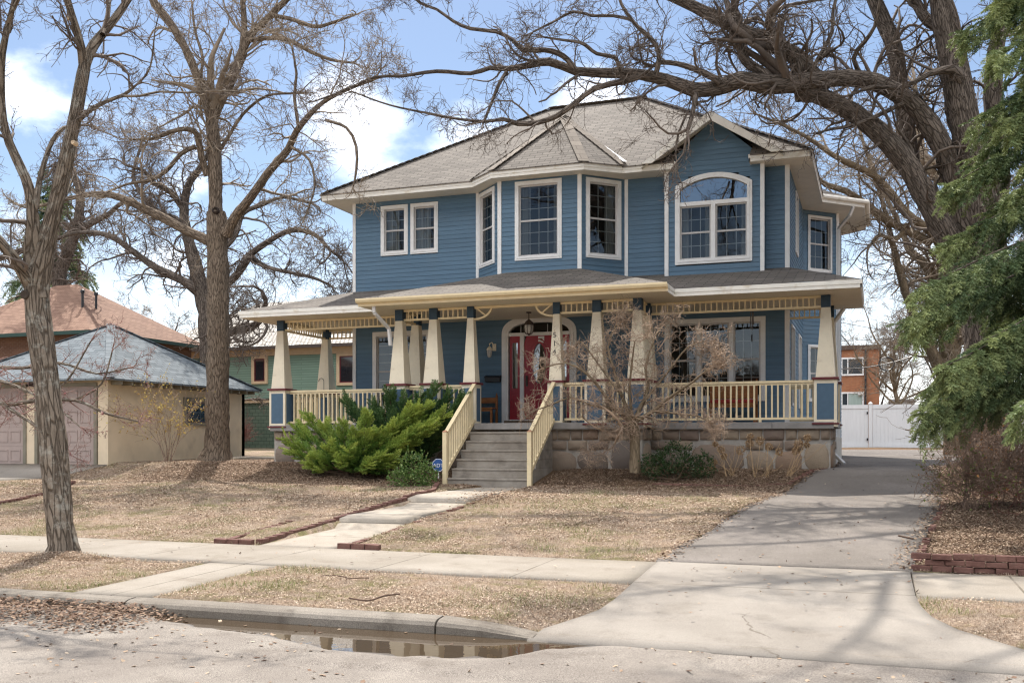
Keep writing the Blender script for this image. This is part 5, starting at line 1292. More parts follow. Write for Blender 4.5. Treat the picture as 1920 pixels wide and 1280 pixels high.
LB_ += [limb3([(-.2, 23.2, 12.6), (-2.2, 21.6, 13.6), (-4.6, 19.6, 14.2), (-7.2, 17.6, 14.4)], .14, .03), limb3([(.6, 23, 12.8), (-.6, 20.8, 13.8), (-2.4, 18.4, 14.4), (-4.2, 16.0, 14.2)], .15, .03), limb3([(-2.2, 21.6, 13.6), (-3.4, 21.0, 15.2), (-6.0, 20.0, 16.2)], .09, .03),
        limb3([(1.0, 23, 13.6), (1.2, 20.6, 14.8), (.4, 18.0, 15.2), (-.8, 15.6, 14.8)], .13, .03), limb3([(-2.4, 18.4, 14.4), (-1.6, 16.6, 15), (-2.0, 14.6, 15.2)], .07, .02), limb3([(-4.6, 19.6, 14.2), (-5.0, 17.4, 14.8), (-5.8, 15.4, 15)], .07, .02), limb3([(-.4, 22.6, 12.4), (-2.6, 22.0, 12.2), (-5.0, 20.6, 12.6), (-8.0, 19.4, 12.6)], .10, .03)]
bt_, _ = bare_tree('shade_tree', 'huge bare tree with furrowed bark and limbs over the roof', (2.13, 23.0, 1.0), LB_,
          [(2.9, (.7, 2.2), .24, .0, 10, 4), (5.2, (.4, 1.05), .26, -.005, 7, 3), (4.2, (.15, .45), .26, .0, 4, 3)], B4, T1, rmin=.0052, lim_r=.045, skip=1, k=18)
# dark twisted oak beyond the second tree
L3 = [skel([(398, 800, 40), (392, 640, 36), (384, 570, 32), (374, 530, 30), (362, 480, 26), (350, 435, 20), (345, 395, 18), (352, 350, 14), (372, 320, 12), (390, 290, 8)], 31),
      skel([(380, 556, 26), (362, 538, 20), (330, 520, 17), (292, 502, 15), (250, 472, 13), (205, 442, 11), (150, 436, 8), (100, 450, 6)], 31, 29.5),
      skel([(350, 432, 14), (330, 412, 14), (300, 400, 12), (270, 370, 9), (250, 330, 7), (262, 280, 5)], 31, 32),
      skel([(384, 560, 20), (440, 520, 14), (470, 478, 13), (500, 455, 11), (545, 432, 10), (590, 440, 8), (620, 470, 6)], 31, 30),
      skel([(400, 640, 22), (430, 622, 18), (460, 616, 15), (480, 608, 14), (486, 596, 13)], 30.5, 29.5),
      skel([(348, 400, 12), (320, 360, 11), (290, 345, 9), (270, 320, 7), (236, 310, 5)], 31, 29.5),
      skel([(405, 480, 16), (440, 440, 13), (455, 400, 11), (490, 385, 8), (530, 370, 6), (580, 380, 5)], 31, 32.5),
      skel([(470, 480, 9), (500, 500, 8), (540, 510, 7), (585, 520, 6), (620, 535, 4)], 30.6, 30),
      skel([(130, 700, 34), (120, 600, 32), (112, 520, 28), (128, 470, 24), (146, 420, 20), (150, 360, 16), (134, 320, 12)], 33, 33),
      skel([(114, 530, 22), (90, 490, 16), (50, 470, 14), (10, 480, 11), (-40, 500, 9)], 33, 32),
      skel([(140, 440, 14), (170, 420, 12), (205, 400, 10), (232, 380, 8), (270, 392, 6)], 33, 32)]
bare_tree('oak_tree', 'dark twisted oak rising behind the tan garage', (-22, 31, 1.15), L3[:8],
          [(3.6, (.9, 2.2), .30, .0, 10, 4), (6.0, (.5, 1.1), .30, .0, 7, 3), (4.0, (.2, .5), .28, .0, 4, 3)], B4, T1, rmin=.0075, lim_r=.05, k=12)
bare_tree('oak_tree', 'dark twisted tree behind the kerb tree, left of the brown roof', (-32, 33, 1.15), L3[8:],
          [(4.5, (.9, 2.2), .30, .0, 10, 4), (6.0, (.5, 1.1), .30, .0, 7, 3), (3.5, (.2, .5), .28, .0, 4, 3)], B4, T1, rmin=.0075, lim_r=.05, k=12)
# pale smooth tree behind the big one
L4 = [skel([(1792, 868, 52), (1790, 820, 44), (1786, 720, 40), (1778, 640, 36), (1768, 560, 32), (1772, 480, 28), (1778, 420, 26), (1782, 330, 22)], 34),
      skel([(1786, 740, 30), (1762, 690, 26), (1738, 640, 22), (1712, 590, 18), (1690, 520, 15), (1672, 450, 12), (1655, 380, 8)], 34, 33),
      skel([(1782, 500, 20), (1750, 440, 18), (1700, 400, 17), (1668, 360, 16), (1640, 330, 14), (1600, 310, 13), (1560, 290, 10), (1520, 262, 8), (1480, 240, 6), (1420, 215, 4)], 33.6, 30),
      skel([(1745, 455, 18), (1700, 432, 17), (1655, 408, 16), (1620, 380, 13), (1585, 358, 12), (1548, 346, 10), (1530, 330, 6)], 33.4, 31.5),
      skel([(1700, 420, 10), (1680, 450, 9), (1650, 440, 8), (1636, 455, 6)], 33, 32.4),
      skel([(1768, 340, 20), (1745, 320, 18), (1730, 290, 16), (1722, 230, 12), (1715, 160, 9)], 34, 35),
      skel([(1770, 600, 18), (1736, 500, 16), (1705, 470, 14), (1690, 430, 10), (1630, 300, 7), (1600, 200, 5)], 34, 35.5),
      skel([(1784, 700, 22), (1800, 600, 20), (1812, 520, 16), (1822, 440, 10)], 34, 35)]
bare_tree('maple_tree', 'smooth tan barked bare tree behind the huge tree', (4.2, 34, 1.2), L4,
          [(2.4, (1.2, 3.0), .17, .03, 9, 4), (6, (.6, 1.4), .2, .02, 6, 3), (4.5, (.25, .6), .22, .02, 4, 3)], B3, T2, rmin=.0075, lim_r=.05, k=12)
# distant bare trees: two kinds built once, then copied
def proto_tree(name, label, H, sd_, bark, tw, forks=5):
    global rng
    keep = rng; rng = np.random.default_rng(sd_)
    z = np.linspace(0, H * .55, 8); o = np.stack([rng.normal(0, .12, 8).cumsum(), rng.normal(0, .12, 8).cumsum(), z, np.linspace(H * .017, H * .008, 8)], -1); o[0, :2] = 0
    limbs = [cr(o, .5)]
    for i in range(forks * 2):
        k = rng.integers(3, 8); a = i * 2.4 + rng.uniform(-.4, .4); L = H * rng.uniform(.3, .5); n = 7; p = o[k, :3].copy(); d = np.array((math.cos(a) * .75, math.sin(a) * .75, .75)); q = []
        for j in range(n):
            q.append((*p, H * .007 * (1 - j / n * .75))); d = nrm(d + rng.normal(0, .14, 3) + (0, 0, .07)); p = p + d * L / n
        limbs.append(cr(q, .5))
    t_, _ = bare_tree(name, label, (0, 0, 0), limbs, [(1.6, (1.5, 3.4), .16, .03, 8, 3), (5, (.7, 1.6), .2, .02, 5, 3), (3, (.4, .8), .2, .0, 3, 3)], bark, tw, 'bare trees far behind the houses', rmin=.014, lim_r=.06, k=7)
    rng = keep; return t_
def copy_tree(o, loc, rz, s, label=None, group=None):
    c = o.copy(); COL.objects.link(c); c.location = loc; c.rotation_euler = (0, 0, rz); c.scale = (s, s, s)
    if label: c['label'] = label
    if group: c['group'] = group
    for ch in o.children:
        d = ch.copy(); COL.objects.link(d); d.parent = c
        for g_ in ch.children:
            e_ = g_.copy(); COL.objects.link(e_); e_.parent = d
    return c
pA = proto_tree('bare_tree', 'bare tree seen over the brown roof, beside its right hip', 14, 3, B4, T3)
pB = proto_tree('bare_tree', 'bare tree standing beside the brick apartment building', 15, 8, B3, T2, 6)
def far(px, Y):
    r = ray(px, 830); d = Y / r[1]; return (float(r[0] * d), Y, 1.4)
FARS = [(pA, 300, 62, .0, .8, None), (pB, 1700, 72, .3, .75, None),
        (pA, 490, 66, 1.1, .62, 'bare tree over the shake roof, just right of the thick trunk'), (pB, 545, 60, 2.0, .52, 'bare tree over the shake roof by the white vent pipe'),
        (pA, 610, 70, 2.6, .72, 'bare tree over the shake roof next to the blue house'), (pB, 30, 55, .5, .8, 'tall bare tree at the left edge, behind the kerb tree'),
        (pA, 1765, 58, 3.5, .8, 'bare tree right behind the white fence, by the spruce'), (pA, 1640, 95, 5.0, .9, 'bare tree rising behind the brick apartment roof'),
        (pB, 1830, 62, 4.2, .9, 'bare tree behind the huge trunk, half hidden by spruce'), (pB, 210, 75, 1.7, .9, 'bare tree directly above the brown roof ridge')]
for o, px, Y, rz, s, lb in FARS:
    if lb is None: o.location = far(px, Y); o.rotation_euler = (0, 0, rz); o.scale = (s, s, s)
    else: copy_tree(o, far(px, Y), rz, s, lb)
for x, rz, lb in ((-14, .4, 'bare tree across the street, mirrored in the bay window'), (-3, 2.1, 'bare tree across the street, mirrored in the arched window'), (-24, 4.0, 'bare tree across the street, mirrored in the left upper windows')):
    copy_tree(pA, (x, -19, 0), rz, .85, lb, 'bare trees across the street')

# ------------------------------------------------------------------ foliage and ground litter
def scatter(name, tv, tf, P, A, m, parent=None, tint=None, kind=None, smooth=False):
    """copies of a small template (verts tv, faces tf) at P with 3x3 frames A, in one mesh"""
    n, k = len(P), len(tv); V = (np.einsum('nij,kj->nki', A, tv) + P[:, None]).reshape(-1, 3)
    F = (tf[None] + (np.arange(n) * k)[:, None, None]).reshape(-1, tf.shape[1])
    at = None if tint is None else np.repeat(tint, k)
    o = mesh_np(name, V, F, m, parent, attr=at, smooth=smooth)
    if kind: o['kind'] = kind
    return o
def frames(D, up=None, roll=None):
    D = nrm(D); r = rng.normal(0, 1, D.shape) if up is None else np.broadcast_to(up, D.shape) + rng.normal(0, .15, D.shape)
    X = nrm(np.cross(r, D)); Y = np.cross(D, X); return np.stack([X, D, Y], -1)      # columns: across, along, normal
def rnd_rot(n, flat=0.0):
    D = rng.normal(0, 1, (n, 3)); D[:, 2] *= 1 - flat; return frames(D, up=np.array((0, 0, 1.)) if flat > .3 else None)
LEAF = (np.array([(-.5, 0, .0), (0, -.6, .02), (.5, 0, .0), (0, .75, -.03), (0, 0, -.12)]), np.array([(0, 1, 4), (1, 2, 4), (2, 3, 4), (3, 0, 4)]))
LEAF2 = (np.array([(-.5, 0, .06), (0, -.7, -.05), (.5, 0, .05), (0, .8, -.06)]), np.array([(0, 1, 2), (0, 2, 3)]))
LEAF1 = (np.array([(-.32, .35, .02), (0, 0, 0), (.32, .35, .02), (0, 1, -.04)]), np.array([(0, 1, 2), (0, 2, 3)]))
def spray(nside, blades, L=1.0, W=.42, bl=.085, bw=.018, droop=0.0, curl=.06, seed=1, thick=.4):
    """a flat feathery frond: side shoots in pairs carrying narrow blades"""
    q = np.random.default_rng(seed); V, F = [], []
    def blade(p, d, l):
        d = d / np.linalg.norm(d); s = np.cross(d, (0, 0, 1)); s = s / (np.linalg.norm(s) + 1e-6); r_ = q.uniform(0, math.pi); s = s * math.cos(r_) + np.cross(d, s) * math.sin(r_); b = len(V)
        V.extend([p - s * bw / 2, p + s * bw / 2, p + d * l]); F.append((b, b + 1, b + 2))
    for i in range(nside):
        t = (i + .5) / nside; y = t * L; base = np.array((0, y, -droop * t * t))
        for sgn in (-1, 1):
            l = W * (1 - t) ** .7 * q.uniform(.6, 1) + .05; d = np.array((sgn * .75, .75, q.uniform(-.3, .3) * thick))
            for j in range(blades):
                u = (j + .5) / blades; p = base + d * l * u + np.array((0, 0, -droop * .5 * u * u))
                for _ in range(2): blade(p, d + q.normal(0, .45, 3) * (1, 1, .8), bl * q.uniform(.7, 1.2))
    for j in range(blades * 3):
        t = j / (blades * 3); blade(np.array((0, t * L, -droop * t * t)), np.array((q.normal(0, .5), 1, q.normal(0, .3))), bl * 1.2)
    return np.array(V), np.array(F)
# --- spreading junipers in front of the porch
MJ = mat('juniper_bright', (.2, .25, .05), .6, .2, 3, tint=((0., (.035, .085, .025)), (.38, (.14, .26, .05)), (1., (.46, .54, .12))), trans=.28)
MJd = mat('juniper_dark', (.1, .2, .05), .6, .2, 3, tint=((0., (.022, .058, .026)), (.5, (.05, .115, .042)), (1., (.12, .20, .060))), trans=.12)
MW = mat('shrub_wood', (.11, .075, .05), .9, .3, 6)
JS = spray(7, 3, L=1, W=.40, bl=.21, bw=.062, seed=2)
def juniper(label, base, plumes, m, dens=46, scale=(.16, .30)):
    t_ = thing('juniper_shrub', base, label, 'shrub'); base = np.array(base)
    SP, SD, ST, limbs = [], [], [], []
    for (tip, w) in plumes:
        tip = np.array(tip); n = 14; k = np.linspace(0, 1, n)[:, None]; mid = base + (tip - base) * .5 + np.array((0, 0, -.10 * np.linalg.norm(tip - base)))
        st_ = base + rng.normal(0, .12, 3) * (1, 1, 0); ax = (1 - k) ** 2 * st_ + 2 * k * (1 - k) * mid + k * k * tip
        limbs.append(np.concatenate([ax, np.linspace(.022, .005, n)[:, None]], 1)); L = np.linalg.norm(tip - st_); cnt = int(dens * L * w)
        t = rng.beta(2.2, 1.3, cnt) * .95 + .05; i = np.minimum((t * (n - 1)).astype(int), n - 2); f = (t * (n - 1) - i)[:, None]; p = ax[i] * (1 - f) + ax[i + 1] * f
        tg = nrm(ax[i + 1] - ax[i]); off = rng.normal(0, 1, (cnt, 3)); off -= (off * tg).sum(1, keepdims=True) * tg; off = nrm(off); sd = .15 * w * (1 - t[:, None]) ** .6 * rng.uniform(.2, 1, (cnt, 1))
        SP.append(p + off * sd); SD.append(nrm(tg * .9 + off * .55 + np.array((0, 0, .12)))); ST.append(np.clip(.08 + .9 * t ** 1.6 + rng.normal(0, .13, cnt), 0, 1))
    P, D, T = map(np.concatenate, (SP, SD, ST)); keep = P[:, 2] > base[2] + .04; P, D, T = P[keep], D[keep], T[keep]
    A = frames(D, up=np.array((0, 0, 1.))) * rng.uniform(*scale, len(P))[:, None, None]
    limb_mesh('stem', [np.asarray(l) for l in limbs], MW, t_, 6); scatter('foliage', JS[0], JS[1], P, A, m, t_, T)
    return t_
def tips(lst, base): return [(onY(x, y, base[1] + dy), w) for (x, y, dy, w) in lst]
jb = gnd(660, 886) + np.array((0, .15, 0)); jb[1] = 20.9; jb[2] = float(zg(jb[0], 20.9))
jl = [(537, 822, -.2, 1.1), (556, 800, .3, 1.1), (575, 775, .5, .9), (590, 852, -.5, 1.1), (545, 845, -.3, .8), (610, 800, .3, 1.2), (640, 790, -.4, 1.2), (668, 806, -.6, 1.2), (618, 838, -.7, 1.1), (700, 812, -.5, 1.2), (640, 862, -.8, .9), (580, 870, -.5, .9), (738, 800, -.4, 1.3), (760, 820, -.5, 1.1), (790, 800, -.4, 1.0), (720, 852, -.7, 1.0), (770, 770, -.2, 1.0), (808, 755, 0, .9), (788, 762, -.1, .9), (835, 775, -.2, .8), (690, 780, 0, 1.1), (745, 860, -.6, .9), (655, 840, -.8, 1.0), (820, 790, -.4, .9), (600, 880, -.5, .7), (690, 870, -.8, .8)]
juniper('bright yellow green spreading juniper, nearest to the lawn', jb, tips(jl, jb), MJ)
jd = np.array((onY(752, 860, 21.35)[0], 21.35, float(zg(-10.6, 21.3)) - .1))
dl = [(730, 735, 0, 1.1), (700, 752, .1, 1.0), (668, 768, .1, .9), (645, 745, .2, .7), (760, 748, -.1, 1.2), (788, 740, 0, .8), (815, 730, 0, .9), (842, 738, 0, .8), (862, 758, -.1, .8), (850, 790, -.2, .8), (826, 812, -.3, .9), (800, 778, -.3, 1.1), (775, 760, -.2, 1.1), (735, 772, -.2, 1.1), (710, 780, -.1, 1.0), (838, 770, -.3, .9), (690, 790, 0, .9), (870, 745, 0, .5)]
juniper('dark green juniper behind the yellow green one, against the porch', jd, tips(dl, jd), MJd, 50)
# --- small leafy shrubs
def leafy(label, base, blobs, n, m, size=(.035, .06), cat='shrub', name='leafy_shrub', stems=9):
    t_ = thing(name, base, label, cat); P, T, D = [], [], []; limbs = []
    for (cx, cy, cz, rx, ry, rz, w) in blobs:
        k = int(n * w); u = nrm(rng.normal(0, 1, (k, 3))); r = rng.uniform(.35, 1, (k, 1)) ** .5; lump = 1 + .22 * np.sin(u[:, :1] * 7 + cx * 9) * np.cos(u[:, 2:] * 6 + cy) + rng.normal(0, .09, (k, 1))
        P.append(np.array((cx, cy, cz)) + u * r * lump * np.array((rx, ry, rz))); D.append(u + rng.normal(0, .55, (k, 3)) + (0, 0, .3)); T.append(rng.beta(2, 2, k))
    for (cx, cy, cz, rx, ry, rz, w) in blobs:
        for _ in range(stems):
            q = np.array((cx, cy, cz)) + rng.normal(0, .5, 3) * (rx, ry, rz); b = np.array(base) + rng.normal(0, .06, 3) * (1, 1, 0); limbs.append(np.concatenate([np.linspace(b, q, 5) + rng.normal(0, .015, (5, 3)), np.linspace(.012, .004, 5)[:, None]], 1))
    P, T, D = map(np.concatenate, (P, T, D)); keep = P[:, 2] > base[2] + .02
    P, T, D = P[keep], T[keep], D[keep]
    limb_mesh('stem', limbs, MW, t_, 5); scatter('foliage', *LEAF1, P, frames(D) * rng.uniform(*size, len(P))[:, None, None], m, t_, T); return t_
MS1 = mat('broad_leaf', (.1, .2, .05), .45, .2, 3, tint=((0., (.045, .11, .022)), (.6, (.12, .21, .045)), (1., (.38, .42, .17))), trans=.2, spec=.4)
MS2 = mat('boxwood_leaf', (.05, .12, .03), .4, .2, 3, tint=((0., (.012, .034, .010)), (.75, (.036, .082, .020)), (1., (.16, .20, .09))), trans=.12, spec=.45)
sb_ = gnd(775, 912)
def rel(b, l): return [(b[0] + x, b[1] + y, b[2] + z, rx, ry, rz, w) for x, y, z, rx, ry, rz, w in l]
leafy('small bright leafy evergreen shrub left of the front steps', sb_, rel(sb_, [(-.05, .1, .42, .32, .3, .34, .36), (.25, .05, .25, .28, .28, .25, .28), (-.30, 0, .18, .26, .26, .20, .22), (.02, -.1, .12, .40, .3, .14, .14)]), 2600, MS1)
xb_ = gnd(1262, 900)
leafy('low dark green boxwood at the stone foundation', xb_, rel(xb_, [(0, .1, .42, .42, .35, .38, .42), (-.42, 0, .28, .32, .32, .26, .26), (.30, .1, .25, .36, .3, .26, .18), (.62, .15, .30, .22, .22, .30, .14)]), 4200, MS2, size=(.03, .055), name='boxwood_shrub')
# --- many stemmed leafless shrubs
def stems(base, n, H, spread, wig=.12, r=.010, lift=.03, npt=10, flare=0.0):
    b = np.array(base) + rng.normal(0, spread * .14 + flare, (n, 3)) * (1, 1, 0); a = rng.uniform(0, 2 * math.pi, n); s = rng.uniform(.1, 1, n) * spread
    D = np.stack([np.cos(a) * s, np.sin(a) * s, np.full(n, 1.)], -1); return grow(b, D, H * rng.uniform(.6, 1.05, n), np.full(n, r) * rng.uniform(.6, 1.2, n), npt, wig, lift)
def bare_shrub(name, label, base, n, H, spread, m, kd=(7, 4), wig=.12, r=.010, leaf=None, nleaf=0, cat='shrub', group=None, ln=(.25, .6), lift=.03, flare=0., k0=4, a=(.3, .9), rmin=.003):
    t_ = thing(name, base, label, cat, group); p0 = stems(base, n, H, spread, wig, r, lift, flare=flare); parts = [(p0[0], np.maximum(p0[1], rmin), k0)]; pr_ = p0
    for i, kdd in enumerate(kd):
        P, D, Q, _ = kids_arr(pr_[0], pr_[1], kdd, .25, 1, a); L = rng.uniform(*ln, len(P)) * .55 ** i; pr_ = grow(P, D, L, np.maximum(Q, rmin), 5, wig * 1.4, lift); pr_ = (pr_[0], np.maximum(pr_[1], rmin)); parts.append((pr_[0], pr_[1], 3))
    z0 = base[2]
    for (p, r_, k) in parts: p[:, :, 2] = np.maximum(p[:, :, 2], z0 - .02 + (0.03 * np.abs(p[:, :, 0] - base[0])))
    twig_mesh('stem', parts, m, t_)
    if leaf:
        pts = parts[-1][0].reshape(-1, 3) if nleaf > 400 else parts[1][0].reshape(-1, 3); i = rng.integers(0, len(pts), nleaf); P = pts[i] + rng.normal(0, .012, (nleaf, 3)); lf_ = scatter('leaf', *LEAF1, P, rnd_rot(nleaf) * rng.uniform(.028, .065, nleaf)[:, None, None], leaf, t_, rng.random(nleaf))
        if nleaf > 100: lf_['kind'] = 'stuff'
    return t_
MRed = mat('red_twig', (.17, .06, .05), .8, .25, 3); MPink = mat('pink_bud_twig', (.25, .155, .13), .8, .25, 3); MBr = mat('brown_twig', (.25, .175, .13), .85, .3, 3)
MYel = mat('yellow_leaf', (.5, .35, .08), .6, .2, 3, tint=((0., (.36, .22, .05)), (1., (.62, .50, .14))), trans=.25)
MBud = mat('red_bud', (.3, .05, .06), .6, .2, 3, tint=((0., (.20, .035, .045)), (1., (.42, .14, .13))))
MDry = mat('dry_orange_leaf', (.4, .18, .06), .7, .2, 3, tint=((0., (.22, .09, .035)), (1., (.50, .25, .09))), trans=.2)
b_ = gnd(440, 853); bare_shrub('red_twig_shrub', 'leafless red stemmed shrub beside the thick yard tree trunk', b_, 60, 1.25, .55, MRed, (5, 3), .10, .008, MDry, 60)
b_ = gnd(395, 853); bare_shrub('red_twig_shrub', 'thin red twigs in front of the thick yard tree trunk', b_ + np.array((0, -.6, 0)), 22, 1.0, .6, MRed, (5, 3), .12, .006)
b_ = gnd(318, 866); bare_shrub('forsythia', 'sparse yellow leaved shrub against the tan garage wall', b_, 12, 2.3, .5, MBr, (7, 3), .08, .012, MYel, 1300, ln=(.4, .9))
b_ = gnd(502, 845); bare_shrub('dry_perennial', 'dark tangle of dry stems beyond the left porch corner', np.array((-15.6, 26.5, 1.15)), 60, 1.3, .5, MBr, (4, 2), .14, .006)
leafy('pale green budding shrub beyond the left porch corner', np.array((-16.1, 28.0, 1.15)), [(-16.1, 28, 2.1, .5, .4, .55, 1)], 500, mat('pale_new_leaf', (.3, .33, .12), .6, .2, 3, tint=((0., (.20, .22, .09)), (1., (.42, .43, .2))), trans=.2), size=(.04, .07), name='budding_shrub')
# --- the small ornamental tree in front of the porch
oy = 20.55
OT = [skel([(1190, 886, 22.4), (1191, 850, 19.2), (1189, 815, 19.2), (1186, 790, 20.8)], oy),
      skel([(1186, 795, 9.9), (1172, 778, 9.3), (1150, 765, 8.1), (1130, 735, 6.2), (1100, 700, 5.0), (1060, 680, 3.1), (1020, 690, 2.5)], oy, oy - .6),
      skel([(1188, 795, 9.9), (1200, 765, 8.7), (1215, 730, 6.2), (1210, 690, 5.0), (1225, 640, 3.7), (1240, 610, 2.5)], oy, oy + .2),
      skel([(1190, 790, 8.7), (1225, 770, 7.4), (1262, 740, 5.6), (1300, 715, 4.3), (1330, 690, 3.1), (1352, 690, 1.9)], oy, oy - .5),
      skel([(1186, 790, 8.7), (1165, 740, 6.8), (1150, 690, 5.0), (1140, 650, 3.7), (1155, 610, 2.5)], oy, oy + .4),
      skel([(1150, 765, 6.2), (1110, 760, 5.0), (1070, 745, 3.7), (1030, 760, 3.1), (1000, 770, 1.9)], oy - .2, oy - .8),
      skel([(1225, 770, 5.6), (1270, 775, 4.3), (1310, 780, 3.1), (1335, 795, 1.9)], oy - .1, oy - .8),
      skel([(1205, 755, 5.6), (1250, 700, 4.3), (1290, 650, 3.1), (1320, 640, 1.9)], oy, oy + .3),
      skel([(1165, 740, 5.0), (1120, 680, 3.7), (1090, 640, 2.5), (1080, 650, 1.9)], oy, oy + .3),
      skel([(1186, 800, 9.9), (1172, 800, 8.1), (1166, 800, 7.4)], oy, oy - .25),
      skel([(1188, 790, 6.2), (1180, 740, 5.0), (1185, 680, 3.7), (1190, 640, 2.5)], oy, oy - .6)]
ot, op = bare_tree('ornamental_tree', 'small bare twiggy ornamental tree in front of the porch columns', gnd(1190, 885), OT,
          [(13, (.35, .9), .40, .02, 9, 3), (4.3, (.2, .45), .40, .01, 6, 3), (2.4, (.08, .2), .36, .03, 4, 3)], B3, mat('pale_bud_twig', (.36, .265, .19), .8, .4, 3), rmin=.0042, lim_r=.016, skip=1, k=10)
pt = op[-1][0][:, -1]; i = rng.integers(0, len(pt), 1500); scatter('bud', *LEAF1, pt[i], rnd_rot(len(i)) * rng.uniform(.010, .022, len(i))[:, None, None], mat('pinkish_bud', (.5, .35, .27), .7, .1, 3, tint=((0., (.44, .23, .18)), (1., (.58, .47, .33)))), ot, rng.random(len(i)), kind='stuff')
# --- dried hydrangeas by the stone base
hy = thing('dried_hydrangea', gnd(1440, 893), 'dried hydrangea with round tan flower heads by the stone wall', 'plant')
MH = mat('dried_flower', (.42, .28, .15), .85, .2, 3, tint=((0., (.25, .15, .075)), (.6, (.44, .30, .17)), (1., (.60, .46, .30))), trans=.2)
MHs = mat('dried_stem', (.36, .25, .14), .85, .2, 3)
HD = [(1341, 832, 5), (1352, 843, 7), (1357, 855, 6), (1389, 844, 9), (1405, 831, 8), (1407, 818, 6), (1425, 826, 8), (1442, 837, 7), (1461, 847, 7), (1497, 832, 9), (1492, 845, 7), (1514, 821, 7), (1513, 834, 5), (1340, 866, 5), (1337, 878, 6)]
HB = [gnd(1370, 893), gnd(1415, 897), gnd(1436, 895), gnd(1478, 893)]
smb = []
for (x, y, r) in HD:
    c = onY(x, y, 21.6); b = HB[int(np.argmin([abs(c[0] - q[0]) for q in HB]))] + rng.normal(0, .06, 3) * (1, 1, 0); mid = (b + c) / 2 + rng.normal(0, .04, 3) + np.array((0, 0, .04)); k = np.linspace(0, 1, 8)[:, None]
    smb.append(np.concatenate([(1 - k) ** 2 * b + 2 * k * (1 - k) * mid + k * k * c, np.full((8, 1), .0055)], 1))
    n = 260; u = nrm(rng.normal(0, 1, (n, 3))); rr = r / FPX * 21.2
    scatter('flower_head', *LEAF1, c + u * rr * rng.uniform(.55, 1.0, (n, 1)), frames(u + rng.normal(0, .7, (n, 3))) * rng.uniform(.022, .036, n)[:, None, None], MH, hy, rng.beta(2, 2, n))
for q in HB:
    for _ in range(4):
        e_ = q + np.array((rng.normal(0, .35), rng.normal(0, .15), rng.uniform(.25, .7))); k = np.linspace(0, 1, 6)[:, None]; smb.append(np.concatenate([q + (e_ - q) * k + rng.normal(0, .015, (6, 3)), np.full((6, 1), .0045)], 1))
limb_mesh('stem', smb, MHs, hy, 5)
# --- spruce on the right
SPN = spray(6, 4, L=.9, W=.34, bl=.17, bw=.052, droop=.10, seed=5, thick=1.3)
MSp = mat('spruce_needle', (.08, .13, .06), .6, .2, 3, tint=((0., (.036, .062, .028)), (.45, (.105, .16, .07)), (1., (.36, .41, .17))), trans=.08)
def spruce(label, base, H, R0, seed, low=.9, dens=1.0, name='spruce_tree', nb=190, mult=1.0):
    q = np.random.default_rng(seed); base = np.array(base, float); t_ = thing(name, base, label, 'tree'); SPp, SDd, STt = [], [], []; limbs = [np.stack([np.full(16, base[0]), np.full(16, base[1]), np.linspace(base[2] - .1, base[2] + H, 16), np.linspace(.26, .02, 16)], -1)]
    for i in range(nb):
        h = low + (H - low) * (i / nb) ** 1.05; a = i * 2.39996 + q.normal(0, .2); L = R0 * (1 - h / H) ** .8 * q.uniform(.55, 1.15) + .25; n = 10; k = np.linspace(0, 1, n)
        rad = L * k; dz = .10 * L * np.sin(k * 3) - .36 * L * k ** 1.6 + .12 * L * k ** 4; ax = np.stack([base[0] + np.cos(a) * rad, base[1] + np.sin(a) * rad, base[2] + h + dz], -1); limbs.append(np.concatenate([ax, np.linspace(.03, .006, n)[:, None]], 1))
        cnt = int(64 * L * dens); t = .1 + .9 * q.beta(1.5, 1.05, cnt); j = np.minimum((t * (n - 1)).astype(int), n - 2); f = (t * (n - 1) - j)[:, None]; p = ax[j] * (1 - f) + ax[j + 1] * f; tg = nrm(ax[j + 1] - ax[j])
        side = np.array((-math.sin(a), math.cos(a), 0)) * np.where(q.random(cnt) < .5, -1, 1)[:, None]; sl = (.16 + .30 * (1 - t)) * min(1, L * .7)
        u = q.uniform(0, 1, cnt)[:, None]; drop = -(u ** 1.3) * q.uniform(.15, .6, cnt)[:, None] * min(1, L)
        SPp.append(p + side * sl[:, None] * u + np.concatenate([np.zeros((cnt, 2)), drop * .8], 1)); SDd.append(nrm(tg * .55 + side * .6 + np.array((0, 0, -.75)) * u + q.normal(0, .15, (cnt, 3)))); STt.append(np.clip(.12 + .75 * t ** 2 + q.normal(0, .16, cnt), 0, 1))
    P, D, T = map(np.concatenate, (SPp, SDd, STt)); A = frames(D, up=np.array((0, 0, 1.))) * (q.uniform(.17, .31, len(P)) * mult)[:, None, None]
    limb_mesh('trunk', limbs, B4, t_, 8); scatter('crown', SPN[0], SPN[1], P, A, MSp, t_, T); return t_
sx, sy = 3.85, 16.6
spruce('big dark green spruce with drooping boughs, right of the driveway', (sx, sy, float(zg(sx, sy))), 18.0, 3.7, 4, low=2.1, dens=1.6, nb=350)
spruce('green conifer behind the forked kerb tree', (-35, 36, 1.2), 13, 3.4, 9, low=.8, dens=.42, nb=90, mult=2.0, name='conifer_tree')
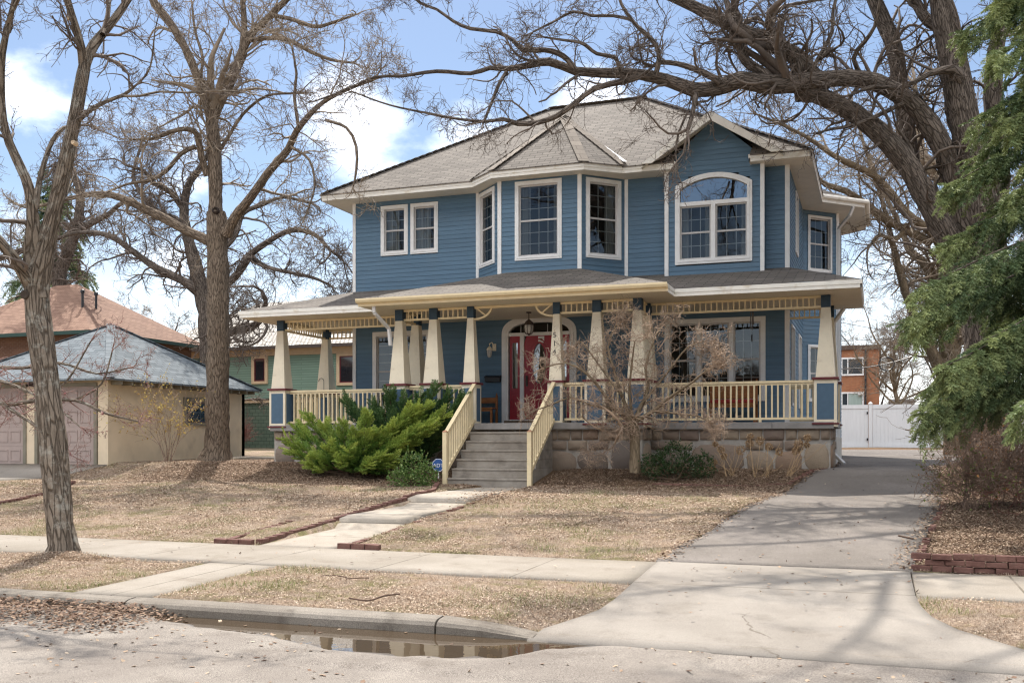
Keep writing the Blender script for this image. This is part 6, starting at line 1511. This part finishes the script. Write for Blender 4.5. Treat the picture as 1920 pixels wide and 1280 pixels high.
# --- tangle of bare shrubs under the spruce
gx = lambda x, y: np.array((x, y, float(zg(x, y))))
for (x, y, n, H, sp_, m, lb) in ((2.35, 17.6, 36, 1.25, 1.0, MBr, 'brown tangle of bare shrub under the spruce'), (1.95, 19.2, 34, 1.4, .9, MBr, 'bare brown shrub left of the tangle, beside the drive'), (3.1, 15.6, 34, 1.2, 1.0, MRed, 'reddish bare shrub at the right edge under the spruce'), (2.2, 21.3, 34, 1.5, .9, MBr, 'bare shrub in front of the white fence end')):
    bare_shrub('bare_shrub', lb, gx(x, y), n, H, sp_, m, (6, 3), .20, .008, MDry, 200, lift=-.02, flare=.15, ln=(.35, .8))
MGr = mat('new_green_leaf', (.2, .25, .06), .6, .2, 3, tint=((0., (.10, .14, .035)), (1., (.26, .30, .10))), trans=.2)
bare_shrub('bare_shrub', 'small pale green budding shrub at the drive edge', gx(1.35, 17.1), 30, .85, .7, MBr, (6, 3), .16, .006, MGr, 420)
bare_shrub('bare_shrub', 'low orange leaved bush by the white fence', gx(3.3, 30), 70, 1.9, .9, MBr, (6, 3), .18, .009, MDry, 480)
# --- red budded boughs entering at the left, before the garage
RB = [skel([(-160, 900, 40), (-140, 800, 30), (-110, 730, 24), (-60, 705, 18), (0, 755, 10), (60, 752, 8), (140, 750, 7), (200, 775, 5), (260, 790, 3)], 16.5, 15.5),
      skel([(-110, 730, 16), (-40, 690, 10), (40, 690, 7), (110, 680, 6), (180, 700, 4), (240, 690, 3)], 16.5, 17),
      skel([(-60, 705, 10), (20, 720, 7), (100, 760, 5), (150, 800, 3)], 16.2, 15.4),
      skel([(0, 755, 8), (70, 800, 6), (130, 850, 3)], 16, 15.5),
      skel([(140, 750, 6), (190, 720, 4), (210, 660, 3)], 16, 16), skel([(60, 752, 6), (120, 720, 5), (170, 640, 3)], 16, 16.4)]
rbt, rbp = bare_tree('redbud_tree', 'low bare tree with red buds reaching before the garage doors', gnd(-160, 905), RB, [(4.5, (.4, .9), .16, .01, 8, 3), (5, (.2, .4), .2, .01, 5, 3), (1.5, (.06, .14), .2, .0, 4, 3)], B1, MPink, rmin=.0042, lim_r=.02, k=8)
pt = rbp[1][0].reshape(-1, 3); i = rng.integers(0, len(pt), 900); scatter('bud', *LEAF1, pt[i], rnd_rot(len(i)) * rng.uniform(.02, .04, len(i))[:, None, None], MBud, rbt, rng.random(len(i)), kind='stuff')
# --- litter on the ground
def in_view(P, m=60):
    d = -P[:, 0] * SN + P[:, 1] * CS; x = HX + FPX * (P[:, 0] * CS + P[:, 1] * SN) / np.maximum(d, .1); return (d > 1) & (x > -m) & (x < 1920 + m)
def paved(X, Y):
    return ((Y > 10.02) & (Y < 11.78)) | ((X > -7.95) & (X < -6.72) & (Y > 11.7) & (Y < 20.2)) | ((X > -7.44) & (X < -6.45) & (Y < 10.1)) | ((X > drive_l(Y) - .02) & (X < drive_r(Y) + .02) & (Y > 7.6)) | ((Y < 7.92)) | ((X > -8.9) & (X < -6.7) & (Y > 19.9)) | ((X > -10.9) & (X < -4.8) & (Y > 21.65)) | ((X > -14.75) & (X < -.95) & (Y > 22.5)) | ((X < -18.9) & (Y > 21.3)) | ((Y > 16) & (X < -17.1) & (X < -19 - (21.35 - Y) * .35))
def pts_on(n, x0, x1, y0, y1, dens):
    X = rng.uniform(x0, x1, n); Y = rng.uniform(y0, y1, n); k = rng.random(n) < dens(X, Y); X, Y = X[k], Y[k]; P = np.stack([X, Y, lawnz(X, Y)], -1); return P[in_view(P)]
def dl_(X, Y):
    return np.where(paved(X, Y), 0, np.clip(.25 + .55 * bedmask(X, Y) + .75 * (vnoise(X, Y, .7, 21) - .5) + .7 * (vnoise(X, Y, 2.6, 22) - .5) + .12 * (Y < 10), .03, 1))
ML = mat('fallen_leaf', (.3, .2, .1), .85, .2, 4, tint=((0., (.085, .050, .034)), (.3, (.20, .125, .085)), (.6, (.35, .245, .165)), (.85, (.45, .345, .245)), (1., (.56, .46, .355))), trans=.1)
P = pts_on(1800000, -24, 5, 7.9, 24, dl_); n = len(P); bm = bedmask(P[:, 0], P[:, 1]); T = np.clip(rng.beta(1.6, 1.3, n) - .22 * bm + .14, 0, 1)
sc_ = rng.uniform(.007, .025, n) * np.clip(P[:, 1] / 13, .75, 1.3)
o = scatter('fallen_leaves', *LEAF2, P + np.stack([np.zeros(n), np.zeros(n), .012 + rng.random(n) * .012], -1), rnd_rot(n, .72) * sc_[:, None, None], ML, None, T); tagit(o, 'brown and tan fallen leaves strewn over the lawn', 'leaves', kind='stuff')
BL = (np.array([(-.06, 0, 0), (.06, 0, 0), (.0, .55, .75)]), np.array([(0, 1, 2)]))
MG = mat('grass_blade', (.4, .33, .2), .8, .2, 3, tint=((0., (.28, .20, .14)), (.55, (.50, .395, .295)), (.72, (.38, .35, .18)), (1., (.13, .17, .045))), trans=.15)
dg_ = lambda X, Y: np.where(paved(X, Y), 0, np.clip((.75 - .7 * bedmask(X, Y)) * (1.5 - Y / 22), .02, 1))
P = pts_on(900000, -22, 5, 7.88, 22, dg_); n = len(P); gm = np.clip((vnoise(P[:, 0], P[:, 1], .8, 31) * .6 + vnoise(P[:, 0], P[:, 1], 3, 32) * .4 - .50) * 6, 0, 1); T = np.clip(rng.beta(2, 2, n) * .55 + gm * rng.uniform(.15, .75, n), 0, 1)
a = rng.uniform(0, 2 * math.pi, n); D = np.stack([np.cos(a), np.sin(a), np.zeros(n)], -1); A = frames(D, up=np.array((0, 0, 1.))) * (rng.uniform(.02, .055, n) * (1 + .55 * gm))[:, None, None]
o = scatter('grass', *BL, P - np.array((0, 0, .004)), A, MG, None, T); tagit(o, 'short dry grass with green patches', 'grass', kind='stuff')
def street_pts(n, f):
    X = rng.uniform(-17, 5, n); Y = rng.uniform(3.8, 7.72, n); k = rng.random(n) < f(X, Y); X, Y = X[k], Y[k]; P = np.stack([X, Y, np.maximum(roadz(X, Y), .014)], -1); return P[in_view(P)]
pile = lambda X, Y: np.clip((Y - 6.55 - .35 * (vnoise(X, Y, 1.3, 41) - .5) * 2 - .55 * np.clip((-X - 9.5) / 3, 0, 1) * 0) * 2.2, 0, 1) * np.clip((-5.75 - X) / .6, 0, 1) * np.clip((X + 17) / 1, 0, 1)
P1 = street_pts(260000, lambda X, Y: pile(X, Y) * .55); P2 = street_pts(9000, lambda X, Y: .05 + .16 * (vnoise(X, Y, .9, 42) > .62) + .8 * np.clip((Y - 7.0) / .5, 0, 1) * np.clip((X - .2) / 1, 0, 1))
P2[:, 2] += .002; pz = P1.copy(); pz[:, 2] += rng.random(len(P1)) * .09 * pile(P1[:, 0], P1[:, 1])
P3 = []
for (n_, f) in ((700, lambda X, Y: ((Y > 10.02) & (Y < 11.78))), (900, lambda X, Y: (X > drive_l(Y)) & (X < drive_r(Y)) & (Y > 7.9) & (Y < 22)), (500, lambda X, Y: (X > -7.9) & (X < -6.75) & (Y > 11.8) & (Y < 19.9))):
    X = rng.uniform(-14, 2, n_ * 4); Y = rng.uniform(7.9, 24, n_ * 4); k = f(X, Y) & (rng.random(n_ * 4) < .30); X, Y = X[k], Y[k]; q_z = np.where((X > -7.95) & (X < -6.7) & (Y > 11.8), walkz(Y), zg(X, Y)) + .024; P3.append(np.stack([X, Y, q_z], -1))
e1 = np.concatenate([np.stack([drive_l(y_) + rng.normal(0, .07, 1300), y_, zg(drive_l(y_), y_) + .03], -1) for y_ in (rng.uniform(11.8, 22, 1300),)] + [np.stack([drive_r(y_) + rng.normal(-.08, .10, 1500), y_, zg(drive_r(y_), y_) + .03], -1) for y_ in (rng.uniform(11.8, 24, 1500),)])
P4 = np.stack([-6.55 + rng.normal(0, .22, 700), 16.9 + rng.normal(0, .55, 700), np.zeros(700)], -1); P4[:, 2] = zg(P4[:, 0], P4[:, 1]) + .05 + rng.random(700) * .1
P = np.concatenate([pz, P2, e1, P4] + P3); n = len(P); T = np.clip(rng.beta(1.6, 1.6, n), 0, 1); T[:len(P1)] *= .62
o = scatter('gutter_leaves', *LEAF, P + np.array((0, 0, .004)), rnd_rot(n, .75) * rng.uniform(.014, .042, n)[:, None, None], ML, None, T); tagit(o, 'wet brown leaves along the kerb, street and paving', 'leaves', kind='stuff')

# ------------------------------------------------------------------ small things
def text_flat(*a, **k): return text_mesh(*a, **k)
ys = thing('yard_sign', (-9.13, 20.5, float(zg(-9.13, 20.5))), 'small blue octagonal security sign on a white stake left of the steps', 'sign')
fsn = Fr(-9.13, 20.5, 1, .12); oc = lambda r, n=8: [(r * math.cos(math.pi / 8 + i * math.pi / 4), 1.11 + r * math.sin(math.pi / 8 + i * math.pi / 4)) for i in range(n)]
M['signblue'] = mat('sign_blue', (.03, .10, .32), .4, .05, 5, spec=.5)
MB().extr(fsn, oc(.155), -.006, .006).build('board', M['signblue'], ys); MB().ring(fsn, oc(.148), oc(.136), .006, .0085).build('border', M['white'], ys)
MB().box(fsn, -.013, .013, .60, .99, -.02, -.006).build('stake', M['downspout'], ys)
text_mesh('lettering', 'ADT', .115, M['white'], ys, fsn(0, 1.10, .008), (R(90), 0, math.atan(.12)), .002, 1.05)
ln_ = thing('pendant_lantern', (-7.94, 23.2, 4.77), 'bronze glass lantern hanging before the red door', 'lantern')
lx, ly = -7.94, 23.2
MB().lathe(lx, ly, [(.001, 4.77), (.07, 4.765), (.06, 4.74), (.012, 4.73), (.012, 4.60), (.03, 4.58), (.05, 4.565), (.10, 4.52), (.125, 4.47), (.135, 4.455), (.12, 4.445)], 8).build('hood', M['bronze'], ln_)
MB().lathe(lx, ly, [(.115, 4.445), (.118, 4.38), (.10, 4.29), (.075, 4.24), (.001, 4.235)], 8).build('glass', M['milky'], ln_)
mb = MB()
for i in range(8):
    a = math.pi / 4 * i; p = [(r * math.cos(a) + lx, r * math.sin(a) + ly, z) for r, z in ((.122, 4.45), (.124, 4.38), (.106, 4.29), (.08, 4.24))]
    for q, w_ in zip(p[:-1], p[1:]): mb.bar(q, w_, .012, .012)
mb.lathe(lx, ly, [(.085, 4.245), (.06, 4.225), (.02, 4.21), (.001, 4.19)], 8).build('cage', M['bronze'], ln_)
wl = thing('wall_lantern', (-9.38, 24.45, 3.95), 'small white wall lantern beside the red door', 'lamp'); wx = -9.38
MB().box(fw, wx + .01, wx + .11, 3.98, 4.16, .0, .03).tube([(wx + .06, YW - .03, 4.10), (wx + .02, YW - .10, 4.19), (wx - .03, YW - .14, 4.15), (wx - .03, YW - .14, 4.08)], .014).lathe(wx - .03, YW - .14, [(.001, 4.10), (.05, 4.06), (.085, 4.0), (.08, 3.99)], 8).build('bracket', M['cream'], wl)
MB().lathe(wx - .03, YW - .14, [(.07, 3.99), (.074, 3.93), (.05, 3.82), (.035, 3.80), (.001, 3.795)], 8).build('glass', M['milky'], wl)
mx_ = thing('mailbox', (-9.345, 24.45, 3.25), 'black wall mailbox between lantern and door', 'mailbox')
MB().box(fw, -9.55, -9.14, 3.17, 3.29, .012, .13).build('body', M['black'], mx_, bevel=.01); MB().extr(Fr(-9.56, YW, 0, -1), [(.01, 3.292), (.15, 3.292), (.145, 3.31), (.01, 3.345)], -.43, .0).build('lid', M['black'], mx_)
def bench(name, lb, x0, x1, y0, y1, zs, zb, cush=None):
    t_ = thing(name, ((x0 + x1) / 2, y0, FZ), lb, 'bench')
    mb = MB()
    for i in range(3): mb.abox(x0, x1, y0 + i * (y1 - y0) / 3, y0 + (i + .9) * (y1 - y0) / 3, zs - .035, zs)
    mb.abox(x0 + .02, x1 - .02, y0 + .02, y0 + .05, zs - .10, zs - .035).build('seat', M['wood'], t_)
    for x in (x0 + .01, x1 - .06):
        for y, h in ((y0 + .01, zs - .036), (y1 - .06, zb)):
            MB().abox(x, x + .05, y, y + .05, FZ, h).lathe(x + .025, y + .025, [(.03, h), (.034, h + .03), (.014, h + .05), (.022, h + .075), (.001, h + .10)] if h == zb else [(.02, h - .01), (.001, h - .01)], 8).build('leg', M['wood'], t_)
    MB().abox(x0 + .06, x1 - .06, y1 - .05, y1 - .025, zs + .12, zb - .02).build('backrest', M['wood'], t_)
    if cush: MB().abox(x0 + .08, x1 - .08, y0 + .04, y1 - .08, zs + .002, zs + .09).build('cushion', cush, t_, bevel=.03)
bench('wooden_bench', 'small wooden bench left of the red door', -10.25, -9.14, 23.85, 24.3, 2.50, 2.78)
bench('porch_bench', 'wooden bench with red cushion behind the right railing', -3.75, -2.62, 23.75, 24.25, 2.52, 3.0, mat('red_cushion', (.28, .035, .03), .8))
wc = thing('wind_chime', (-2.62, 22.95, 4.72), 'dark wind chime hanging under the right porch roof', 'wind chime'); cx_, cy_ = -2.62, 22.95
MB().tube([(cx_, cy_, 4.76), (cx_, cy_, 4.58)], .006).lathe(cx_, cy_, [(.001, 4.60), (.05, 4.58), (.05, 4.56), (.001, 4.56)], 10).build('hanger', M['black'], wc)
for i in range(5):
    a = i * 1.257; MB().tube([(cx_ + .035 * math.cos(a), cy_ + .035 * math.sin(a), 4.5), (cx_ + .035 * math.cos(a), cy_ + .035 * math.sin(a), 4.22 - .03 * i)], .009).build('chime_tube', M['bronze'], wc)
MB().tube([(cx_, cy_, 4.56), (cx_, cy_, 3.95)], .004).lathe(cx_, cy_, [(.001, 4.02), (.02, 3.98), (.02, 3.88), (.001, 3.84)], 8).build('clapper', M['black'], wc)
hk = [(-13.35, 22.78, 2.3), (-13.35, 22.78, 3.18)] + [(-13.35 - .075 + .075 * math.cos(a), 22.78, 3.18 + .075 * math.sin(a)) for a in np.linspace(.3, 3.3, 9)]
o = MB().tube(hk, .008).build('plant_hook', M['black']); tagit(o, 'thin black plant hook standing up from the left railing', 'hook')
# bricks: each one built once and copied
mbk = MB().abox(-.098, .098, -.045, .045, -.055, .03)
M['pav'] = mat('red_paver', (.115, .056, .045), .9, .3, 9, .4, 60, col2=(.19, .10, .08), dirt=((.12, .085, .065), 7, .55, .75, .5))
b0 = mbk.build('edging_brick', M['pav'], bevel=.008)
first = [True]
def brick(p, rz, lb, grp, tilt=.05, sc=1.0):
    if first[0]: o = b0; first[0] = False
    else: o = b0.copy(); COL.objects.link(o)
    o.location = tuple(float(v) for v in p); o.rotation_euler = (rng.normal(0, tilt), rng.normal(0, tilt), rz + rng.normal(0, .05)); o.scale = (sc, sc, sc * 1.0); tagit(o, lb, 'brick', grp)
def brick_row(pts, lb, grp, dz=.0, step=.205, zf=None, skip=0):
    P_ = np.array(pts, float); seg = np.linalg.norm(np.diff(P_, axis=0), axis=1); L = seg.sum(); cum = np.concatenate([[0], np.cumsum(seg)])
    s = step / 2
    while s < L:
        x = np.interp(s, cum, P_[:, 0]); y = np.interp(s, cum, P_[:, 1]); i = min(int(np.searchsorted(cum, s) - 1), len(seg) - 1); d = P_[i + 1] - P_[i]
        if rng.random() >= skip: brick((x, y, (zf(x, y) if zf else float(zg(x, y))) + dz), math.atan2(d[1], d[0]), lb, grp)
        s += step
LBW, GBW = 'red brown brick edging the left side of the front walk', 'bricks along the left side of the front walk'
brick_row([(-8.0, 11.9), (-8.0, 13.95)], LBW, GBW, .03); brick_row([(-8.02, 14.05), (-8.0, 16.45)], LBW, GBW, .04); brick_row([(-8.04, 16.55), (-8.12, 18.0), (-8.75, 19.6)], LBW, GBW, .06)
brick_row([(-8.66, 11.84), (-8.05, 11.84)], 'brick laid along the sidewalk left of the front walk', 'bricks at the sidewalk left of the walk', .04)
brick_row([(-8.62, 11.95), (-8.75, 13.9)], 'half buried brick in the lawn left of the front walk', 'half buried bricks in the left lawn', -.008)
brick_row([(-6.72, 11.84), (-6.18, 11.84)], 'brick laid along the sidewalk right of the front walk', 'bricks at the sidewalk right of the walk', .04)
brick_row([(-6.68, 12.0), (-6.66, 13.9)], 'low brick edging the right side of the front walk', 'bricks along the right side of the front walk', -.012, skip=.25); brick_row([(-6.66, 14.1), (-6.62, 16.4)], 'low brick edging the right side of the front walk', 'bricks along the right side of the front walk', -.005, skip=.3)
brick_row([(-4.3, 20.3), (-2.4, 20.2), (-1.62, 20.45), (-1.05, 22.3)], 'dark brick edging the leafy bed by the driveway', 'bricks edging the bed by the driveway', .0)
brick_row([tuple(gnd(x, y)[:2]) for x, y in ((-30, 952), (30, 940), (85, 928), (140, 905))], 'brick edging the bed at the left lawn end', 'bricks at the left end of the lawn', .03)
brick_row([(.40, 12.15), (.62, 14.2), (.95, 16.9), (1.08, 18.6)], 'pale brick edging the leafy bank along the driveway', 'bricks along the right side of the driveway', .0, step=.215, skip=.35)
rw = MB()
for k in range(3):
    x = .36 + (.11 if k == 1 else 0) + rng.uniform(-.02, .05)
    while x < 6:
        L = .20 + rng.normal(0, .006); y = 11.83 + rng.normal(0, .02) + k * .012; z = .205 + k * .068; a = rng.normal(0, .05)
        f_ = Fr(x, y, 1, a); rw.box(f_, 0, L, z + rng.normal(0, .003), z + .062 + rng.normal(0, .003), -.095, 0); x += L + rng.uniform(.004, .016)
o = rw.build('retaining_wall', M['pav'], bevel=.007); tagit(o, 'low dry stacked red brick retaining wall right of the driveway', 'wall')
# fallen sticks
M['stick'] = mat('stick_bark', (.11, .07, .05), .9, .3, 10)
for pts, r, lb in (([(655, 1128), (690, 1133), (720, 1124), (750, 1120)], .008, 'longest forked stick lying on the grass strip by the kerb'), ([(600, 1085), (625, 1084), (650, 1087)], .007, 'short dark stick on the grass strip near the sidewalk'), ([(648, 1090), (675, 1089), (692, 1088)], .006, 'thin stick on the grass strip, beside the short dark one'), ([(1685, 1008), (1712, 1014)], .012, 'stick at the driveway edge by the brick wall')):
    P_ = [gnd(x, y) + np.array((0, 0, .03)) for x, y in pts]; o = MB().tube(cr([(*p, r) for p in P_], .08)[:, :3], r, 6).build('fallen_stick', M['stick'], smooth=True); tagit(o, lb, 'stick')
# utility cable with a coil
uc = thing('utility_cable', (1.5, 60, 8), 'sagging black overhead cable with a round coil', 'cable')
a_, c_ = onY(1500, 690, 60), onY(1850, 600, 60); k = np.linspace(0, 1, 24); P_ = np.stack([a_[0] + (c_[0] - a_[0]) * k, np.full(24, 60.), a_[2] + (c_[2] - a_[2]) * k - 1.0 * np.sin(k * math.pi)], -1)
MB().tube(P_, .03, 6).build('cable', M['black'], uc); kk = int(24 * .47); q = P_[kk]
MB().tube([(q[0] + .40 * math.cos(a), 60, q[2] + .36 * math.sin(a)) for a in np.linspace(0, 2 * math.pi, 20)], .035, 6).build('coil', M['black'], uc)
for nm_, (x0, y0, x1, y1), lb in (('power_line', (1500, 590, 1800, 630), 'thin upper wire crossing behind the porch corner'), ('power_line', (1560, 640, 1800, 612), 'thin wire rising to the right over the white fence')):
    a_, c_ = onY(x0, y0, 62), onY(x1, y1, 62); o = MB().tube([a_, (a_ + c_) / 2 - (0, 0, .25), c_], .016, 5).build(nm_, M['black']); tagit(o, lb, 'wire')
